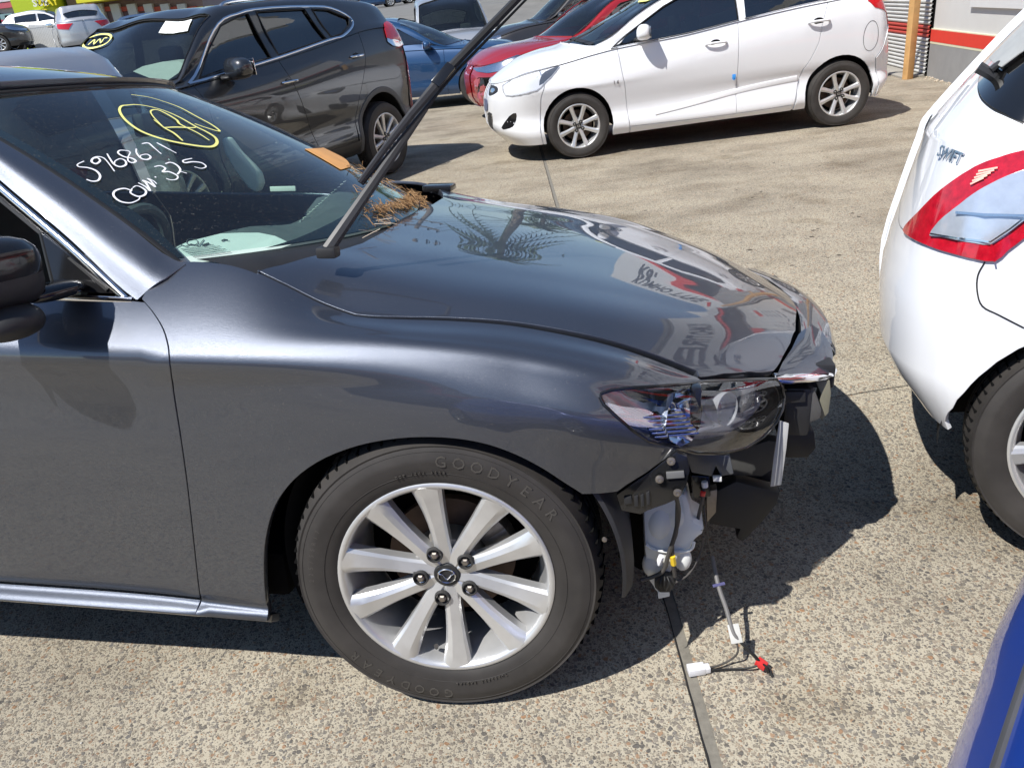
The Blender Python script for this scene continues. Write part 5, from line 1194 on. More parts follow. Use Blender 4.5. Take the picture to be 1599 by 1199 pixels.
def mirror_on(cb, root, u, z, v, mat, s=1.):
    fr = cb.fr; m = bpy.data.objects.new('door_mirror', None); link(m, root); c = fr.w(u, v, z); tw = np.array([fr.a*.95+fr.b*.25, fr.b*.95-fr.a*.25, fr.k])
    blob('mirror_shell', c, (.075*s, .125*s, .075*s), tw, mat, m, 2.8, f=lambda x, y, z: (x*(1-.1*z), y, z*(1+.10*y)))
    mb = MB(); mb.box(c-tw[0]*.073*s, (.003, .10*s, .055*s), tw, .01); mb.build('mirror_glass', M['chrome'], m)
    blob('mirror_foot', fr.w(u+.02, v+.14, z-.06), (.05, .09, .02), tw, M['black_plastic'], m, 2.4)

M['lamp_inner'] = plain('lamp_inner_chrome', (.55, .57, .60), .18, .8, var=.45, scale=18)
# ---- white hatchback in the middle
HYF = Frame((.9529, 7.9691, 0), (-math.cos(.0091), -math.sin(.0091), 0), (-math.sin(.0091), math.cos(.0091), 0), (0, 0, 1))
low = [([(-3.2, .26), (-2.57, .22), (-1.3, .2), (0, .18), (.87, .165)], .70, -3.10, .035), ([(-3.2, .34), (-2.5, .28), (0, .25), (.87, .26)], .80, -3.17, .005),
       ([(-3.2, .48), (-2.2, .49), (-1.4, .46), (-.4, .42), (.87, .44)], .87, -3.2, .035), ([(-3.2, .62), (0, .60), (.87, .58)], .865, -3.18, .0),
       ([(-3.2, .98), (-2.94, 1.0), (-1.6, .895), (-1.12, .83), (-.28, .72), (.4, .71), (.87, .68)], .83, -3.09, -.008),
       ([(-3.2, 1.10), (-2.9, 1.15), (-2.48, 1.14), (-1.6, 1.065), (-1.1, 1.005), (-.3, .945), (.14, .875), (.5, .82), (.7, .765), (.82, .735)], .79, -3.0, .05)]
up = [[(-3.0, .2, 1.19), (-2.5, .15, 1.25), (-1.1, .13, 1.2), (-.6, .12, 1.03), (-.3, .12, .965), (0, .16, .95), (.4, .2, .88), (.8, .25, .75)],
      [(-3.0, .28, 1.3), (-2.5, .24, 1.385), (-1.8, .22, 1.41), (-1.15, .22, 1.385), (-.9, .21, 1.31), (-.6, .18, 1.17), (-.25, .14, .985), (0, .28, .98), (.4, .35, .915), (.8, .4, .765)],
      [(-3.0, .5, 1.34), (-2.5, .5, 1.43), (-1.8, .5, 1.45), (-1.1, .5, 1.43), (-.55, .5, 1.22), (-.05, .5, 1.015), (.1, .5, 1.0), (.4, .5, .95), (.8, .55, .775)],
      [(-3.0, .84, 1.36), (-2.5, .84, 1.45), (-1.8, .84, 1.465), (-1.1, .84, 1.445), (-.45, .84, 1.2), (.05, .84, 1.025), (.2, .84, 1.0), (.45, .84, .955), (.82, .84, .775)]]
gl = [[(-.36, .962), (-1.12, 1.02), (-1.58, 1.075), (-1.56, 1.37), (-1.12, 1.355), (-.90, 1.27), (-.52, 1.06)], [(-1.64, 1.08), (-2.42, 1.155), (-2.60, 1.20), (-2.5, 1.33), (-1.64, 1.375)]]
al = [(22.5+45*k, .050, .024, .052, 3 if k % 2 else -3) for k in range(8)]
hy, hb = build_car('white hatchback with silver eight spoke wheels and a blue tape tag on its door', HYF, .84, low, up, (.28, -2.85), M['white_paint'], 2.57, (-2.57, 0.), .615,
   cuts=[[(-3.02, 1.15), (-2.98, .75), (-2.90, .60), (-2.93, .2)], [(-2.42, 1.14), (-2.33, .80), (-2.2, .58), (-2.12, .2)], [(-1.57, 1.07), (-1.56, .8), (-1.55, .2)], [(-.42, .95), (-.45, .72), (-.49, .35), (-.50, .2)], [(.33, .83), (.30, .72), (.345, .60), (.36, .18)]],
   glass_s=gl, ws=((-.24, .02), (-.98, -1.08)), rw=((-2.98, -2.99), (-2.72, -2.70)), wheel_kw=dict(spokes=al, nuts=4, nut_r=.044, phase=30, cap_r=.028), rimd=.412, arch_r=.345, arch_z=.318, glass_mat=M['glass_dark'])
WP = M['white_paint']
lamp(hb, hy, 'headlight', [(785, 134), (808, 120), (840, 110), (873, 103), (868, 112), (850, 131), (838, 142), (812, 149), (790, 150)], M['lens_clear'], (hb.K[2], hb.K[6]), depth_mat=M['lamp_inner'])
hp = hb.pix([(785, 134), (808, 120), (840, 110), (873, 103), (868, 112), (850, 131), (838, 142), (812, 149), (790, 150), (785, 134)], (hb.K[2], hb.K[6])); strip_on(hb.surf, smooth_line(hp, 2), .010, M['lamp_grey'], 'headlight_rim', hy, .004)
lamp(hb, hy, 'headlight_shade', [(846, 117), (858, 109), (873, 103.5), (868, 111), (854, 125), (842, 134)], plain('lamp_shadow', (.10, .11, .13), .2), (hb.K[2], hb.K[6]), off=.001)  # dark patch paints shade into the lamp's upper rear corner
lamp(hb, hy, 'fog_lamp_recess', [(783, 200), (795, 182), (806, 177), (806, 188), (801, 198), (790, 202)], M['gloss_black'], off=.001)
lamp(hb, hy, 'grille', [(763, 147), (767, 133), (776, 136), (777, 144), (766, 150)], M['black_plastic'], off=.001)
lamp(hb, hy, 'grille_badge', [(765, 143), (769, 138), (773, 140), (770, 145)], M['chrome'], off=.004)
lg = lamp(hb, hy, 'lower_grille', [(761, 178), (768, 178), (770, 200), (764, 200)], M['black_plastic'], off=.001)
for k in range(5):
    L = hb.pix([(761.5, 181+k*4), (769, 181.5+k*4)], (0, hb.K[4])); strip_on(hb.surf, L, .012, M['satin_chrome'], 'grille_slat', lg, .004)
lamp(hb, hy, 'number_plate', [(756, 155), (761, 156), (762, 172), (758, 171)], plain('plate_blue', (.10, .12, .2), .4), off=.01)
tl_px = [(1356, -6), (1372, -6), (1384, 10), (1388, 30), (1388, 46), (1378, 30), (1366, 12)]
lamp(hb, hy, 'tail_light', tl_px, M['lens_red'], (hb.K[3], hb.K[7]), off=.006)
for u, z in ((-1.345, .905), (-2.32, .985)): door_handle(hb, hy, u, z, WP)
mirror_on(hb, hy, -.66, 1.075, -.035, WP, .92)
(s_, t_), = hb.uz([(-2.83, .80)]); 
cc = [(s_+.075*math.cos(a), t_+.075*math.sin(a)) for a in np.linspace(0, 2*math.pi, 25)]; strip_on(hb.surf, cc, .004, M['seal'], 'fuel_flap_line', hy, .0015)
hl_ = hb.uz([(-.75, .345), (-1.2, .40), (-1.6, .455), (-2.15, .50)]); strip_on(hb.surf, smooth_line(hl_, 4), 0.05, WP, 'swage_line', hy, .010, flat=False)
P, N, _, _ = surf_pt(hb, 1146, 120, .004, (0, hb.K[5])); mb = MB(); mb.box(P, (.016, .002, .022), HYF.ax(), .001); mb.box(P+HYF.k*-.02, (.010, .002, .010), HYF.ax(), .001); mb.build('tape_tag', M['blue_tape'], hy)
for j, (q, dx) in enumerate((('1.6', 0),)):
    P, N, _, _ = surf_pt(hb, 962, 129, .002, (0, hb.K[5])); V_, F_ = text_mesh(q, .05, .001); mb = MB(); mb.add([P-HYF.a*x+HYF.k*y-HYF.b*z for x, y, z in V_], F_); mb.build('engine_badge', M['satin_chrome'], hy, smooth=False)
strip_on(hb.surf, [(-.26+.16*math.sin(math.pi*k/12), hb.K[7]+ (hb.TC-2*hb.K[7])*k/12) for k in range(1, 12)], .05, M['black_plastic'], 'cowl_strip', hy, .002)
P1 = HYF.w(-.02, .55, 1.04); mb = MB(); mb.tube([P1, HYF.w(-.20, .30, 1.12), HYF.w(-.35, .30, 1.19)], .008, 6); mb.build('wiper', M['black_plastic'], hy)
lp = [(940, 8), (950, 0), (956, 4), (948, 7)]
pp_ = hb.pix([(1000, -3), (1030, -3), (1010, 3), (996, 5)], (hb.K[7]-.05, hb.TC/2)); panel('yellow_mark', hb.surf, pp_, M['yellow_ink'], hy, .03, .03, lip=0, off=.004)

# ---- charcoal SUV on the left
XTF = Frame((-.95, 8.4407, 0), (-math.cos(1.0617), -math.sin(1.0617), 0), (-math.sin(1.0617), math.cos(1.0617), 0), (0, 0, 1))
low = [([(-.95, .36), (0, .30), (1.4, .285), (3.6, .26)], 3.45, -.78, .05), ([(-.95, .46), (0, .42), (1.4, .40), (3.6, .38)], 3.55, -.86, .0),
       ([(-.95, .62), (3.6, .58)], 3.6, -.88, .025), ([(-.95, .85), (1.2, .78), (3.6, .74)], 3.6, -.85, .0),
       ([(-.95, 1.14), (0, 1.12), (1.3, 1.02), (2.7, .98), (3.6, .88)], 3.55, -.80, -.005),
       ([(-.95, 1.33), (-.2, 1.38), (.1, 1.365), (.4, 1.325), (1.25, 1.235), (2.2, 1.155), (2.7, 1.12), (3.3, 1.03), (3.55, .95)], 3.5, -.74, .07)]
up = [[(-.8, .15, 1.42), (0, .13, 1.47), (.6, .14, 1.45), (1.4, .15, 1.42), (2.0, .15, 1.32), (2.3, .14, 1.19), (2.7, .2, 1.15), (3.5, .25, .98)],
      [(-.75, .26, 1.54), (-.4, .25, 1.61), (0, .24, 1.655), (.6, .23, 1.675), (1.3, .22, 1.665), (1.72, .22, 1.63), (1.92, .205, 1.54), (2.15, .17, 1.36), (2.35, .14, 1.195), (2.7, .3, 1.17), (3.5, .38, 1.0)],
      [(-.75, .5, 1.59), (0, .5, 1.69), (1.3, .5, 1.70), (1.72, .5, 1.665), (2.15, .5, 1.41), (2.52, .5, 1.2), (2.7, .5, 1.185), (3.5, .55, 1.01)],
      [(-.75, .91, 1.60), (0, .91, 1.7), (1.3, .91, 1.71), (1.78, .91, 1.68), (2.2, .91, 1.43), (2.62, .91, 1.2), (2.75, .91, 1.19), (3.5, .91, 1.02)]]
XT_win = [[(2.18, 1.19), (1.95, 1.38), (1.74, 1.54), (1.50, 1.60), (1.40, 1.61), (1.36, 1.26)], [(1.26, 1.27), (.58, 1.345), (.68, 1.61), (1.30, 1.62)], [(.50, 1.355), (.34, 1.37), (.16, 1.44), (.12, 1.50), (.35, 1.585), (.58, 1.605)]]
sx = [(18+36*k, .045, .022, .05, 4 if k % 2 else -4) for k in range(10)]
xt, xb = build_car('charcoal sport utility vehicle with chrome window trim parked behind the grey sedan', XTF, .91, low, up, (2.85, -.42), M['suv_paint'], 2.705, (0., 2.705), .715, name='parked_suv', cat='suv',
   cuts=[[(-.56, 1.2), (-.52, .9), (-.50, .3)], [(.10, 1.36), (.14, 1.15), (.36, .80), (.46, .60), (.50, .3)], [(1.29, 1.24), (1.24, 1.0), (1.10, .55), (1.08, .3)], [(2.28, 1.15), (2.25, .8), (2.22, .3)], [(3.05, 1.05), (3.1, .3)]],
   glass_s=XT_win, ws=((2.32, 2.60), (1.78, 1.83)), rw=((-.70, -.72), (-.56, -.56)), wheel_kw=dict(spokes=sx, nuts=5, nut_r=.05, phase=0), rimd=.487, arch_r=.41, arch_z=.40, glass_mat=M['glass_dark'])
chl = xb.uz([(2.30, 1.165), (2.0, 1.188), (1.25, 1.255), (.55, 1.335), (.34, 1.352), (.14, 1.42), (.085, 1.50), (.30, 1.60), (.62, 1.63), (1.30, 1.64), (1.52, 1.615), (1.76, 1.555), (1.99, 1.375), (2.30, 1.165)], tmax=xb.K[7]-.004, tmin=xb.K[4])
strip_on(xb.surf, smooth_line(chl, 3), .022, M['chrome'], 'window_chrome', xt, .008, flat=False)
for u, z in ((1.29, 1.055), (.28, 1.165)): door_handle(xb, xt, u, z, M['chrome'], .09, True)
mirror_on(xb, xt, 1.93, 1.225, -.08, M['suv_paint'], 1.12)
for uc_ in (0., 2.705):                                               # matt arch mouldings
    for s_ in (1,):
        arc = xb.uz([(uc_+.428*math.cos(a), .40+.428*math.sin(a)) for a in np.linspace(R(195), R(-12), 25)]); strip_on(xb.surf, arc, .055, plain('arch_moulding', (.06, .062, .065), .5), 'arch_moulding', xt, .008, flat=False)
clad = xb.uz([(.46, .36), (.9, .355), (1.5, .35), (2.2, .345)]); strip_on(xb.surf, clad, .13, M['black_plastic'], 'sill_cladding', xt, .006, flat=False)
lamp(xb, xt, 'tail_light', [(599, 38), (606, 36), (619, 42), (625, 56), (625, 66), (618, 62), (603, 60)], M['lens_red'], (xb.K[3], xb.K[6]), off=.014, sr=(-.70, 0.))
lamp(xb, xt, 'tail_light_clear', [(603, 60), (618, 63), (625, 67), (622, 74), (612, 72), (604, 66)], M['lens_clear'], (xb.K[3], xb.K[6]), off=.014, depth_mat=M['chrome'], sr=(-.70, 0.))
for sgn in (0, 1):
    f2 = XTF if sgn == 0 else Frame(XTF.w(0, 1.82, 0), XTF.a, -XTF.b, XTF.k)
    mb = MB(); mb.tube(smooth_line([f2.w(1.60, .30, 1.66), f2.w(1.45, .29, 1.715), f2.w(.6, .30, 1.73), f2.w(-.2, .31, 1.70), f2.w(-.35, .32, 1.66)], 4), .016, 8); mb.build('roof_rail', M['satin_chrome'], xt)
# papers, writing and the sagging airbag inside its windscreen
L = xb.pix([(259, 34), (300, 31), (293, 49), (248, 52)], (xb.K[7], xb.TC-xb.K[7])); panel('white_sticker', xb.surf, L, M['paper'], xt, .03, .03, lip=.001, off=.003)
def xpen(px, w, closed=False):
    L = xb.pix(smooth_line(px, 4, closed), (xb.K[7], xb.TC-xb.K[7])); strip_on(xb.surf, L+([L[0]] if closed else []), w, M['yellow_ink'], 'pen_stroke', xink, .004)
xink = bpy.data.objects.new('windscreen_writing', None); link(xink, xt)
xpen([(130, 70), (136, 62), (155, 55), (170, 55), (174, 60), (166, 69), (150, 75), (135, 76)], .022, True); xpen([(138, 71), (148, 63), (147, 70), (156, 62), (158, 68), (163, 61), (168, 60)], .014)
af = [(190, 110), (205, 102), (235, 95), (262, 94), (270, 98), (262, 112), (245, 124), (215, 120)]
P = [xb.surf.P(*q)[0] for q in xb.pix(af, (xb.K[7], xb.TC-xb.K[7]))]; mb = MB(); mb.prism([p-XTF.a*.10-XTF.k*.02 for p in P], -XTF.a*.18); mb.build('airbag', M['airbag'], xt, smooth=False)
# ---- white hatchback on the right, seen from behind
SWF = tilt_frame(1.342, 1.493, -.5, .095, -.058); SWF.o[2] = .02
low = [([(-.55, .36), (-.46, .33), (-.39, .292), (-.34, .280), (0, .22), (1.2, .20), (3.2, .18)], 3.1, -.45, .03), ([(-.55, .385), (0, .33), (1.2, .28), (3.2, .26)], 3.2, -.525, .004),
       ([(-.55, .50), (0, .47), (3.2, .44)], 3.25, -.560, -.006), ([(-.55, .63), (3.2, .6)], 3.25, -.568, -.008),
       ([(-.55, .78), (3.2, .74)], 3.2, -.545, .0), ([(-.5, .92), (-.3, .95), (.3, .96), (1.5, .93), (2.4, .90), (3.1, .76)], 3.1, -.52, .03),
       ([(-.5, 1.03), (.3, 1.05), (2.4, 1.0)], 2.25, -.480, .075, -.18, 1.8), ([(-.5, 1.13), (.3, 1.17), (2.4, 1.15)], 2.0, -.408, .115, -.13, 1.55),
       ([(-.5, 1.25), (.3, 1.30), (2.4, 1.27)], 1.75, -.315, .17, -.05, 1.35), ([(-.4, 1.365), (.3, 1.41), (2.4, 1.37)], 1.5, -.22, .23, .02, 1.2)]
up = [[(-.22, .27, 1.385), (.2, .27, 1.435), (1.2, .27, 1.43), (1.5, .27, 1.38)], [(-.22, .36, 1.39), (.2, .36, 1.455), (1.2, .36, 1.45), (1.5, .36, 1.385)], [(-.22, .55, 1.395), (.2, .55, 1.47), (1.2, .55, 1.465), (1.5, .55, 1.39)], [(-.22, .85, 1.395), (.2, .85, 1.48), (1.2, .85, 1.475), (1.5, .85, 1.39)]]
sp7 = [(13+360/8*k, .045, .03, .055, 0) for k in range(8)]
sw, sb = build_car('white hatchback with big red and clear tail light, cut off by the right edge', SWF, .85, low, up, (2.6, -.20), M['white_paint'], 2.43, (0., 2.43), .61,
   cuts=[], glass_s=[], ws=None, wheel_kw=dict(spokes=sp7, nuts=5, nut_r=.05, phase=10, detail=2), rimd=.425, arch_r=.355, arch_z=.275, arc0=184, res=.04, shell_res=.03, n=(2.6, 3.6))
for lp_ in ([(.35, 1.02), (.45, 1.36), (1.0, 1.37), (1.05, 1.02)], [(1.12, 1.02), (1.08, 1.37), (1.3, 1.30), (1.75, 1.03)]):
    for f_ in (0, 1):
        q_ = sb.uz(lp_, tmax=sb.K[9], tmin=sb.K[5]); panel('side_window', sb.surf, [(a, sb.TC-b) for a, b in q_] if f_ else q_, M['frit'], sw, .08, .05, lip=0, off=.003)
tq = np.linspace(sb.K[6], sb.K[9]-.01, 6); panel('windscreen', sb.surf, [(sb.s1-.35, tq[0]), (sb.s1, tq[0]), (sb.s1, tq[-1]), (sb.s1-.35, tq[-1])], M['frit'], sw, .05, .05, lip=0, off=.003)
panel('windscreen', sb.surf, [(sb.s1-.35, sb.TC-tq[0]), (sb.s1, sb.TC-tq[0]), (sb.s1, sb.TC-tq[-1]), (sb.s1-.35, sb.TC-tq[-1])], M['frit'], sw, .05, .05, lip=0, off=.003)
# cosmetics traced on the shell
o_px = [(1414, 360), (1424, 346), (1439, 331), (1463, 306), (1489, 285), (1524, 262), (1561, 247), (1599, 236), (1640, 232), (1640, 330), (1605, 366), (1574, 390), (1554, 407), (1525, 404), (1499, 398), (1470, 390), (1449, 382), (1424, 370)]
tr_ = (sb.K[2], sb.K[8]); srr = (sb.s0, .6)
tlp = sb.pix(o_px, tr_, srr); TL = bpy.data.objects.new('tail_light', None); link(TL, sw)
redm = plain('red_tail_lens', (.50, .006, .02), .10, coat=1, var=.25, scale=60)
panel('red_lens', sb.surf, smooth_line(tlp, 2, True), redm, TL, .02, .02, lip=.01, off=.008)
inn = [(1457, 368), (1466, 353), (1479, 339), (1514, 311), (1549, 288), (1599, 266), (1640, 255), (1640, 320), (1599, 344), (1576, 362), (1549, 381), (1524, 379), (1499, 375), (1474, 370)]
ip = sb.pix(inn, tr_, srr); panel('clear_lens', sb.surf, smooth_line(ip, 2, True), plain('frosted_chrome_lamp', (.66, .70, .76), .16, .55, coat=1, var=.10, scale=25), TL, .02, .02, lip=.003, off=.0105)
strip_on(sb.surf, sb.pix([(1500, 333), (1540, 336), (1599, 337)], tr_, srr), .006, M['satin_chrome'], 'lamp_ridge', TL, .018)
strip_on(sb.surf, sb.pix([(1462, 366), (1500, 372), (1548, 377), (1576, 358), (1599, 340)], tr_, srr), .004, M['chrome'], 'lamp_ridge', TL, .018)
strip_on(sb.surf, sb.pix([(1549, 381), (1554, 407)], tr_, srr), .004, redm, 'lens_split', TL, .018)
for q in range(5): strip_on(sb.surf, sb.pix([(1521+q*3, 283-q*5+6), (1540+q*5, 275-q*4+4)], tr_, srr), .004, plain('lens_highlight', (.9, .55, .45), .2), 'lens_prism_glint', TL, .014)  # pale strips paint highlights on the lens prisms
# tailgate shut line, bumper seam, arch line
def seam(px, name, w=.004, mat='seal', tr=None): return strip_on(sb.surf, sb.pix(smooth_line(px, 4), tr or (0, sb.K[9]-.002), srr), w, M[mat], name, sw, .0012)
seam([(1413, 362), (1404, 345), (1410, 300), (1425, 262), (1452, 215), (1475, 180)], 'tailgate_line', .0016)
seam([(1538, 409), (1527, 430), (1526, 455), (1534, 478), (1560, 492), (1599, 512)], 'bumper_line', .0035)
seam([(1455, 180), (1447, 196), (1441, 213)], 'plate_lamp_trim', .012)
V_, F_ = text_mesh('SWIFT', .042, .0016, .0006)
P, N, _, _ = surf_pt(sb, 1485, 243, .003, (sb.K[4], sb.K[8])); 
P2, _, _, _ = surf_pt(sb, 1500, 249, .003, (sb.K[4], sb.K[8])); ex = P2-P; ex /= np.linalg.norm(ex); ey = np.cross(N, ex); ey *= np.sign(ey[2])
mb = MB(); mb.add([P+ex*x*.86+ey*y*.9+N*z for x, y, z in V_], F_); mb.build('model_badge', M['satin_chrome'], sw, smooth=False)
# rear screen and spoiler end
rwp = [(1531, 122), (1529, 138), (1535, 154), (1552, 169), (1571, 178), (1599, 191), (1660, 205), (1660, 20), (1599, 60), (1562, 98)]
rl = sb.pix(rwp, (sb.K[5], sb.K[9]-.002), (sb.s0, .8)); panel('rear_window', sb.surf, rl, M['frit'], sw, .03, .03, lip=.002, off=.004)
seam([(1531, 120), (1529, 138), (1535, 155), (1552, 170), (1571, 179), (1599, 192)], 'rear_window_seal', .008, tr=(sb.K[5], sb.K[9]-.002))
sp_ = sb.pix([(1554, 98), (1575, 78), (1599, 54), (1640, 10), (1660, 40), (1625, 75), (1599, 92), (1572, 112)], (sb.K[5], sb.K[9]-.002), (sb.s0, 1.)); panel('spoiler_side', sb.surf, sp_, plain('grey_spoiler', (.42, .42, .40), .4), sw, .03, .03, lip=.004, off=.02)
rwi = bpy.data.objects.new('rear_wiper', None); link(rwi, sw)
A_, _, _, _ = surf_pt(sb, 1560, 112, .03, (sb.K[5], sb.K[9]-.002)); dA = np.dot(A_-cO, cF)
tri(at(1527, 106, dA), at(1571, 146, dA+.02), .030, .016, .012, -cF, 'wiper_cover', AR, rwi, 10, .01); tri(at(1545, 112, dA-.01), at(1560, 100, dA-.01), .018, .016, .01, -cF, 'wiper_joint', AR, rwi, 5)
tri(at(1552, 108, dA), at(1574, 138, dA+.01), .012, .010, .01, -cF, 'wiper_blade', M['seal'], rwi, 5)

# ---- bright blue car, bottom right corner
bdir = math.atan2(.73, .68)
BLF = yaw_frame(.475, .655, bdir, -1)
low = [([(-3.6, .2), (.9, .2)], .82, -3.4, .05), ([(-3.6, .35), (.9, .35)], .88, -3.5, .01), ([(-3.6, .5), (.9, .5)], .9, -3.5, .0), ([(-3.6, .58), (.9, .56)], .88, -3.5, .020), ([(-3.6, .66), (.9, .62)], .85, -3.4, .052), ([(-3.6, .9), (-.5, .74), (.9, .67)], .8, -3.3, .11)]
up = [[(-3.4, .2, 1.0), (-1.4, .2, .95), (-.8, .2, .80), (.3, .2, .69)], [(-3.2, .3, 1.3), (-1.8, .3, 1.36), (-1.3, .3, 1.1), (-1.0, .3, .86), (.3, .3, .70)], [(-3.2, .5, 1.35), (-1.8, .5, 1.39), (-1.2, .5, 1.1), (-.9, .5, .88), (.3, .5, .71)], [(-3.2, .84, 1.37), (-1.8, .84, 1.4), (-1.15, .84, 1.1), (-.8, .84, .9), (.3, .84, .72)]]
bl, bb = build_car('bright blue car, only its bumper corner with a grey rubber strip showing bottom right', BLF, .84, low, up, (.35, -3.0), M['blue_paint'], 2.5, (-2.9, -.78), .6, ws=((-1.0, -.85), (-1.7, -1.75)), n=(2.6, 2.6), far_wheels=False, shell_res=.025)
st_ = [(a, bb.K[4]+.012) for a in np.linspace(-1.6, .95, 60)]; strip_on(bb.surf, st_, .014, plain('grey_rubber_moulding', (.085, .085, .088), .4), 'rubber_moulding', bl, .005, flat=False)

# ---- cars behind
def saloon(label, x, y, yaw, side, paint_, top=1.45, hatch=False, wb=2.6, V=.87, fo=.85, ro=.85, tall=0., name='parked_car', group='cars parked at the back of the yard', wk=None, origin='front', light=True, glass_mat=None, D=.62):
    fr = yaw_frame(x, y, yaw, side); t = tall; r = wb+ro
    low = [([(-r, .25), (fo, .2)], fo-.12, -r+.08, .04), ([(-r, .33), (fo, .3)], fo-.03, -r+.02, .0), ([(-r, .5), (fo, .46)], fo, -r, .0), ([(-r, .66+t), (fo, .6+t*.6)], fo, -r, -.005), ([(-r, .86+t), (-1.2, .82+t), (fo, .68+t*.7)], fo-.04, -r+.02, .005),
           ([(-r, .98+t), (-wb, .99+t), (-.6, .93+t), (0, .88+t), (.5, .80+t*.8), (fo, .72+t*.7)], fo-.08, -r+.05, .06)]
    T1 = top; re = -r+(.28 if hatch else .75); rb = re-(.15 if hatch else .45)
    rz = 1.02+t; bh = .93+t
    up = [[(-r+.1, .2, rz), (rb, .15, rz+.04), (re, .15, 1.12+t), (-1.4, .14, 1.13+t), (-.9, .13, 1.06+t), (-.55, .13, .96+t), (0, .16, .92+t), (.5, .2, .85+t*.8), (fo, .25, .75+t*.7)],
          [(-r+.1, .3, rz+.02), (rb, .24, rz+.06), (re, .25, T1-.10), (re+.4, .24, T1-.05), (-1.5, .24, T1-.05), (-1.2, .23, T1-.13), (-.55, .14, .98+t), (0, .28, .95+t), (.5, .33, .88+t*.8), (fo, .4, .76+t*.7)],
          [(-r+.1, .5, rz+.03), (rb, .5, rz+.07), (re, .5, T1-.06), (re+.4, .5, T1-.01), (-1.45, .5, T1-.01), (-.9, .5, T1-.22), (-.38, .5, 1.0+t), (0, .5, .97+t), (.5, .5, .91+t*.8), (fo, .5, .77+t*.7)],
          [(-r+.1, V, rz+.03), (rb, V, rz+.08), (re, V, T1-.05), (re+.4, V, T1), (-1.4, V, T1), (-.85, V, T1-.2), (-.3, V, 1.01+t), (0, V, .98+t), (.5, V, .92+t*.8), (fo, V, .78+t*.7)]]
    g1 = [(-.66, .985+t), (-1.55, 1.04+t), (-1.55, T1-.12), (-1.28, T1-.16)]; g2 = [(-1.63, 1.045+t), (max(-2.5, re-.05), 1.07+t), (max(-2.45, re+.15), T1-.15), (-1.63, T1-.12)]
    c_, b_ = build_car(label, fr, V, low, up, (fo-.6, -r+.6), paint_, wb, (-wb, 0.), D, name=name, group=group, cat='car', cuts=[[(-2.45, .98+t), (-wb+.42, .6), (-wb+.45, .2)], [(-1.6, .95+t), (-1.58, .2)], [(-.52, .93+t), (-.52, .2)]], glass_s=[g1, g2], ws=((-.52, -.28), (-1.22, -1.38)), rw=((rb+.02, rb+.02), (re-.01, re+.02)), rimd=.40, arch_r=.34, res=.10, shell_res=.10, wheel_kw=wk, glass_mat=glass_mat or M['glass_dark'])
    if light:
        hl = b_.uz([(fo-.10, .66+t*.6), (fo-.06, .72+t*.6), (fo-.35, .82+t*.8), (fo-.5, .84+t*.8), (fo-.42, .74+t*.7)], tmax=b_.K[6])
        for f_ in (1, -1):
            L = hl if f_ == 1 else [(a, b_.TC-b) for a, b in hl]
            panel('headlight', b_.surf, smooth_line(L, 2, True), M['lens_clear'], c_, .05, .05, lip=0, off=.012); panel('headlight_bowl', b_.surf, smooth_line(L, 2, True), M['satin_chrome'], c_, .05, .05, lip=0, off=.006)
        for f_ in (1, -1):
            tlz = b_.uz([(-r+.06, .74+t), (-r+.05, .92+t), (-r+.38, .95+t), (-r+.30, .80+t)], tmax=b_.K[6]); L = tlz if f_ == 1 else [(a, b_.TC-b) for a, b in tlz]
            panel('tail_light', b_.surf, L, M['lens_red'], c_, .05, .05, lip=.01, off=.012)
    for u in (-1.42, -2.36): door_handle(b_, c_, u, .87+t, paint_)
    mirror_on(b_, c_, -.78, 1.02+t, -.04, paint_, .95)
    return c_, b_, fr
BK = 'cars parked at the back of the yard'
nc, nb_, nf = saloon('dark blue sedan parked between the charcoal SUV and the red hatchback', .05, 14.2, -.16, 1, M['navy_paint'], 1.47, V=.88, wk=dict(spokes=[(90+72*k, .05, .03, .06, 0) for k in range(5)], nuts=5, nut_r=.05, phase=0), D=.66)
rc_, rb_, rf_ = saloon('red hatchback with a crushed front corner beside the white hatchback', .95, 11.35, math.pi+.30, -1, M['red_paint'], 1.47, True, 2.5, .85, .80, .6)
# crushed corner: torn lumps of bumper, hanging clip
crm = paint('crushed_red_plastic', (.30, .03, .035), 0, .5, .3)
for q in range(9):
    p = rf_.w(.80+.04*random.random(), .12+.07*q*.6, .36+.05*(q % 4)); bm = bmesh.new(); bmesh.ops.create_icosphere(bm, subdivisions=2, radius=.10)
    for v in bm.verts: v.co *= .55+.7*random.random(); v.co.x *= .5
    mb = MB(); mb.bm(bm, p, rf_.ax()); mb.build('crushed_bumper', crm if q % 3 else M['black_plastic'], rc_, smooth=False)
mb = MB(); mb.box(rf_.w(.70, .30, .56), (.10, .22, .05), rf_.ax(), .02); mb.build('front_cavity', M['dark_gap'], rc_)
wc_, wb_, wf_ = saloon('pale silver car facing the camera behind the dark blue sedan', .62, 17.9, -math.pi/2+.1, -1, M['silver_paint'], 1.78, True, 2.5, .88, .8, .6, .14)
yp = [(705, 20), (712, 18), (716, 24), (710, 29)]; L = wb_.pix(yp, (wb_.K[6], wb_.TC-wb_.K[6])); 0 and panel('yellow_sticker', wb_.surf, L, M['yellow_ink'], wc_, .05, .05, lip=0, off=.006)
dc_, db_, df_ = saloon('dark brown wagon standing behind the red hatchback', 1.0, 16.4, math.pi+.1, -1, M['brown_paint'], 1.72, True, 2.7, .9, .9, .9, .16)
sc2, sb2, sf2 = saloon('silver hatchback showing only its roof between the grey sedan and the charcoal SUV', -5.32, 4.42, math.pi-.2, -1, M['silver_paint'], 1.45, True, 2.5, .82, .85, .80, .0)
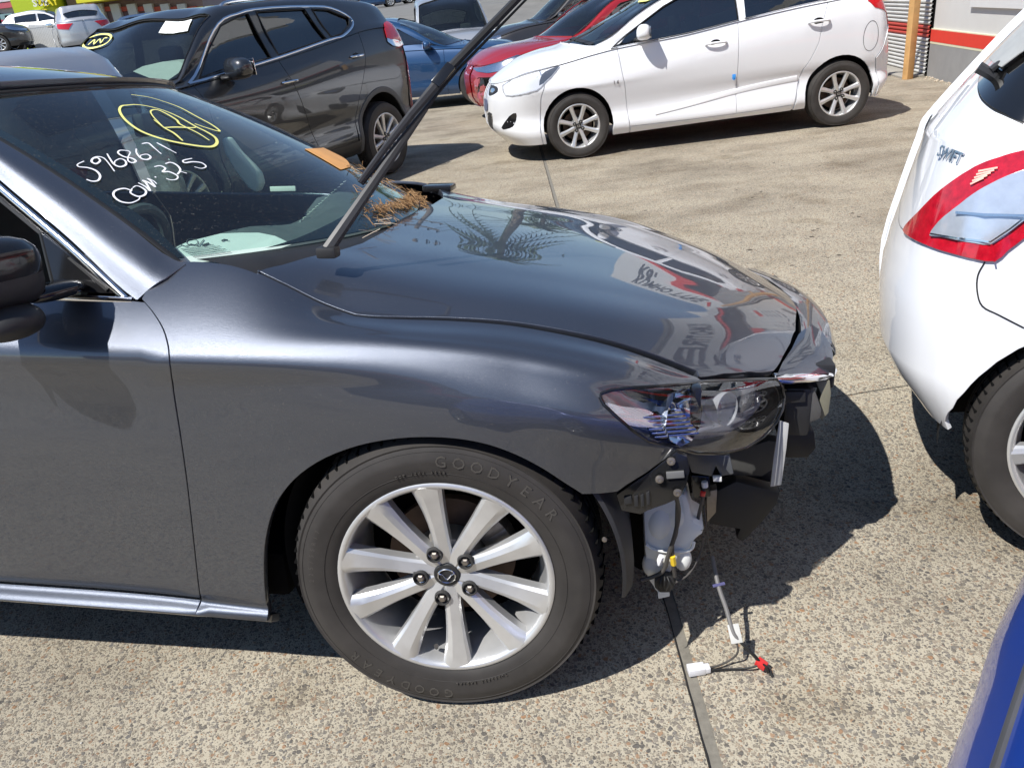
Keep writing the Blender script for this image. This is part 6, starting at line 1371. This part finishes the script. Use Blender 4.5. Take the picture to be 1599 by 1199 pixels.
lp2, lpb, lpf = saloon('red hatchback tucked behind the white hatchback, only its flank showing', 3.2, 13.6, math.pi+.15, -1, M['red_paint'], 1.47, True, 2.5, .85, .80, .6)
# ------------------------------------------------------------------ tyre shop on the right, roller shutter, post
M['wall_white'] = plain('painted_white_wall', (.66, .65, .62), .7, var=.04, scale=2, bs=.15, bd=.002, bscale=60)
M['wall_grey'] = plain('painted_grey_wall', (.30, .30, .295), .75, var=.10, scale=3, bs=.2, bd=.002, bscale=50)
M['wall_red'] = plain('painted_red_band', (.75, .05, .03), .55, var=.05)
M['cream_line'] = plain('cream_line', (.72, .70, .5), .6, var=.03)
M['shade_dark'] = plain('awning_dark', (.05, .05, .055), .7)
M['timber'] = plain('new_pine_timber', (.62, .36, .14), .7, var=.18, scale=6, bs=.3, bd=.001, bscale=60)
M['shutter_white'] = plain('white_shutter', (.60, .60, .57), .5, var=.08, scale=4); M['shutter_red'] = plain('red_shutter', (.50, .07, .05), .5, var=.1)
A0 = np.array([5.931, 10.848, 0]); wd = np.array([-.1832, -.9831, 0]); wn_ = np.array([-.9831, .1832, 0]); kz = np.array([0, 0, 1.])
WF = Frame(A0, wd, -wn_, kz)                                            # u along the wall towards the camera, v into the building
shop = empty('tyre_shop', 'white tyre shop wall with a red band above a grey base, top right', 'building', tuple(A0))
def wbox(name, u0, u1, v0, v1, z0, z1, mat, parent=None, bev=0): mb = MB(); mb.box(WF.w((u0+u1)/2, (v0+v1)/2, (z0+z1)/2), ((u1-u0)/2, (v1-v0)/2, (z1-z0)/2), WF.ax(), bev); return mb.build(name, mat, parent or shop, smooth=False)
LW = 19.
wbox('wall', 0, LW, .02, 6, 0, 4.6, M['wall_white']); wbox('base_band', -.004, LW, 0, .3, 0, .405, M['wall_grey']); wbox('cream_stripe', -.006, LW, -.002, .3, .405, .432, M['cream_line']); wbox('red_stripe', -.008, LW, -.004, .3, .432, .572, M['wall_red']); wbox('cream_stripe', -.006, LW, -.002, .3, .572, .584, M['cream_line'])
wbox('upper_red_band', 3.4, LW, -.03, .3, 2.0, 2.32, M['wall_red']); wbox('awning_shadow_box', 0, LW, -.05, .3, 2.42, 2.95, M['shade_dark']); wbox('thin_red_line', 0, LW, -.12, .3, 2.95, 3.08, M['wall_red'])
wbox('sign_fascia', -.1, LW, -.14, .3, 3.08, 4.35, plain('white_sign_face', (.78, .78, .77), .45, var=.02)); wbox('parapet', -.1, LW+.1, -.05, 6, 4.6, 4.75, M['wall_grey'])
mb = MB(); bits = 260
for i in range(70):                                                     # rubble along the foot of the wall
    p = WF.w(random.uniform(0, 2.4), -random.uniform(.0, .10)**1.0, .004); bm = bmesh.new(); bmesh.ops.create_icosphere(bm, subdivisions=1, radius=random.uniform(.006, .020)); [setattr(v, 'co', v.co*random.uniform(.6, 1.2)) for v in bm.verts]; mb.bm(bm, p, np.eye(3))
tag(mb.build('mortar_rubble', plain('pale_rubble', (.5, .42, .32), .9), None, smooth=False), kind='stuff')
sign_ink = plain('sign_grey_letters', (.10, .10, .11), .5); white_l = plain('white_sign_letters', (.85, .85, .85), .5, var=.02)
def wall_text(s, u, z, size, mat, v=-.15, depth=.01):
    V_, F_ = text_mesh(s, size, depth, size*.012); mb = MB(); mb.add([WF.w(u+x, v-zz, z+y) for x, y, zz in V_], F_); return mb.build('sign_lettering', mat, shop, smooth=False)
for u in (4.6, 12.6):
    wall_text('KUMHO TYRE', u, 3.66, .82, sign_ink)
    mb = MB(); mb.prism([WF.w(u+2.9, -.15, 3.5), WF.w(u+3.0, -.15, 3.38), WF.w(u+3.85, -.15, 3.9), WF.w(u+3.8, -.15, 4.02), WF.w(u+3.05, -.15, 3.62)], wn_*.01); mb.build('red_tick', M['wall_red'], shop, smooth=False)
wall_text('TYRES', 5.3, 2.16, .22, white_l, -.035); wall_text('WHEELS', 9.2, 2.16, .22, white_l, -.035)
for u0 in (1.2, 7.4, 13.): 
    wbox('price_poster', u0, u0+1.9, -.012, .1, .85, 1.85, plain('poster_white', (.74, .74, .72), .5, var=.02)); wbox('poster_heading', u0+.1, u0+1.1, -.018, .1, 1.62, 1.76, M['wall_red'])
    for r_ in range(5):
        for c_ in range(3): wbox('poster_line', u0+.15+c_*.58, u0+.60+c_*.58, -.016, .1, .98+r_*.12, 1.0+r_*.12, sign_ink)
for u0 in (4.4, 10.4): wbox('workshop_door', u0, u0+2.4, -.01, .2, .60, 1.98, M['shade_dark'])
# the long building beyond the shutter, whose fascia shows mirrored in the grey bonnet
q0, q1 = np.array([6.9, 24.4, 0]), np.array([8.1, 14.9, 0]); qd = (q1-q0)/np.linalg.norm(q1-q0); qn = np.array([qd[1], -qd[0], 0]); qn = qn if qn[0] > 0 else -qn; QF = Frame(q0, qd, qn, kz)
ks = empty('tyre_depot', 'long tyre depot with a white KUMHO TYRE fascia, mirrored in the grey bonnet', 'building', tuple(q0))
def qbox(name, u0, u1, v0, v1, z0, z1, mat): mb = MB(); mb.box(QF.w((u0+u1)/2, (v0+v1)/2, (z0+z1)/2), ((u1-u0)/2, (v1-v0)/2, (z1-z0)/2), QF.ax()); return mb.build(name, mat, ks, smooth=False)
qbox('wall', 0, 9.6, .05, 7, 0, 3.0, M['wall_grey']); qbox('fascia', -.1, 9.7, -.1, .4, 3.15, 4.45, plain('white_fascia', (.80, .80, .79), .4, var=.02)); qbox('red_stripe', -.1, 9.7, -.14, .4, 2.98, 3.15, M['wall_red']); qbox('awning', -.1, 9.7, -.02, .4, 2.5, 2.98, M['shade_dark']); qbox('red_sign', 5.2, 8.6, -.03, .4, 2.05, 2.4, M['wall_red'])  # the awning box is a dark band, awning shade put into colour
V_, F_ = text_mesh('KUMHO TYRE', .95, .01, .02); mb = MB(); mb.add([QF.w(5.2+x, -.11-zz, 3.78+y) for x, y, zz in V_], F_); mb.build('sign_lettering', sign_ink, ks, smooth=False)
mb = MB(); mb.prism([QF.w(8.4, -.105, 3.75), QF.w(8.5, -.105, 3.6), QF.w(9.3, -.105, 4.15), QF.w(9.25, -.105, 4.28), QF.w(8.55, -.105, 3.85)], -qn*.01); mb.build('red_tick', M['wall_red'], ks, smooth=False)
# roller shutter set back behind the post
SA = A0+np.array([0, 0, 0]); sd = np.array([.2779, 1.5403, 0]); sd = sd/np.linalg.norm(sd); sn = np.array([-sd[1], sd[0], 0]); SF = Frame(A0+sn*-.0+sd*.03, sd, -sn, kz)
shut_ = empty('roller_shutter', 'ribbed white and red roller shutter behind the timber post', 'shutter', tuple(SF.o))
zz = .02; i = 0
while zz < 2.6:
    h_ = .048; col = M['shutter_red'] if .44 < zz < .60 else M['shutter_white']; mb = MB()
    prof = [(0, 0), (-.020, .012), (-.024, .026), (-.018, .038), (0, .047)]
    V = [SF.w(u, v, zz+z) for u in (0, 3.4) for v, z in prof]; mb.add(V, [(j, j+1, j+6, j+5) for j in range(4)]); mb.build('slat', col, shut_); zz += .050; i += 1
mb = MB(); mb.box(SF.w(1.7, .06, 1.3), (1.7, .04, 1.3), SF.ax()); mb.build('backing', M['dark_gap'], shut_, smooth=False)
mb = MB(); mb.box(SF.w(1.7, -.16, .012), (1.7, .14, .012), SF.ax(), .004); mb.build('threshold', plain('concrete_step', (.32, .30, .26), .9), shut_)
mb = MB(); P = onz(1417, 124, 0)
mb.box(P+np.array([0, 0, 1.35]), (.052, .042, 1.35), np.array([[math.cos(.35), math.sin(.35), 0], [-math.sin(.35), math.cos(.35), 0], [0, 0, 1]]), .003)
post = mb.build('timber_post', M['timber'], None); tag(post, 'square pine post standing in front of the ribbed shutter', 'post')
mb = MB(); mb.box(P+np.array([-.42, .25, .95]), (.045, .04, .12), bev=.003); mb.box(P+np.array([-.2, .12, 1.02]), (.30, .02, .045), np.array([[.86, -.5, 0], [.5, .86, 0], [0, 0, 1]]), .003)
tag(mb.build('timber_offcut', M['timber'], None), 'short pine cross piece nailed beside the post', 'timber')
# back fence, palms and power poles beyond the yard (mirrored in the bonnet)
def mirror_ray(x, y, rng_=((-.4, .84), (KN[9], 2*KN[-1]-KN[9]))):
    (u, t), = body.inv([(x, y)], *rng_); P = body.P(u, t)[0]; N = body.N(u, t)[0]; N *= np.sign(N[2]); d = ray(x, y); d /= np.linalg.norm(d); return P, d-2*np.dot(d, N)*N
def hit(x, y, Y): P, r = mirror_ray(x, y); return P+r*((Y-P[1])/r[1])
MP = plain('weathered_pole', (.20, .16, .12), .8, var=.2); MW = plain('cable', (.03, .03, .03), .6)
tops = []
for k, (x, y, Y) in enumerate(((648, 372, 40.), (905, 352, 44.))):
    T_ = hit(x, y, Y); pole = empty('power_pole', ('leaning' if 0 else 'tall')+(' power pole with crossarms, mirrored at the foot of the grey bonnet' if k == 0 else ' power pole farther off, mirrored near the middle of the grey bonnet'), 'power pole', (T_[0], T_[1], 0))
    mb = MB(); mb.tube([(T_[0], T_[1], -.2), (T_[0], T_[1], T_[2])], [.19, .13], 12); mb.build('pole_shaft', MP, pole)
    for dz in (.35, 1.3):
        mb = MB(); mb.box((T_[0], T_[1]-.16, T_[2]-dz), (1.15, .06, .06)); ca = mb.build('crossarm', MP, pole)
        for q in (-1, -.55, .55, 1):
            mb = MB(); mb.tube([(T_[0]+q*1.05, T_[1]-.16, T_[2]-dz+.05), (T_[0]+q*1.05, T_[1]-.16, T_[2]-dz+.25)], [.05, .035], 8); mb.build('insulator', M['dark_gap'], ca)
    tops.append(T_)
for q in (-1, -.55, .55, 1):
    for dz in (.35, 1.3):
        a = tops[0]+np.array([q*1.05, -.16, -dz+.25]); b = tops[1]+np.array([q*1.05, -.16, -dz+.25]); L = [a+(b-a)*t for t in (-3, -2, -1, 0)]+[a+(b-a)*t-np.array([0, 0, 1.1*math.sin(math.pi*t)]) for t in np.linspace(0, 1, 9)[1:]]+[b+(b-a)*1.5]
        L = [(p[0], p[1], max(p[2], 4)) for p in L[3:]]; mb = MB(); mb.tube(L, .018, 5); tag(mb.build('power_line', MW, None), 'overhead cable on the '+('upper' if dz < 1 else 'lower')+' crossarm, '+{-1: 'at its left end', -.55: 'left of the pole shaft', .55: 'right of the pole shaft', 1: 'at its right end'}[q], 'cable', 'overhead cables')
GL = plain('palm_frond_green', (.055, .085, .03), .6, var=.35, scale=3)
def palm(x, y, Y, label, n=26, Lf=3.0):
    T_ = hit(x, y, Y); pr = empty('palm_tree', label, 'tree', (T_[0], T_[1], 0), 'palms beyond the yard')
    mb = MB(); mb.tube([(T_[0]+.3*math.sin(z*.3), T_[1], z) for z in np.linspace(-.2, T_[2], 12)], np.linspace(.28, .16, 12), 12); mb.build('trunk', MP, pr)
    for i in range(n):
        a = 2*math.pi*i/n*2.4+random.random()*.4; el = random.uniform(-.5, 1.1); L = Lf*random.uniform(.8, 1.15); d = np.array([math.cos(a)*math.cos(el), math.sin(a)*math.cos(el), math.sin(el)]); side = np.cross(d, kz); side /= np.linalg.norm(side); V = []; F = []
        c = np.array([T_[0]+.3*math.sin(T_[2]*.3), T_[1], T_[2]]); pts = [c+d*L*t-kz*(1.25*t*t*L*.5) for t in np.linspace(0, 1, 14)]
        for j, p in enumerate(pts[1:]):
            t = (j+1)/13; ll = .75*math.sin(math.pi*min(1, t*.9+.12))
            for s_ in (-1, 1):
                q = p+side*s_*ll*.8-kz*ll*.55+d*ll*.35; k = len(V); V += [p-d*.05, p+d*.07, q]; F.append((k, k+1, k+2))
        mb = MB(); mb.add(V, F); mb.tube(pts, .02, 4); mb.build('frond', GL, pr, smooth=False)
palm(770, 384, 30., 'tall palm with a ragged crown, mirrored in the middle of the grey bonnet'); palm(838, 350, 38., 'farther palm with a rounder crown, mirrored towards the far edge of the grey bonnet')
# ------------------------------------------------------------------ street at the top left
ramp_ = MB(); ramp_.add([(-80, 20.5, -.02), (60, 20.5, -.02), (60, 30, 1.6), (-80, 30, 1.6), (-80, 260, 8.5), (60, 260, 8.5)], [(0, 1, 2, 3), (3, 2, 5, 4)]); tag(ramp_.build('street_rise', plain('street_asphalt', (.17, .165, .155), .9, var=.15, scale=1.5), None, smooth=False), kind='structure')
def street_z(Y): return 1.6+.03*(Y-30) if Y > 30 else max(0, (Y-20.5)*.17)
def atY(x, y, Y): d = ray(x, y); return cO+d*(Y/d[1])
def quad(name, x0, y0, x1, y1, Y, mat, parent, depth=.3):
    a = atY(x0, y1, Y); b = atY(x1, y0, Y); mb = MB(); mb.box((a+b)/2+np.array([0, depth/2, 0]), (abs(b[0]-a[0])/2, depth/2, abs(b[2]-a[2])/2)); return mb.build(name, mat, parent, smooth=False)
def faced(name, label, x0, x1, ytop, Y, mat, zb=1.5, depth=8):
    a = atY(x0, 60, Y); b = atY(x1, 60, Y); t_ = atY((x0+x1)/2, ytop, Y)[2]; e = empty(name, label, 'building', ((a[0]+b[0])/2, Y, zb)); mb = MB(); mb.box(((a[0]+b[0])/2, Y+depth/2, (t_+zb)/2), ((b[0]-a[0])/2, depth/2, (t_-zb)/2)); mb.build('wall', mat, e, smooth=False); return e
pb = lambda n_, c, r=.6: plain(n_, c, r, var=.05)
YG = pb('lime_green_wall', (.45, .55, .02)); 
b1 = faced('shop_building', 'glass fronted shop with a pink and white fascia at the far left', -90, 38, -70, 42, pb('pale_shopfront', (.55, .50, .52)))
quad('fascia', -90, 0, 34, 10, 41.8, pb('fascia_lilac', (.62, .58, .66)), b1); quad('fascia_band', -90, 10, 34, 17, 41.75, pb('fascia_red', (.5, .10, .14)), b1)
for i in range(5):
    w = quad('shop_window', -60+i*20, 21, -42+i*20, 62, 41.8, plain('shop_glass', (.20, .32, .36), .1), b1)
    if i in (3, 4): quad('window_poster', -52+i*20, 30, -45+i*20, 50, 41.6, pb('poster_red', (.5, .06, .1)), w, .05)
b2 = faced('sandwich_shop', 'lime green shop front with a yellow and white SUBWAY sign', 36, 84, -70, 41, YG)
def tx(s, x, y, Y, size, mat, parent, depth=.03):
    P = atY(x, y, Y); V_, F_ = text_mesh(s, size, depth, size*.02); mb = MB(); mb.add([(P[0]+a, P[1]-c, P[2]+b) for a, b, c in V_], F_); return mb.build('sign_lettering', mat, parent, smooth=False)
tx('SUB', 63.5, 5, 40.8, .42, pb('sign_white', (.8, .8, .7)), b2); tx('WAY', 74, 5, 40.8, .42, pb('sign_yellow', (.85, .7, .02)), b2); tx('SUB', 66, 20, 40.8, .32, pb('sign_yellow2', (.85, .7, .02)), b2)
quad('doorway', 57, 26, 70, 50, 40.9, M['dark_gap'], b2); quad('sign_panel', 56, 12, 82, 24, 40.95, pb('lime_light', (.62, .66, .05)), b2)
b3 = faced('grey_building', 'plain pale grey building between the lime shop and the yellow awning', 84, 124, -70, 44, pb('pale_render', (.55, .56, .56)))
quad('window', 90, 28, 118, 36, 43.8, pb('dull_window', (.30, .33, .35)), b3)
b4 = faced('yellow_shop', 'bright yellow canopied shop behind the charcoal SUV', 122, 330, -70, 43, pb('shop_glass_front', (.30, .20, .20)))
quad('canopy', 120, -60, 330, 6, 41.5, pb('canopy_yellow', (.72, .66, .03)), b4, 2.)
for i in range(7): quad('shop_pillar', 128+i*26, 6, 132+i*26, 40, 42.6, pb('pillar_white', (.6, .6, .6)), b4); quad('window_poster', 135+i*26, 10, 150+i*26, 19, 42.8, pb('poster_dull_red', (.55, .10, .06)), b4)
fn = empty('steel_fence', 'pale vertical bar fence in front of the lime green shop', 'fence', tuple(atY(62, 60, 33)))
for i in range(16):
    a = atY(46+i*2.6, 42+i*.0, 33); mb = MB(); mb.box((a[0], 33, a[2]-.45), (.025, .025, .5)); mb.build('fence_bar', pb('fence_white', (.7, .7, .68)), fn, smooth=False)
a = atY(45, 44, 33); b = atY(88, 44, 33); mb = MB(); mb.box(((a[0]+b[0])/2, 33, a[2]), ((b[0]-a[0])/2, .03, .03)); mb.build('fence_rail', pb('fence_white2', (.7, .7, .68)), fn, smooth=False)
# street cars
def street_car(label, x, y, Y, yaw, side, paint_, **k):
    P = atY(x, y, Y); c, b, f = saloon(label, P[0], P[1], yaw, side, paint_, group='cars on the far street', **k)
    def lift(o, dz):
        o.location.z += dz
    lift(c, P[2] if Y < 50 else street_z(Y)); return c
street_car('silver hatchback with lit red tail lamps on the far street, seen from behind', 92, 88, 33, math.pi/2+.5, -1, M['silver_paint'], hatch=True)
street_car('dark sedan at the very left of the far street', 5, 84, 31, .2, 1, M['brown_paint'])
street_car('white sedan half hidden behind the charcoal SUV roof', 135, 70, 36, .1, 1, M['silver_paint'])
for k, (x, y, Y, p) in enumerate(((612, 16, 55, 'navy_paint'), (642, 15, 60, 'silver_paint'), (628, 9, 75, 'brown_paint'), (590, 13, 70, 'white_paint'))):
    street_car(['small dark blue car far down the road', 'small silver car far down the road', 'tiny brown car far down the road', 'tiny white car far down the road'][k], x, y, Y, .2, 1, M[p], hatch=True)
# leafy bush by the far kerb
cB = atY(655, 8, 62); bs_ = empty('roadside_bush', 'yellow green bush by the far kerb above the dark blue sedan', 'bush', tuple(cB)); V = []; F = []
for i in range(900):
    d = rng.normal(0, 1, 3); d /= np.linalg.norm(d); p = cB+d*np.array([1.3, 1.3, .9])*rng.uniform(.3, 1)**.5; a, b = rng.normal(0, .10, 3), rng.normal(0, .10, 3); k = len(V); V += [p, p+a, p+b]; F.append((k, k+1, k+2))
mb = MB(); mb.add(V, F); mb.build('crown', plain('bush_leaves', (.16, .17, .05), .7, var=.4, scale=1), bs_, smooth=False); mb = MB(); mb.tube([(cB[0], cB[1], 0), tuple(cB)], .08, 6); mb.build('stem', MP, bs_)
# workshop behind the camera, only seen mirrored in doors and windows
wk_ = empty('workshop_building', 'dark fronted workshop with a red band, mirrored in the white hatchback windows', 'building', (0, -11, 0))
for nm, c_, h_, mt in (('wall', (0, -14, 2.1), (16, 3, 2.1), 'wall_grey'), ('red_band', (0, -10.96, 3.3), (16, .04, .28), 'wall_red'), ('roof', (0, -14, 4.25), (16.4, 3.4, .07), 'shade_dark')):
    mb = MB(); mb.box(c_, h_); mb.build(nm, M[mt], wk_, smooth=False)
for i in range(6): mb = MB(); mb.box((-13+i*5.2, -10.97, 1.4), (2.1, .05, 1.4)); mb.build('bay_opening', M['shade_dark'], wk_, smooth=False)
# ------------------------------------------------------------------ dead needles, sticks and chips
ND = plain('dry_needles', (.34, .20, .09), .8, var=.4, scale=60)
mb = MB()
def needle(P, L, N, r=.0009):
    d = rng.normal(0, 1, 3); d -= N*np.dot(d, N)*.75; d /= np.linalg.norm(d); a = P-d*L/2+N*.003; b = P+d*L/2+N*(.003+.004*rng.random()); mb.tube([a, (a+b)/2+N*.002*rng.random(), b], r, 3, False)
zones = [([(548, 264), (575, 276), (600, 290), (640, 302), (655, 312)], 7, 190), ([(590, 330), (618, 322), (640, 316), (634, 322)], 6, 300), ([(645, 308), (662, 322), (655, 300)], 7, 110), ([(560, 300), (580, 335), (612, 345), (570, 315)], 12, 60)]
for L, sp, n in zones:
    L = np.array(smooth_line(L, 6)); qs = WS.inv([tuple(L[rng.integers(len(L))]+rng.normal(0, sp*.55, 2)) for _ in range(n)], (-.72, .72), (-.05, 1.0))
    for q in qs:
        P = WS.P(*q)[0]; N = WS.N(*q)[0]; N *= np.sign(N[2]); needle(P+N*abs(rng.normal(0, .005)), rng.uniform(.015, .045), N)
tag(mb.build('dead_needles', ND, None, smooth=False), kind='stuff')
mb = MB()
for x, y in ((598, 352), (606, 350), (575, 363), (580, 367), (800, 258), (600, 345)):
    P = MZ.w(*MZ.atz(x, y, .985)); needle(P, .05, MZ.k, .0011)
P = MZ.w(*MZ.atv(315, 404, .2)); tag(mb.build('twigs', plain('grey_twigs', (.45, .38, .3), .8), None, smooth=False), kind='stuff')
cm = plain('pale_chips', (.5, .48, .43), .8, var=.2, scale=50); mb = MB()
for i in range(110):
    P = onz(*( (rng.uniform(900, 1400), rng.uniform(200, 420)) if i < 60 else (rng.uniform(0, 1599), rng.uniform(230, 1199)))); s = rng.uniform(.0012, .0035); bm = bmesh.new(); bmesh.ops.create_icosphere(bm, subdivisions=1, radius=s)
    for v in bm.verts: v.co.z *= .4; v.co *= rng.uniform(.7, 1.3)
    mb.bm(bm, P+np.array([0, 0, .001]))
tag(mb.build('loose_chips', cm, None, smooth=False), kind='stuff')
mb = MB()
for i in range(40):
    x, y = (rng.uniform(950, 1350), rng.uniform(210, 420)); P = onz(x, y); s = rng.uniform(.004, .012); bm = bmesh.new(); bmesh.ops.create_icosphere(bm, subdivisions=1, radius=s)
    for v in bm.verts: v.co.z *= .3; v.co.x *= rng.uniform(.8, 2.2)
    mb.bm(bm, P)
tag(mb.build('dark_leaf_bits', plain('dark_bits', (.05, .04, .03), .9), None, smooth=False), kind='stuff')
scene.frame_set(1)
